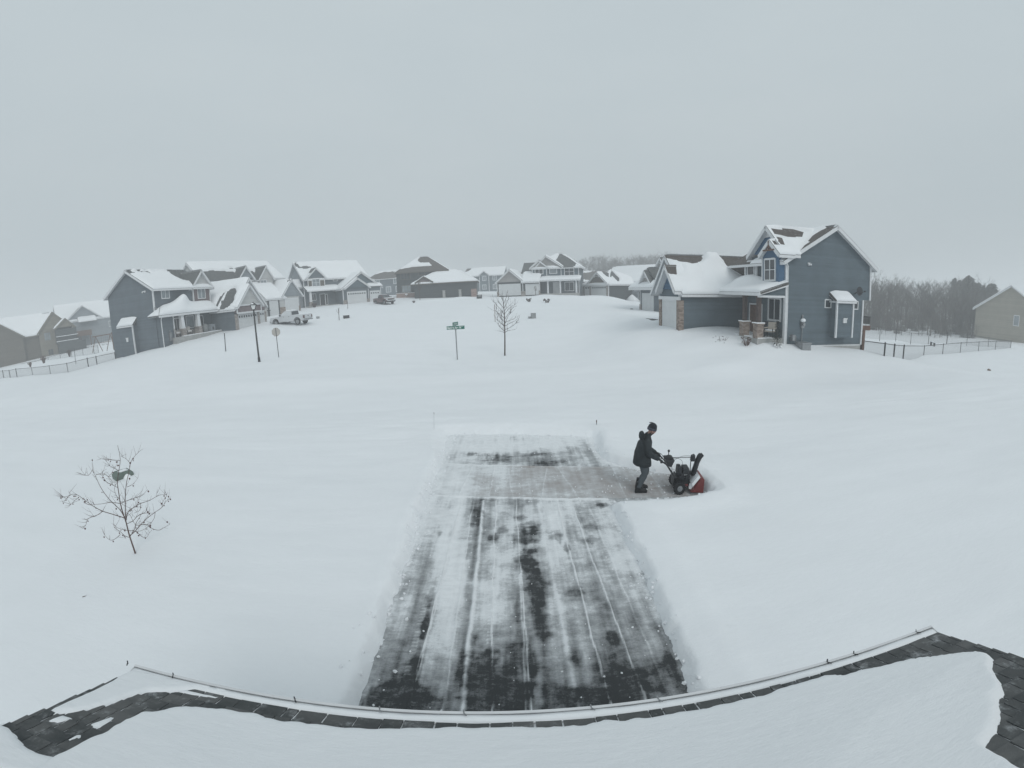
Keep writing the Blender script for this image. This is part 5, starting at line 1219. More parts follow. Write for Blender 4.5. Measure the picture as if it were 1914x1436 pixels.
# ---------------------------------------------------------------- pickups (local x forward, y left)
TYRE = plain('tyre_rubber', (.022, .023, .025), .8, .2, 12); RIMM = plain('alloy_rim', (.34, .35, .36), .35, .15, 6, metal=.5)
FROST = plain('frosted_glass', (.62, .64, .66), .5, .06, 3); TAILR = plain('tail_lamp_red', (.10, .055, .05), .25, .2, 8)
def pickup(label, loc, rz, paint, frosted, snowy, group=None):
    t = thing('pickup_truck', label, 'pickup truck', loc, rz, group)
    W = .95
    def arch(cx, r, n=9): return [(cx - r * math.cos(PI * k / n), .42 + r * math.sin(PI * k / n)) for k in range(n + 1)]
    prof = [(-2.82, .62)] + [(-2.35, .5)] + arch(-1.72, .50) + [(-1.15, .46), (1.3, .46)] + arch(1.95, .50) + [(2.62, .5), (2.9, .58), (2.95, .98), (2.84, 1.13), (1.3, 1.24), (-.72, 1.27), (-2.84, 1.27)]
    mb = MB(); mb.prism(prof, 'y', -W, W); mb.build('body', paint, t, bevel=.035)
    cabp = [(-.78, 1.25), (-.70, 1.84), (-.55, 1.90), (.30, 1.91), (.45, 1.87), (1.42, 1.24)]
    mb = MB(); vs = []
    for sg in (-1, 1): vs += [(x, sg * (W - .03 - (z - 1.25) * .20), z) for x, z in cabp]
    n = len(cabp); mb.add(vs, [tuple(range(n)), tuple(range(2 * n - 1, n - 1, -1))] + [(i, i + n, (i + 1) % n + n, (i + 1) % n) for i in range(n)])
    cab = mb.build('cab', paint, t, bevel=.03)
    G = FROST if frosted else GLASS
    for sg in (-1, 1):
        for x0, x1, x2, x3 in ((-.58, -.54, .02, .06), (.10, .12, .42, 1.06)):
            y0 = sg * (W - .03 - .07 * .2 + .012); y1 = sg * (W - .03 - .56 * .2 + .012)
            mb = MB(); pts = [(x0, y0, 1.31), (x3, y0, 1.31), (x2, y1, 1.80), (x1, y1, 1.80)]
            mb.add([(x, y - sg * .03, z) for x, y, z in pts] + pts, [(0, 1, 2, 3), (4, 5, 6, 7), (0, 1, 5, 4), (1, 2, 6, 5), (2, 3, 7, 6), (3, 0, 4, 7)]); mb.build('side_window', G, cab)
    mb = MB(); mb.hexa([(1.34, -.76, 1.30), (1.34, .76, 1.30), (.52, .68, 1.82), (.52, -.68, 1.82), (1.37, -.76, 1.31), (1.37, .76, 1.31), (.54, .68, 1.84), (.54, -.68, 1.84)]); mb.build('windscreen', G if frosted else GLASS, cab)
    mb = MB(); mb.hexa([(-.80, -.78, 1.33), (-.80, .78, 1.33), (-.73, .7, 1.8), (-.73, -.7, 1.8), (-.77, -.78, 1.33), (-.77, .78, 1.33), (-.70, .7, 1.8), (-.70, -.7, 1.8)]); mb.build('rear_window', GLASS, cab)
    for cx in (-1.72, 1.95):
        for sg in (-1, 1):
            mb = MB(); mb.tube([(cx, sg * .72, .40), (cx, sg * .93, .40)], .40, 20); w = mb.build('wheel', TYRE, t)
            mb = MB(); mb.tube([(cx, sg * .925, .40), (cx, sg * .945, .40)], .27, 16); mb.tube([(cx, sg * .94, .4), (cx, sg * .96, .4)], .07, 8)
            for k in range(6): a = k * PI / 3; mb.bar((cx + .06 * math.cos(a), sg * .95, .4 + .06 * math.sin(a)), (cx + .25 * math.cos(a), sg * .95, .4 + .25 * math.sin(a)), .05, .02)
            mb.build('rim', RIMM, w)
            mb = MB(); mb.tube([(cx - .53 * math.cos(PI * k / 10), sg * .955, .42 + .53 * math.sin(PI * k / 10)) for k in range(11)], .035, 5); mb.build('wheel_arch', TYRE, t)
    mb = MB(); mb.box(-3.02, -2.80, -.9, .9, .52, .70); mb.build('bumper', RIMM, t, bevel=.03)
    mb = MB(); mb.box(2.88, 3.05, -.92, .92, .48, .70); mb.build('bumper', DARKM if not frosted else RIMM, t, bevel=.03)
    mb = MB(); mb.box(2.92, 2.97, -.62, .62, .72, 1.02); mb.build('grille', DARKM, t)
    mb = MB(); mb.box(-2.87, -2.80, -.74, .74, .72, 1.24); tg = mb.build('tailgate', paint, t, bevel=.02)
    mb = MB(); mb.box(-2.885, -2.865, -.12, .12, 1.02, 1.1); mb.build('handle', DARKM, tg)
    for sg in (-1, 1):
        mb = MB(); mb.box(-2.87, -2.70, sg * .78, sg * .965, .80, 1.18); mb.build('tail_lamp', TAILR, t)
        mb = MB(); mb.box(2.78, 2.95, sg * .64, sg * .96, .84, 1.02); mb.build('headlamp', FROST, t)
        mb = MB(); mb.box(1.0, 1.16, sg * .93, sg * 1.15, 1.28, 1.46); mb.build('wing_mirror', DARKM, t, bevel=.02)
        mb = MB(); mb.box(-.6, 1.2, sg * .93, sg * 1.02, .36, .42); mb.build('running_board', DARKM, t)
        for xh in (-.45, .45): mb = MB(); mb.box(xh, xh + .18, sg * .945, sg * .965, 1.12, 1.16); mb.build('door_handle', DARKM, t)
    mb = MB(); mb.box(-2.76, -.80, -.86, .86, 1.272, 1.30); mb.build('bed_cover', DARKM if not snowy else ROOFSNOW, t)
    if snowy:
        mb = MB(); mb.hexa([(-.55, -.72, 1.9), (.34, -.72, 1.9), (.34, .72, 1.9), (-.55, .72, 1.9), (-.4, -.6, 2.0), (.2, -.6, 2.0), (.2, .6, 2.0), (-.4, .6, 2.0)]); mb.build('snow_load', ROOFSNOW, t, bevel=.04)
    mb = MB(); mb.hexa([(1.45, -.8, 1.22), (2.78, -.8, 1.13), (2.78, .8, 1.13), (1.45, .8, 1.22), (1.5, -.7, 1.29), (2.65, -.7, 1.2), (2.65, .7, 1.2), (1.5, .7, 1.29)]); mb.build('snow_load', ROOFSNOW, t, bevel=.03)
    if not snowy:
        mb = MB(); mb.box(-.5, .35, -.66, .66, 1.91, 1.96); mb.build('snow_load', ROOFSNOW, t, bevel=.02)
        mb = MB(); mb.box(2.9, 3.08, -.75, .75, .70, .80); mb.build('snow_load', ROOFSNOW, t, bevel=.03)
    return t
TWHITE = plain('white_truck_paint', (.56, .575, .59), .35, .04, 1.5, spec=.5); TRED = plain('dark_red_paint', (.085, .035, .035), .3, .25, 1.5, spec=.5)
p = hit(545, 605.5); p.z -= .12
pickup('white snow-dusted pickup truck parked before the pale grey house garage', p, math.radians(90 + 80), TWHITE, True, True)
p = hit(718, 568.5); p.z -= .1
pickup('dark red pickup truck with snow on its bonnet beside the grey house', p, math.radians(90 - 138), TRED, False, False)

# ---------------------------------------------------------------- chain-link fences
m, nt, b = _new('chain_link')
tr_ = nd(nt, 'ShaderNodeBsdfTransparent'); mxs = nd(nt, 'ShaderNodeMixShader'); mxs.inputs[0].default_value = .13
b.inputs['Base Color'].default_value = (.16, .165, .17, 1); b.inputs['Roughness'].default_value = .6
nt.links.new(tr_.outputs[0], mxs.inputs[1]); nt.links.new(b.outputs[0], mxs.inputs[2]); nt.links.new(mxs.outputs[0], nt.nodes['Material Output'].inputs['Surface'])
CHAIN = m
def fence(label, posts, lines, extra=(), thick=()):
    """posts: (base px, top px) pairs; lines: per post the ground line it stands on"""
    pts = []
    for (bx, by, tx, ty), (p, q) in zip(posts, lines):
        o = on_line(bx, by, p, q); h = height_at(o, tx, ty); h = min(max(h, .9), 1.7); pts.append((o, h))
    t = thing('chain_link_fence', label, 'fence', pts[0][0])
    o0 = pts[0][0]
    for i, (o, h) in enumerate(pts):
        r = .062 if i in thick else .04
        mb = MB(); mb.tube([o - o0 + Vector((0, 0, -.7)), o - o0 + Vector((0, 0, h + .03))], r, 7); mb.ball(o - o0 + Vector((0, 0, h + .05)), r * 1.1, 6, 4); mb.build('post', POSTG, t)
    for (a, ha), (c, hc) in zip(pts[:-1], pts[1:]):
        A_, C_ = a - o0, c - o0
        mb = MB(); mb.tube([A_ + Vector((0, 0, ha)), C_ + Vector((0, 0, hc))], .032, 6); mb.build('rail', POSTG, t)
        mb = MB(); d = (C_ - A_).normalized(); n = Vector((-d.y, d.x, 0)) * .004
        mb.hexa([A_ - n + Vector((0, 0, -.5)), C_ - n + Vector((0, 0, -.5)), C_ + n + Vector((0, 0, -.5)), A_ + n + Vector((0, 0, -.5)), A_ - n + Vector((0, 0, ha)), C_ - n + Vector((0, 0, hc)), C_ + n + Vector((0, 0, hc)), A_ + n + Vector((0, 0, ha))]); mb.build('mesh_panel', CHAIN, t)
    return t
Z7 = lambda x, y: (x / 8.7, 560 + y / 8.7)
lf = [(1885, 1015, 1860, 865), (1585, 1095, 1560, 930), (1445, 1130, 1415, 960), (1110, 1195, 1085, 1040), (825, 1230, 795, 1080), (535, 1245, 515, 1110), (280, 1265, 255, 1130), (170, 1280, 145, 1155), (65, 1285, 38, 1160), (-160, 1310, -190, 1180), (-420, 1345, -455, 1215)]
lf = [(*Z7(a, b_), *Z7(c, d)) for a, b_, c, d in lf]
ac = A.loc(0, 8.2); LA, LB, LC = (ac.x, ac.y), (-53, 40.0), (-80, 44.0)
fence('chain-link fence with gate posts running left from the blue-grey house', lf, [(LA, LB)] * 4 + [(LB, LC)] * 7, thick=(1, 2, 6, 7, 8))
lb = [(1605, 860, 1600, 745), (1530, 865, 1528, 758), (1350, 885, 1345, 795), (1170, 940, 1160, 845), (990, 985, 985, 880), (795, 1045, 780, 945), (590, 1085, 585, 1000), (380, 1110, 372, 1040), (150, 1160, 140, 1080), (-60, 1190, -70, 1115), (-300, 1225, -310, 1150)]
fence('thin far chain-link fence behind the left yard, below the tan house', [(*Z7(a, b_), *Z7(c, d)) for a, b_, c, d in lb], [((-58, 62), (-105, 62))] * 11)
Z8 = lambda x, y: (1590 + x / 5.907, 470 + y / 5.907)
rf_ = [(95, 1112, 100, 1010), (370, 1157, 385, 1030), (475, 1162, 490, 1045), (580, 1162, 598, 1045), (805, 1152, 815, 1045), (1015, 1132, 1025, 1025), (1210, 1107, 1220, 1010), (1410, 1092, 1420, 1000), (1595, 1090, 1605, 993), (1765, 1070, 1770, 990)]
_h = lambda *q: tuple(hit(*q)[:2])
R0, R1, R2_, R3 = (27.0, 28.2), _h(1652.6, 665.5), _h(1726, 664.7), _h(1888.8, 650.8)
fence('chain-link fence with gate posts running right from the slate blue house', [(*Z8(a, b_), *Z8(c, d)) for a, b_, c, d in rf_], [(R0, R1)] * 2 + [(R1, R2_)] * 3 + [(R2_, R3)] * 5, thick=(1, 2, 3))
rb = [(1765, 1070, 1770, 990), (1520, 1025, 1522, 955), (1285, 990, 1287, 915), (1065, 970, 1068, 898), (860, 985, 864, 915), (665, 975, 668, 905), (500, 938, 503, 885), (322, 935, 325, 868), (130, 915, 133, 850)]
fence('far chain-link fence closing the right yard in front of the woods', [(*Z8(a, b_), *Z8(c, d)) for a, b_, c, d in rb], [(R3, (R3[0] * .66, R3[0] * .70))] * 9, thick=(3,))

# ---------------------------------------------------------------- swing set in the left yard
p = on_line(182, 654, (-53, 54), (-100, 62)); t = thing('swing_set', 'dark wooden A-frame swing set behind the left chain-link fence', 'swing set', p, 0)
dx = Vector((math.cos(.35), math.sin(.35), 0)); dy = Vector((-dx.y, dx.x, 0)); up = Vector((0, 0, 1))
mb = MB(); mb.bar(-dx * .6 + up * 2.25, dx * 3.6 + up * 2.35, .14); mb.build('beam', WOODB, t)
for k in (0, 2.9):
    for sg in (-1, 1): mb = MB(); mb.bar(dx * k + up * 2.25, dx * (k + sg * .75) + dy * sg * .5 - up * .4, .11); mb.build('leg', WOODB, t)
mb = MB(); mb.bar(dx * .35 + up * 1.1, dx * 3.0 + up * 1.15, .08); mb.build('cross_bar', WOODB, t)
for k in (1.1, 1.9):
    mb = MB(); mb.tube([dx * k + up * 2.25, dx * k + up * .7], .015, 4); mb.tube([dx * (k + .4) + up * 2.25, dx * (k + .4) + up * .7], .015, 4); mb.hexa([dx * (k - .02) - dy * .12 + up * .66, dx * (k + .42) - dy * .12 + up * .66, dx * (k + .42) + dy * .12 + up * .66, dx * (k - .02) + dy * .12 + up * .66, dx * (k - .02) - dy * .12 + up * .71, dx * (k + .42) - dy * .12 + up * .71, dx * (k + .42) + dy * .12 + up * .71, dx * (k - .02) + dy * .12 + up * .71]); mb.build('swing', DARKM, t)
mb = MB(); c0 = dx * 4.2
for a, b_ in ((-.6, -.6), (.6, -.6), (.6, .6), (-.6, .6)): mb.bar(c0 + dx * a + dy * b_ - up * .4, c0 + dx * a + dy * b_ + up * 2.6, .1)
mb.bar(c0 - dx * .7 - dy * .6 + up * 1.2, c0 + dx * .7 - dy * .6 + up * 1.2, .1, .5); mb.bar(c0 - dx * .7 + dy * .6 + up * 1.2, c0 + dx * .7 + dy * .6 + up * 1.2, .1, .5); mb.build('tower', WOODB, t)
p = on_line(1745, 624, R3, (R3[0] * .66, R3[0] * .70)); p = p * .96; p.z = gz(p.x, p.y) + .1; t = thing('bench', 'low grey bench in the snow at the foot of the right woods', 'bench', p, 1.0); t.scale = (.6, .6, .6)
mb = MB(); mb.box(-1.3, 1.3, -.25, .25, .62, .7); mb.build('seat', S_MID, t)
for x in (-1.1, 1.1): mb = MB(); mb.box(x - .06, x + .06, -.22, .22, -.4, .62); mb.build('leg', POSTG, t)
mb = MB(); mb.box(-1.25, 1.25, -.22, .22, .7, .8); mb.build('bench_snow', ROOFSNOW, t)

# ---------------------------------------------------------------- porch furniture
def chair(label, loc, rz, mat, group=None):
    t = thing('patio_chair', label, 'chair', loc, rz, group)
    mb = MB(); mb.box(-.3, .3, -.3, .28, .36, .46); mb.build('seat', mat, t, bevel=.02)
    mb = MB(); mb.hexa([(-.3, .22, .42), (.3, .22, .42), (.3, .30, .42), (-.3, .30, .42), (-.32, .36, 1.02), (.32, .36, 1.02), (.32, .42, 1.0), (-.32, .42, 1.0)]); mb.build('backrest', mat, t, bevel=.02)
    for sg in (-1, 1):
        mb = MB(); mb.box(sg * .30, sg * .37, -.3, .3, .60, .66); mb.build('armrest', mat, t)
        for y in (-.26, .24): mb = MB(); mb.box(sg * .29, sg * .34, y - .025, y + .025, 0, .62 if y < 0 else .5); mb.build('leg', DARKM, t)
    mb = MB(); mb.box(-.27, .27, -.27, .2, .461, .52); mb.build('seat_snow', ROOFSNOW, t, bevel=.02)
    return t
WICK = plain('pale_wicker', (.36, .34, .32), .8, .2, 20); TANCH = plain('tan_cushion', (.42, .38, .33), .8, .15, 8)
chair('tan patio chair on the stone-pillared porch of the slate blue house', R.loc(-.35, -1.0, .40), R.rz + .5, TANCH)
chair('dark patio chair between the stone porch pillars', R.loc(-1.35, -1.1, .40), R.rz - .3, DARKM)
chair('pale wicker porch chair left of the white columns', A.loc(2.2, -1.25, .58), A.rz + .7, WICK)
chair('pale wicker porch chair between the two white columns', A.loc(4.2, -1.1, .58), A.rz - .4, WICK)
t = thing('grill', 'round covered porch grill right of the white columns', 'grill', A.loc(7.0, -1.3, .58), A.rz)
mb = MB(); mb.loft([[(.36 * r * math.cos(a), .3 * r * math.sin(a), z) for a in [2 * PI * k / 14 for k in range(14)]] for r, z in ((1.0, .0), (1.05, .4), (1.0, .8), (.75, 1.0), (.2, 1.08))]); mb.build('cover', plain('grey_cover', (.20, .21, .21), .8, .15, 4), t, True)
mb = MB(); mb.tube([(.36 * math.cos(a), .3 * math.sin(a), .12) for a in [2 * PI * k / 14 for k in range(15)]], .03, 5); mb.build('cover_hem', DARKM, t)
t = thing('storage_box', 'square pale storage box on the left porch beside the covered grill', 'box', A.loc(8.1, -1.3, .58), A.rz)
mb = MB(); mb.box(-.4, .4, -.35, .35, 0, .82); mb.build('bin', S_MID, t, bevel=.02)
mb = MB(); mb.box(-.43, .43, -.38, .38, .82, .92); mb.build('lid', S_MID, t, bevel=.02)
mb = MB(); mb.box(-.18, .18, -.37, -.352, .2, .6); mb.build('door', POSTG, t)

# ================================================================== trees and plants
def tracer(bx, by, sx, ox, oy):
    """points of a drawing over the photograph put on the upright plane through the tree, spread in depth"""
    base = hit(bx, by) if by < 760 else level(bx, by, 0.0)
    if by >= 760: base.z = gz(base.x, base.y)
    hd = Vector((base.x, base.y, 0)); dist = hd.length; vd = hd / dist; rt_ = Vector((vd.y, -vd.x, 0))
    def at(X, Y, depth=0.0):
        d = sight(ox + X / sx, oy + Y / sx); k = dist / (d.x * vd.x + d.y * vd.y)
        q = Vector((0, 0, CAM_H)) + d * k
        return q + (q - Vector((0, 0, CAM_H))).normalized() * depth - base
    return base, at
def grow_tree(name, label, cat, bx, by, sx, ox, oy, trunk, limbs, rt0, rt1, lr0, lr1, twig, ntw, mat, seed, spread=.55, fruit=0):
    rnd = random.Random(seed); base, at = tracer(bx, by, sx, ox, oy)
    t = thing(name, label, cat, base)
    tp = smooth_path([at(*q) for q in trunk]); tp[0].z -= .25
    n = len(tp); mb = MB(); mb.tube(tp, [rt0 + (rt1 - rt0) * (i / (n - 1)) ** .8 for i in range(n)], 9); mb.build('trunk', mat, t, True)
    mb = MB(); tips = []
    for L in limbs:
        x0, y0 = L[0]; sl = rnd.uniform(-spread, spread); sgn = sl
        pts = []
        for (X, Y) in L:
            r = math.hypot(X - x0, Y - y0); pts.append(at(X, Y, 0) + (at(X, Y, 1) - at(X, Y, 0)) * (sgn * r / sx * (base.length / FPX) ))
        sp = smooth_path(pts); m_ = len(sp)
        tot = sum((b - a).length for a, b in zip(sp[:-1], sp[1:])); sc = min(1.25, .45 + tot / 1.2 * .6) if sx > 3 and base.length < 15 else 1
        mb.tube(sp, [lr0 * sc + (lr1 - lr0 * sc) * i / (m_ - 1) for i in range(m_)], 6)
        for i in range(2, m_, 2): tips.append((sp[i], (sp[i] - sp[i - 1]).normalized(), i / m_))
        tips.append((sp[-1], (sp[-1] - sp[-2]).normalized(), 1))
    for k in range(ntw):
        o, d, f = rnd.choice(tips); side = Vector((rnd.uniform(-1, 1), rnd.uniform(-1, 1), rnd.uniform(-.35, 1.2)))
        v = (d * .7 + side).normalized(); l = twig * rnd.uniform(.35, 1.1)
        q = [o, o + v * l * .5 + Vector((0, 0, rnd.uniform(-.03, .05) * twig)), o + v * l + Vector((0, 0, rnd.uniform(0, .25) * l))]
        mb.tube(q, [lr1 * 1.25, lr1 * .9, lr1 * .45], 4); tips.append((q[1], v, 1)) if rnd.random() < .35 else None
    mb.build('branches', mat, t, True)
    if fruit:
        fm = MB(); fm.ball((0, 0, 0), .015, 7, 5, 1.1); proto = None
        for k in range(fruit):
            o, d, f = rnd.choice(tips); q = o + Vector((rnd.uniform(-.03, .03), rnd.uniform(-.03, .03), -.03))
            if proto is None: proto = fm.build('fruit', BERRY, t, True); c = proto
            else: c = proto.copy(); COL.objects.link(c); c.parent = t
            c.location = q; s_ = rnd.uniform(.7, 1.35); c.scale = (s_, s_, s_)
    return t
grow_tree('fruit_tree', 'small bare fruit tree with dried fruit, close by on the left', 'tree', 252, 1033, 5.521, 80, 800,
    [(952, 1287), (930, 1220), (900, 1130), (880, 1060), (862, 985), (845, 930), (822, 860), (800, 780), (788, 700), (776, 620), (770, 555), (785, 440), (799, 340), (790, 260), (772, 180)],
    [[(845, 930), (780, 910), (700, 885), (620, 860), (540, 820), (480, 780), (400, 720), (350, 690), (290, 690), (210, 770)], [(620, 860), (560, 900), (500, 920), (460, 950), (445, 1000), (415, 1040)],
     [(290, 690), (240, 710), (190, 708)], [(370, 720), (330, 750), (290, 790)], [(845, 930), (800, 850), (740, 790), (680, 730), (620, 650), (580, 580), (550, 510), (515, 430), (510, 320)], [(515, 430), (470, 490), (410, 480)], [(550, 480), (640, 480), (700, 530), (720, 580)],
     [(860, 980), (855, 870), (850, 760), (855, 650), (865, 560), (885, 470), (905, 370), (920, 330), (960, 280), (1000, 240)], [(905, 370), (860, 320), (810, 295)], [(860, 950), (880, 870), (940, 820), (1010, 780), (1100, 750), (1170, 710), (1220, 690), (1280, 690)],
     [(800, 780), (900, 740), (960, 720), (1030, 690), (1080, 640)], [(900, 1110), (950, 1070), (1010, 1000), (1080, 930), (1160, 870), (1230, 820), (1270, 760), (1300, 740)], [(1230, 820), (1240, 760), (1280, 700)],
     [(1010, 1000), (1080, 1000), (1130, 1040), (1200, 1055), (1250, 1030), (1310, 995)], [(900, 1120), (940, 1060), (960, 990), (1000, 920), (1030, 880), (1080, 880)], [(890, 1130), (840, 1110), (800, 1070), (740, 1030), (730, 960)], [(800, 1100), (740, 1150), (690, 1155), (640, 1110)],
     [(880, 1060), (960, 1070), (1020, 1120), (1070, 1130), (1100, 1080)], [(800, 780), (700, 770), (600, 785), (480, 795)], [(870, 990), (930, 960), (990, 900), (1060, 880), (1150, 880)], [(780, 620), (720, 590), (660, 560), (620, 500)], [(785, 440), (740, 420), (690, 390)], [(800, 340), (720, 330), (600, 320)], [(870, 610), (930, 580), (980, 520)],
     [(880, 1060), (830, 1050), (770, 1030), (740, 1000)], [(1160, 870), (1150, 930), (1120, 980), (1110, 1010)], [(795, 740), (760, 700), (740, 640), (750, 580)], [(950, 1070), (1020, 1060), (1090, 1020)], [(850, 870), (900, 900), (930, 960), (960, 1000)], [(1010, 780), (1000, 850), (940, 880)]],
    .021, .004, .0088, .0028, .24, 270, BARKR, 11, .55, 85)
grow_tree('street_tree', 'leafless young street tree standing in the open snow mid-picture', 'tree', 943, 665, 6.174, 910, 460,
    [(207, 1268), (208, 1100), (205, 900), (203, 800), (195, 700), (188, 620), (187, 570)],
    [[(203, 800), (165, 740), (110, 680), (80, 640)], [(203, 830), (150, 790), (100, 750), (65, 740)], [(204, 880), (170, 840), (130, 790), (112, 735)], [(205, 930), (170, 900), (130, 860), (118, 800)], [(207, 985), (175, 960), (150, 930), (130, 900)], [(208, 1005), (180, 990), (155, 985)],
     [(196, 720), (230, 660), (247, 605)], [(200, 790), (240, 740), (280, 700), (322, 680)], [(204, 850), (250, 780), (300, 715), (345, 690)], [(207, 885), (260, 860), (320, 835), (375, 800)], [(207, 925), (270, 890), (330, 860), (358, 825)], [(208, 965), (270, 940), (320, 905), (345, 865)], [(210, 1000), (240, 980), (290, 970), (337, 958)],
     [(190, 680), (205, 640), (226, 585)], [(188, 640), (170, 600), (163, 575)], [(195, 720), (170, 690), (140, 650), (128, 615)], [(198, 760), (225, 720), (262, 690)], [(206, 940), (180, 880), (165, 830)], [(207, 900), (240, 820), (270, 780)]],
    .062, .012, .019, .0065, .55, 170, BARK, 5, .7)
def sapling(label, px, py, ptop, rad, n, seed, mat=BARK):
    p = hit(px, py); h = height_at(p, px, ptop); rnd = random.Random(seed)
    t = thing('sapling', label, 'young tree', p)
    mb = MB(); mb.tube([(0, 0, -.3), (.02, 0, h * .5), (0, .02, h)], [rad, rad * .8, rad * .3], 6); mb.build('trunk', mat, t)
    mb = MB()
    for k in range(n):
        z = h * rnd.uniform(.4, .95); a = rnd.uniform(0, 2 * PI); l = (h - z) * rnd.uniform(.4, .8) + .15
        mb.tube([(0, 0, z), (l * .4 * math.cos(a), l * .4 * math.sin(a), z + l * .45), (l * .55 * math.cos(a), l * .55 * math.sin(a), z + l)], [rad * .45, rad * .35, rad * .2], 4)
    mb.build('branches', mat, t); return t
sapling('thin staked sapling in the snow right of the white pickup', 634, 598.5, 575, .05, 5, 1)
sapling('tiny sapling stick before the double garage of the grey house', 650, 577, 563, .045, 4, 2)
sapling('bare sapling in front of the hip-roofed charcoal house', 785, 561, 526, .06, 22, 3)
sapling('bare sapling before the second white garage door', 1001, 556, 536, .05, 16, 4)
def stalks(label, p, n, h, seed, mat=BARK, name='dead_plant', r=.02, sp=.5):
    rnd = random.Random(seed); t = thing(name, label, 'plant', p); mb = MB()
    for k in range(n):
        a = rnd.uniform(0, 2 * PI); s_ = rnd.uniform(.1, sp); hh = h * rnd.uniform(.5, 1)
        mb.tube([(s_ * .3 * math.cos(a), s_ * .3 * math.sin(a), -.2), (s_ * .6 * math.cos(a), s_ * .6 * math.sin(a), hh * .6), (s_ * math.cos(a), s_ * math.sin(a), hh)], [r, r * .8, r * .5], 5)
    for k in range(n):
        a = rnd.uniform(0, 2 * PI); s_ = rnd.uniform(.1, sp); mb.ball((s_ * math.cos(a), s_ * math.sin(a), h * rnd.uniform(.4, 1.0)), r * 2.2, 5, 4)
    o = mb.build(name, mat); bpy.data.objects.remove(t); o.location = p; tag(o, label, 'plant'); return o
stalks('dead shrub stub in the snow before the porch house, left of two', hit(989, 563.5), 16, .55, 1, sp=.45, r=.04)
stalks('dead shrub stub in the snow before the porch house, right of two', hit(1022, 566), 16, .6, 2, sp=.55, r=.045)
stalks('small dead plant tip in the snow before the hip-roofed house', hit(773.5, 567), 12, .4, 3, sp=.3, r=.035)
stalks('withered stalks by the porch steps of the slate blue house', R.loc(-1.9, -4.0, -.35), 18, .75, 4, sp=.6, r=.013)
stalks('brown withered shrub against the concrete porch front', R.loc(-.4, -2.9, -.3), 26, .75, 5, BARKR, sp=.35, r=.02)
stalks('bare hedge shrub inside the left chain-link yard, larger of two', on_line(82, 677, (-58, 50), (-105, 52)), 60, 1.0, 6, BARKR, 'bare_shrub', .03, .55)
stalks('bare low shrub inside the left chain-link yard, smaller of two', on_line(57, 684, (-58, 50), (-105, 52)), 40, .6, 7, BARKR, 'bare_shrub', .03, .45)
stalks('bare shrub against the far fence below the tan house', on_line(130, 665, (-58, 60), (-105, 60)), 60, 1.1, 8, BARK, 'bare_shrub', .03, .5)
stalks('dark bare shrub beside the entry of the mid grey house', C.loc(.9, -2.9, -.1), 50, .8, 9, BARK, 'bare_shrub', .03, .6)
stake('marker_pole', 'thin bare pole standing inside the left fenced yard', 142, 681, 651, 138.5, .04, POSTG, 'pole')
# evergreen by the corner
EVG = plain('evergreen_needles', (.018, .03, .024), .8, .4, 10)
p = R.loc(.55, -1.05, -.45); t = thing('evergreen_shrub', 'narrow dark evergreen shrub at the corner of the slate blue house', 'shrub', p); rnd = random.Random(8); mb = MB()
for k in range(900):
    z = rnd.uniform(0, 1) ** .8 * 2.0; r = (.34 * (1 - z / 2.05) ** .7 + .03) * rnd.uniform(.5, 1.08); a = rnd.uniform(0, 2 * PI)
    c = Vector((r * math.cos(a), r * math.sin(a), z)); d = Vector((math.cos(a), math.sin(a), rnd.uniform(.1, .9))).normalized() * rnd.uniform(.06, .13); s_ = Vector((-math.sin(a), math.cos(a), rnd.uniform(-.3, .3))) * rnd.uniform(.015, .035)
    mb.add([c - s_, c + s_, c + d], [(0, 1, 2)])
mb.build('foliage', EVG, t)
mb = MB(); mb.tube([(0, 0, -.3), (0, 0, 1.8)], [.04, .01], 6); mb.build('trunk', BARK, t)
for k in range(14): mb = MB(); a = rnd.uniform(0, 2 * PI); z = rnd.uniform(0, .5); mb.ball((.3 * math.cos(a), .3 * math.sin(a), z), rnd.uniform(.06, .12), 7, 5, .5); mb.build('caught_snow', ROOFSNOW, t, True)

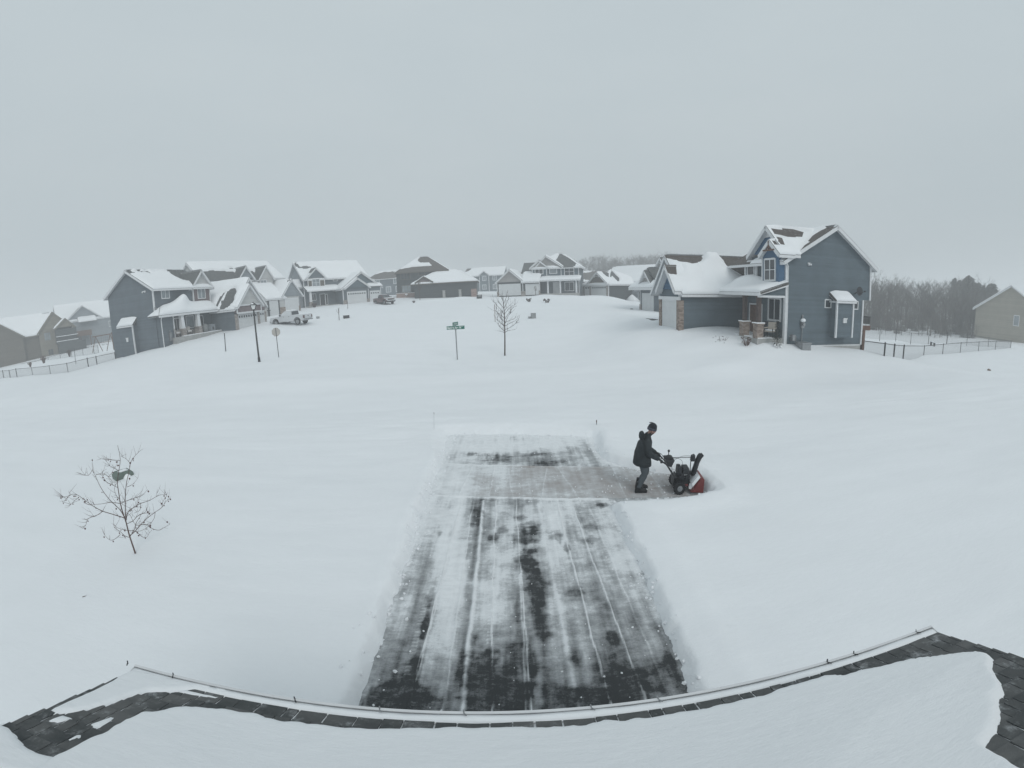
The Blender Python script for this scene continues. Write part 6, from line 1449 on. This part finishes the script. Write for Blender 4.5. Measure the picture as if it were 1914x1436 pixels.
# ---------------------------------------------------------------- woods fading into the snow
def bare_proto(seed, h, dense=1.0, conifer=False):
    rnd = random.Random(seed); V, T = [], []
    def blade(p, q, w):
        d = (q - p); s_ = d.cross(Vector((rnd.uniform(-1, 1), rnd.uniform(-1, 1), .3))).normalized() * w / 2
        k = len(V); V.extend([p - s_, p + s_, q + s_ * .3, q - s_ * .3]); T.append((k, k + 1, k + 2, k + 3))
    def limb(p, d, l, w, lev):
        q = p + d * l; blade(p, q, w); blade(p, q, w)
        if lev == 0: return
        for k in range(int((5 if lev > 1 else 6) * dense)):
            f = rnd.uniform(.3, 1); v = (d * rnd.uniform(.5, 1) + Vector((rnd.uniform(-1, 1), rnd.uniform(-1, 1), rnd.uniform(-.1, .8))) * .8).normalized()
            limb(p + d * l * f, v, l * rnd.uniform(.35, .6), w * .5, lev - 1)
    if conifer:
        blade(Vector((0, 0, -.5)), Vector((0, 0, h)), .3)
        for k in range(520):
            z = h * (.15 + .85 * rnd.random() ** .9); r = h * .24 * math.sqrt(max(.01, 1 - ((z / h - .5) / .53) ** 2)) * rnd.uniform(.4, 1.05) + .1; a = rnd.uniform(0, 2 * PI); r *= .75 + .5 * mnoise.noise(Vector((math.cos(a) * 1.6, math.sin(a) * 1.6, z * .5 + seed))); e = Vector((r * math.cos(a), r * math.sin(a), z - r * .25)); blade(Vector((0, 0, z)), e, rnd.uniform(.25, .5))
    else:
        blade(Vector((0, 0, -.6)), Vector((0, 0, h * .75)), h * .028); blade(Vector((0, 0, -.6)), Vector((.1, .1, h * .7)), h * .028)
        for k in range(int(15 * dense)):
            z = h * rnd.uniform(.22, .75); a = rnd.uniform(0, 2 * PI); v = Vector((math.cos(a), math.sin(a), rnd.uniform(.6, 1.6))).normalized(); limb(Vector((0, 0, z)), v, h * rnd.uniform(.22, .38), h * .010, 2)
    return np.array([tuple(v) for v in V]), np.array(T)
WOODM = plain('winter_twigs', (.12, .108, .10), .9, .25, .2); WOODM2 = plain('dark_winter_twigs', (.095, .092, .084), .9, .25, .2)
def wood(name, label, spots, protos, mat):
    Vs, Ts, k = [], [], 0; rnd = random.Random(4)
    for (x, y, z, h) in spots:
        v, q = rnd.choice(protos); a = rnd.uniform(0, 2 * PI); c, s_ = math.cos(a), math.sin(a); sc = h / 10
        w = np.stack([(v[:, 0] * c - v[:, 1] * s_) * sc * rnd.uniform(.8, 1.1) + x, (v[:, 0] * s_ + v[:, 1] * c) * sc + y, v[:, 2] * sc + z], -1)
        Vs.append(w); Ts.append(q + k); k += len(w)
    o = mesh_np(name, np.concatenate(Vs), np.concatenate(Ts), mat, None, False)
    tag(o, label, 'woods', None, 'stuff'); return o
P_ = [bare_proto(s_, 10, .9) for s_ in range(5)]; PB = []
for s_ in range(3):
    rb_ = random.Random(60 + s_); V_, T_q = [], []
    for k in range(150):
        a = rb_.uniform(0, 2 * PI); o_ = Vector((rb_.uniform(-3, 3), rb_.uniform(-3, 3), -.3)); d_ = Vector((math.cos(a) * .5, math.sin(a) * .5, 1)).normalized() * rb_.uniform(3, 10); w_ = Vector((-math.sin(a), math.cos(a), 0)) * rb_.uniform(.05, .12)
        i_ = len(V_); V_.extend([o_ - w_, o_ + w_, o_ + d_ + w_ * .2, o_ + d_ - w_ * .2]); T_q.append((i_, i_ + 1, i_ + 2, i_ + 3))
    PB.append((np.array([tuple(v) for v in V_]), np.array(T_q)))
PC = [bare_proto(20 + s_, 10, 1, True) for s_ in range(2)]
rnd = random.Random(12); sp, sp2, sp3 = [], [], []
OUT = [(1600, 508), (1640, 504), (1670, 516), (1700, 522), (1740, 517), (1762, 514), (1785, 522), (1800, 517), (1840, 526), (1870, 540), (1914, 545), (1990, 560)]
def out_y(px):
    for (a, b_), (c, d) in zip(OUT[:-1], OUT[1:]):
        if a <= px <= c: return b_ + (d - b_) * (px - a) / (c - a)
    return 545
for k in range(280):
    px = rnd.uniform(1590, 1960); D_ = rnd.uniform(100, 165)
    q = afar(px, 600, D_); z = float(base_z(q.x, q.y)); top = CAM_H + math.tan(math.asin(sight(px, out_y(px)).z)) * D_
    h = max(4, (top - z) * rnd.uniform(.5, 1.0) * (1 if D_ > 120 else .8)); sp.append((q.x, q.y, z, h))
for k in range(110):                                             # low brush and light trunks at the edge
    px = rnd.uniform(1610, 1835); D_ = rnd.uniform(92, 118); q = afar(px, 600, D_); sp.append((q.x, q.y, float(base_z(q.x, q.y)), rnd.uniform(2.0, 6.5)))
for k in range(16):
    px = rnd.choice((1783, 1800, 1815, 1830, 1848)) + rnd.uniform(-9, 9); D_ = rnd.uniform(140, 170); q = afar(px, 600, D_); z = float(base_z(q.x, q.y)); top = CAM_H + math.tan(math.asin(sight(px, out_y(px) + 1).z)) * D_; sp2.append((q.x, q.y, z, (top - z) * rnd.uniform(.9, 1.05)))
sb_ = []
for k in range(110):
    px = rnd.uniform(1600, 1830); D_ = rnd.uniform(96, 150); q = afar(px, 600, D_); sb_.append((q.x, q.y, float(base_z(q.x, q.y)), rnd.uniform(1.6, 3.6)))
wood('brush', 'pale grey leafless brush along the foot of the right woods', sb_, PB, WOODM)
wood('woods', 'leafless grey woods fading into haze behind the right yard', sp, P_, WOODM)
wood('evergreen_woods', 'darker evergreen clump within the hazy woods at right', sp2, PC, WOODM2)
hx, hy = np.meshgrid(np.linspace(-160, 330, 60), np.linspace(170, 420, 40))
def hill_z(x, y): return 15.5 * np.exp(-((x - 105) / 75) ** 2 - ((y - 265) / 55) ** 2) * (1 - .12 * np.sin(x / 17)) + 6.5 * np.exp(-((x - 20) / 45) ** 2 - ((y - 260) / 50) ** 2) + base_z(x, y) - .35
hz_ = hill_z(hx, hy); ii = np.arange(hx.size).reshape(hx.shape)
hill = struct(mesh_np('hill', np.stack([hx, hy, hz_], -1).reshape(-1, 3), np.stack([ii[:-1, :-1], ii[:-1, 1:], ii[1:, 1:], ii[1:, :-1]], -1).reshape(-1, 4), plain('hill_brush', (.17, .155, .15), .9, .3, .15)))
OUTH = [(1050, 494), (1085, 484), (1110, 476), (1140, 477), (1165, 480), (1185, 476), (1215, 473), (1250, 470), (1280, 471), (1310, 474), (1340, 478), (1370, 483), (1400, 490), (1440, 500), (1480, 520)]
for k in range(430):
    px = rnd.uniform(1050, 1450); D_ = rnd.uniform(185, 285); q = afar(px, 520, D_); z = float(hill_z(np.array([[q.x]]), np.array([[q.y]]))[0, 0])
    ty = [b_ + (d - b_) * (px - a) / (c - a) for (a, b_), (c, d) in zip(OUTH[:-1], OUTH[1:]) if a <= px <= c][0]
    top = CAM_H + math.tan(math.asin(sight(px, ty).z)) * D_; h = min(max(4, (top - z) * rnd.uniform(.55, 1.0)), 14); sp3.append((q.x, q.y, z, h))
wood('hill_woods', 'faint wooded hilltop in the haze above the middle roofs', sp3, P_, WOODM)

# ================================================================== person pushing the snow blower (local x forward, y left, z up from the pavement)
HEAD = math.radians(-7)
P0 = Vector((3.24, 10.3, FLOOR + .012))
COAT = plain('black_parka', (.024, .030, .034), .75, .35, 5, .4, 30); TROU = plain('grey_trousers', (.075, .088, .098), .85, .15, 8, .3, 30); BOOT = plain('black_boots', (.016, .017, .019), .55, .25, 12)
HATM = plain('dark_knit_hat', (.022, .026, .034), .9, .4, 40, .5, 90); HATB = plain('grey_hat_band', (.06, .065, .085), .9, .3, 30); SKIN = plain('skin', (.36, .215, .18), .55, .08, 12); GLOV = plain('dark_gloves', (.03, .034, .038), .7, .25, 14)
per = thing('person', 'person in a black parka, grey trousers and knit hat pushing a snow blower', 'person', P0, HEAD)
# body: one skinned figure
verts = [(-.02, 0, .92), (0, 0, 1.12), (.05, 0, 1.34), (.10, 0, 1.46), (.16, 0, 1.535), (.215, 0, 1.60), (.235, 0, 1.69), (.225, 0, 1.745),
         (.07, .155, 1.37), (.14, .235, 1.14), (.40, .21, .955), (.07, -.155, 1.37), (.12, -.235, 1.13), (.38, -.22, .945),
         (-.01, .1, .86), (.14, .11, .48), (-.02, .12, .09), (-.01, -.1, .86), (.06, -.11, .47), (-.08, -.13, .09), (.335, 0, 1.635), (.29, 0, 1.585),
         (.10, .12, .05), (.05, -.13, .05)]
edges = [(0, 1), (1, 2), (2, 3), (3, 4), (4, 5), (5, 6), (6, 7), (2, 8), (8, 9), (9, 10), (2, 11), (11, 12), (12, 13), (0, 14), (14, 15), (15, 16), (0, 17), (17, 18), (18, 19), (5, 20), (5, 21), (16, 22), (19, 23)]
rad = [.12, .11, .12, .06, .05, .085, .085, .06, .045, .04, .032, .045, .04, .032, .085, .06, .042, .085, .06, .042, .022, .05, .035, .035]
me = bpy.data.meshes.new('body'); me.from_pydata(verts, edges, []); me.materials.append(SKIN)
bo = bpy.data.objects.new('body', me); COL.objects.link(bo); bo.parent = per
sk = bo.modifiers.new('skin', 'SKIN'); sk.use_smooth_shade = True
for i, r in enumerate(rad): me.skin_vertices[0].data[i].radius = (r, r)
me.skin_vertices[0].data[0].use_root = True
bo.modifiers.new('sub', 'SUBSURF').levels = 1; bo.modifiers['sub'].render_levels = 2
def ring(c, a, b, tilt=0.0, n=16, bulge=()):
    out = []
    for k in range(n):
        th = 2 * PI * k / n; x = math.cos(th) * a; y = math.sin(th) * b
        out.append((c[0] + x * math.cos(tilt), c[1] + y, c[2] - x * math.sin(tilt)))
    return out
def wrinkle(o, amp, sc):
    for v in o.data.vertices:
        v.co += v.normal * (mnoise.noise(v.co * sc) * amp + mnoise.noise(v.co * sc * 2.7) * amp * .5)
mb = MB()                                                        # parka shell: hem to collar
mb.loft([ring((.02, 0, .74), .215, .225, .12), ring((.012, 0, .735), .245, .258, .12), ring((.01, 0, .80), .245, .26, .1), ring((.01, 0, .92), .228, .25, .05), ring((.015, 0, 1.06), .212, .245), ring((.033, 0, 1.20), .202, .25, -.1), ring((.05, 0, 1.33), .19, .25, -.2),
         ring((.075, 0, 1.42), .145, .205, -.3), ring((.09, 0, 1.48), .115, .145, -.35), ring((.115, 0, 1.53), .10, .11, -.4), ring((.135, 0, 1.575), .098, .105, -.4)])
coat = mb.build('coat', COAT, per, True); wrinkle(coat, .014, 7)
def limb(name, pts, rs, mat, parent, n=10, k=5, wr=.006):
    sp = smooth_path(pts, k); m_ = len(sp); f = [i / (m_ - 1) * (len(rs) - 1) for i in range(m_)]
    r = [rs[min(int(x), len(rs) - 1)] + (rs[min(int(x) + 1, len(rs) - 1)] - rs[min(int(x), len(rs) - 1)]) * (x - int(x)) for x in f]
    mb = MB(); mb.tube(sp, r, n); o = mb.build(name, mat, parent, True)
    if wr: wrinkle(o, wr, 14)
    return o
for sg in (1, -1):
    e = (.14 if sg > 0 else .12, sg * .245, 1.13)
    limb('sleeve', [(.05, sg * .15, 1.43), (.085, sg * .215, 1.33), e, (.27, sg * .235, 1.02), (.385, sg * .215, .95)], [.085, .092, .084, .074, .062], COAT, coat)
mb = MB()                                                        # hood lying on the back
rings = []
for i in range(9):
    a = -1.15 + 2.3 * i / 8; c = Vector((.07 - .105 * math.cos(a * .9), .155 * math.sin(a), 1.515 - .03 * abs(a))); r = .09 * (1 - .35 * (abs(a) / 1.15) ** 2)
    rings.append([(c.x + r * math.cos(2 * PI * k / 10) * .9 * math.cos(a), c.y + r * math.cos(2 * PI * k / 10) * .5 * math.sin(a), c.z + r * 1.35 * math.sin(2 * PI * k / 10)) for k in range(10)])
mb.loft(rings); o = mb.build('hood', COAT, coat, True); wrinkle(o, .01, 9)
mb = MB(); mb.loft([ring((.165, 0, 1.50), .075, .09, -.5), ring((.20, 0, 1.535), .085, .095, -.5), ring((.215, 0, 1.56), .075, .09, -.5)]); mb.build('collar', COAT, coat, True)
mb = MB(); mb.box(.0, .17, -.252, -.24, .86, .97); mb.build('pocket_flap', COAT, coat, bevel=.004)
tro = None
for sg, kn, an in ((1, (.15, .11, .49), (-.015, .12, .14)), (-1, (.07, -.11, .48), (-.075, -.13, .14))):
    o = limb('trouser_leg', [(-.01, sg * .095, .90), (.04 if sg < 0 else .07, sg * .105, .70), kn, ((kn[0] + an[0]) / 2 - .005, an[1], .31), an], [.12, .105, .082, .078, .074], TROU, per, 12, 5, .009)
    fx_, fy_ = an[0], an[1]
    b_ = MB(); b_.loft([[(fx_ - .075 + dx_, fy_ - .045, z), (fx_ + .02 + dx_, fy_ - .052, z), (fx_ + l, fy_ - .045, z), (fx_ + l + .03, fy_, z), (fx_ + l, fy_ + .045, z), (fx_ + .02 + dx_, fy_ + .052, z), (fx_ - .075 + dx_, fy_ + .045, z), (fx_ - .09 + dx_, fy_, z)] for z, l, dx_ in ((-.01, .205, 0), (.03, .215, 0), (.075, .19, 0), (.105, .10, .005), (.15, .075, .0), (.27, .08, .01), (.29, .07, .01))])
    bt = b_.build('boot', BOOT, per, True)
    b_ = MB(); b_.box(fx_ - .088, fx_ + .225, fy_ - .054, fy_ + .054, -.012, .018); b_.build('sole', BLACKM, bt, bevel=.006)
# knit hat with ear band and a stiff little tassel
hc = Vector((.232, 0, 1.70)); tilt = -.42
def hat_ring(h_, a, b): 
    u = Vector((math.sin(-tilt) * -1, 0, math.cos(tilt))); f = Vector((math.cos(tilt), 0, math.sin(tilt)))
    u = Vector((-math.sin(.42) * -.55, 0, .9)).normalized(); f = Vector((u.z, 0, -u.x)); c = hc + u * h_
    return [tuple(c + f * (math.cos(2 * PI * k / 14) * a) + Vector((0, math.sin(2 * PI * k / 14) * b, 0))) for k in range(14)]
mb = MB(); mb.loft([hat_ring(-.03, .118, .098), hat_ring(.02, .12, .1), hat_ring(.06, .11, .092), hat_ring(.10, .082, .07), hat_ring(.125, .045, .04), hat_ring(.14, .014, .014)]); hat = mb.build('hat', HATM, per, True); wrinkle(hat, .006, 25)
mb = MB(); mb.loft([hat_ring(-.055, .121, .1), hat_ring(-.05, .126, .106), hat_ring(.005, .127, .107), hat_ring(.01, .118, .1)]); mb.build('hat_band', HATB, hat, True)
tp = hc + Vector((.03, 0, .135)); mb = MB(); mb.tube([tp - Vector((-.0, 0, .02)), tp + Vector((-.045, 0, .012)), tp + Vector((-.11, 0, .008))], [.012, .011, .012], 7); mb.build('tassel', HATM, hat, True)
# face: eyes, mouth and ears on the head
for sg in (-1, 1): mb = MB(); mb.ball((.312, sg * .034, 1.655), .012, 8, 6); mb.build('eye', DARKM, per, True)
mb = MB(); mb.tube([(.318, -.026, 1.592), (.328, 0, 1.588), (.318, .026, 1.592)], .006, 6); mb.build('mouth', plain('lips', (.30, .12, .11), .5), per, True)
for sg in (-1, 1): mb = MB(); mb.ball((.215, sg * .088, 1.63), .026, 8, 6, 1.3); mb.build('ear', SKIN, per, True)
# gloved hands closed on the grips
def glove(sg, c, d):
    """c: grip centre, d: grip direction (pointing forward-down)"""
    d = Vector(d).normalized(); lat = Vector((0, 1, 0)); nrm = d.cross(lat).normalized(); nrm = nrm if nrm.z > 0 else -nrm
    mb = MB(); c = Vector(c); pc = c + nrm * .034 - d * .012
    mb.loft([[tuple(pc + d * x + lat * (w * math.cos(t_)) + nrm * (.019 * s_ * math.sin(t_))) for t_ in [2 * PI * k / 10 for k in range(10)]] for x, w, s_ in ((-.085, .028, 1.1), (-.05, .037, 1.15), (-.01, .044, 1), (.035, .045, .9), (.045, .03, .5))])
    for k, (off, ln) in enumerate(((-.034, .9), (-.012, 1.05), (.011, 1.0), (.032, .8))):
        b0 = pc + d * (.03 - abs(off) * .1) + lat * off
        pts = [b0, b0 + d * .030 * ln - nrm * .006, b0 + d * .032 * ln - nrm * .034 * ln, b0 + d * .008 * ln - nrm * .060 * ln, b0 - d * .014 * ln - nrm * .058]
        mb.tube(smooth_path(pts, 3), [.0115 - .0003 * i for i in range(13)], 7)
    tb = pc - d * .03 - lat * sg * .036
    mb.tube(smooth_path([tb, tb + d * .028 - lat * sg * .018 - nrm * .02, tb + d * .05 - lat * sg * .006 - nrm * .045], 3), [.014, .014, .0135, .013, .0125, .012, .011], 7)
    mb.tube([pc - d * .075, pc - d * .14 + nrm * .012], [.034, .045], 10)
    return mb.build('glove', GLOV, per, True)
GD = (.80, 0, -.45)
glove(1, (.47, .20, .885), GD); glove(-1, (.45, -.22, .875), GD)

# ------------------------------------------------------------------ snow blower (origin under the axle)
SB = P0 + Vector((math.cos(HEAD) * .97 - math.sin(HEAD) * -.04, math.sin(HEAD) * .97 + math.cos(HEAD) * -.04, 0))
RED = plain('red_paint', (.17, .034, .032), .4, .15, 8, spec=.5)
sb = thing('snow_blower', 'red and black two-stage snow blower throwing into the uncleared snow', 'snow blower', SB, HEAD)
sb.scale = (.87, .92, 1.0)
def sbp(name, mat, fn, parent=None, **k):
    mb = MB(); fn(mb); return mb.build(name, mat, parent or sb, **k)
for sg in (-1, 1):
    w = sbp('wheel', TYRE, lambda mb: (mb.tube([(0, sg * .23, .17), (0, sg * .245, .17), (0, sg * .345, .17), (0, sg * .36, .17)], [.15, .172, .172, .15], 22), [mb.bar((.16 * math.cos(a), sg * .24, .17 + .16 * math.sin(a)), (.172 * math.cos(a + .12), sg * .35, .17 + .172 * math.sin(a + .12)), .03, .025) for a in [2 * PI * k / 16 for k in range(16)]]))
    sbp('rim', RIMM, lambda mb: (mb.tube([(0, sg * .35, .17), (0, sg * .366, .17)], [.085, .078], 14), mb.tube([(0, sg * .36, .17), (0, sg * .39, .17)], .028, 8)), w)
    # handlebars: lower tube, bend, upper tube with grip
    y = sg * .235
    hb = sbp('handlebar', BLACKM, lambda mb: mb.tube(smooth_path([(-.08, y, .36), (-.30, y, .62), (-.42, y, .78), (-.52, y, .86), (-.66, y, .93), (-.70, y, .98)], 3), .015, 8), smooth=True)
    sbp('grip', DARKM, lambda mb: mb.tube([(-.46, y, .825), (-.60, y, .905)], .022, 8), hb)
    sbp('lever', BLACKM, lambda mb: (mb.tube(smooth_path([(-.40, y, .82), (-.50, y, .93), (-.66, y, .985), (-.72, y, .965)], 3), .009, 6)), hb)
    sbp('handle_guard', DARKM, lambda mb: mb.hexa([(-.36, y - .02, .70), (-.30, y - .02, .66), (-.30, y + .02, .66), (-.36, y + .02, .70), (-.50, y - .015, .87), (-.44, y - .015, .80), (-.44, y + .015, .80), (-.50, y + .015, .87)]), hb)
sbp('axle', STEEL, lambda mb: mb.tube([(0, -.3, .17), (0, .3, .17)], .02, 8))
sbp('frame', BLACKM, lambda mb: (mb.box(-.17, .34, -.16, .16, .17, .38), mb.box(-.17, -.02, -.19, .19, .3, .42)), bevel=.015)
sbp('transmission_guard', RED, lambda mb: mb.box(-.10, .30, -.172, .172, .155, .215), bevel=.008)
eng = sbp('engine', DARKM, lambda mb: (mb.box(-.02, .34, -.17, .17, .30, .52), mb.tube([(.08, -.2, .42), (.08, -.17, .42)], .09, 14), mb.box(.18, .32, -.21, -.17, .36, .48)), bevel=.015)
sbp('fuel_tank', DARKM, lambda mb: mb.hexa([(-.05, -.16, .46), (.08, -.16, .46), (.08, .16, .46), (-.05, .16, .46), (-.04, -.14, .68), (.07, -.14, .68), (.07, .14, .68), (-.04, .14, .68)]), eng, bevel=.02)
sbp('engine_cover', DARKM, lambda mb: mb.hexa([(.10, -.17, .48), (.33, -.17, .48), (.33, .17, .48), (.10, .17, .48), (.12, -.14, .66), (.29, -.14, .66), (.29, .14, .66), (.12, .14, .66)]), eng, bevel=.025)
sbp('fuel_cap', BLACKM, lambda mb: mb.tube([(.015, 0, .675), (.015, 0, .705)], .035, 10), eng)
for z in (.43, .50): sbp('engine_badge', FROST, lambda mb: mb.box(.12, .24, -.174, -.171, z - .03, z - .016), eng)
sbp('muffler', STEEL, lambda mb: mb.box(.1, .24, .172, .25, .42, .56), eng, bevel=.02)
sbp('pull_cord', BLACKM, lambda mb: (mb.box(-.15, -.11, -.1, -.02, .5, .53)), eng)
# auger housing
HP = [(.36, .06), (.73, .03), (.73, .40), (.68, .44), (.62, .43), (.46, .20)]
for sg in (-1, 1): sbp('housing_side', RED, lambda mb: mb.prism(HP, 'y', sg * .345, sg * .36))
sbp('housing_back', RED, lambda mb: (mb.hexa([(.34, -.345, .06), (.42, -.345, .20), (.42, .345, .20), (.34, .345, .06), (.355, -.345, .055), (.435, -.345, .19), (.435, .345, .19), (.355, .345, .055)]), mb.hexa([(.42, -.345, .20), (.60, -.345, .44), (.60, .345, .44), (.42, .345, .20), (.435, -.345, .19), (.615, -.345, .43), (.615, .345, .43), (.435, .345, .19)]), mb.box(.60, .70, -.345, .345, .425, .44)))
sbp('scraper_bar', STEEL, lambda mb: mb.box(.36, .72, -.36, .36, .012, .03))
def helix(mb):
    for sg in (-1, 1):
        prev = None
        for k in range(26):
            a = k * .48; y = sg * (.04 + .011 * k); i_ = Vector((.58 + .05 * math.cos(a), y, .21 + .05 * math.sin(a))); o_ = Vector((.58 + .15 * math.cos(a), y, .21 + .15 * math.sin(a)))
            if prev: mb.add([prev[0], prev[1], o_, i_], [(0, 1, 2, 3)])
            prev = (i_, o_)
sbp('auger', RED, lambda mb: (mb.tube([(.58, -.345, .21), (.58, .345, .21)], .025, 8), helix(mb)))
sbp('housing_snow', ROOFSNOW, lambda mb: (mb.hexa([(.40, -.34, .21), (.60, -.34, .455), (.60, .34, .455), (.40, .34, .21), (.36, -.31, .27), (.56, -.31, .52), (.56, .31, .52), (.36, .31, .27)]), mb.hexa([(.30, -.26, .12), (.46, -.30, .10), (.46, -.2, .14), (.30, -.2, .16), (.33, -.24, .21), (.44, -.28, .22), (.46, -.2, .26), (.33, -.2, .25)])))
# discharge chute and its crank
ch = sbp('chute', DARKM, lambda mb: mb.loft([[(cx + .075 * math.cos(a) * wx, .085 * math.sin(a) * wx, cz + dz * math.cos(a)) for a in [PI * .28 + PI * 1.44 * k / 10 for k in range(11)]] + [(cx + .062 * math.cos(a) * wx, .072 * math.sin(a) * wx, cz + dz * math.cos(a)) for a in [PI * .28 + PI * 1.44 * (10 - k) / 10 for k in range(11)]] for cx, cz, wx, dz in ((.50, .47, 1.15, .0), (.53, .62, 1.05, -.02), (.575, .78, 1.0, -.03), (.63, .90, 1.0, -.04), (.68, .955, .95, -.05))]))
sbp('deflector', DARKM, lambda mb: mb.hexa([(.60, -.085, .90), (.64, -.085, .885), (.64, .085, .885), (.60, .085, .90), (.70, -.09, .985), (.74, -.09, .955), (.74, .09, .955), (.70, .09, .985)]), ch)
sbp('chute_base', BLACKM, lambda mb: mb.tube([(.50, 0, .42), (.50, 0, .49)], .12, 14), ch)
sbp('chute_snow', ROOFSNOW, lambda mb: (mb.loft([[(.66 + .05 * math.cos(a), .06 * math.sin(a), .93 + .02 * math.cos(a)), ] for a in []]) if False else mb.hexa([(.545, -.05, .55), (.60, -.05, .55), (.60, .05, .55), (.545, .05, .55), (.66, -.06, .93), (.72, -.06, .93), (.72, .06, .93), (.66, .06, .93)])), ch)
sbp('chute_post', BLACKM, lambda mb: (mb.tube([(.36, -.03, .38), (.36, -.03, .93)], .014, 8)))
sbp('chute_gearbox', DARKM, lambda mb: (mb.hexa([(.35, -.08, .80), (.50, -.08, .80), (.50, .06, .80), (.35, .06, .80), (.37, -.08, .95), (.47, -.08, .98), (.47, .06, .98), (.37, .06, .95)]),), bevel=.02)
sbp('crank_rod', BLACKM, lambda mb: mb.tube([(-.20, -.03, .915), (.38, -.03, .905)], .009, 7))
dash = sbp('control_panel', DARKM, lambda mb: (mb.hexa([(-.40, -.24, .76), (-.28, -.24, .72), (-.28, .24, .72), (-.40, .24, .76), (-.44, -.22, .90), (-.18, -.22, .90), (-.18, .22, .90), (-.44, .22, .90)]), mb.hexa([(-.44, -.1, .90), (-.18, -.1, .90), (-.18, .08, .90), (-.44, .08, .90), (-.36, -.07, .97), (-.26, -.07, .97), (-.26, .05, .97), (-.36, .05, .97)])), bevel=.015)
sbp('joystick', BLACKM, lambda mb: (mb.tube([(-.33, -.03, .96), (-.34, -.03, 1.07)], .014, 7), mb.ball((-.335, -.03, 1.10), .037, 9, 7)), dash)
for i, pts in enumerate(([(-.30, .1, .74), (-.20, .12, .52), (-.05, .14, .33), (-.03, .1, .2)], [(-.24, -.12, .73), (-.22, -.16, .55), (-.10, -.19, .36), (-.04, -.16, .2)], [(-.22, 0, .88), (-.02, -.1, .90), (.08, -.13, .80), (.03, -.1, .6)], [(-.22, .03, .80), (-.05, .05, .85), (.12, .08, .905), (.30, .05, .92), (.40, 0, .92)])):
    sbp('cable', BLACKM, lambda mb: mb.tube(smooth_path(pts, 5), .005, 5))

# ------------------------------------------------------------------ blowing snow in the air
m = bpy.data.materials.new('snowy_air'); m.use_nodes = True
nt = m.node_tree; nt.nodes.clear()
vo = nt.nodes.new('ShaderNodeVolumePrincipled'); out = nt.nodes.new('ShaderNodeOutputMaterial')
vo.inputs['Color'].default_value = (.97, .98, .99, 1)
vo.inputs['Density'].default_value = 0.0028
vo.inputs['Anisotropy'].default_value = 0.0
vo.inputs['Density Attribute'].default_value = ''
vo.inputs['Temperature Attribute'].default_value = ''
nt.links.new(vo.outputs['Volume'], out.inputs['Volume'])
mb = MB(); mb.box(-1520, 1520, -70, 1520, -7, 36)
hz = mb.build('haze', m); hz['kind'] = 'stuff'
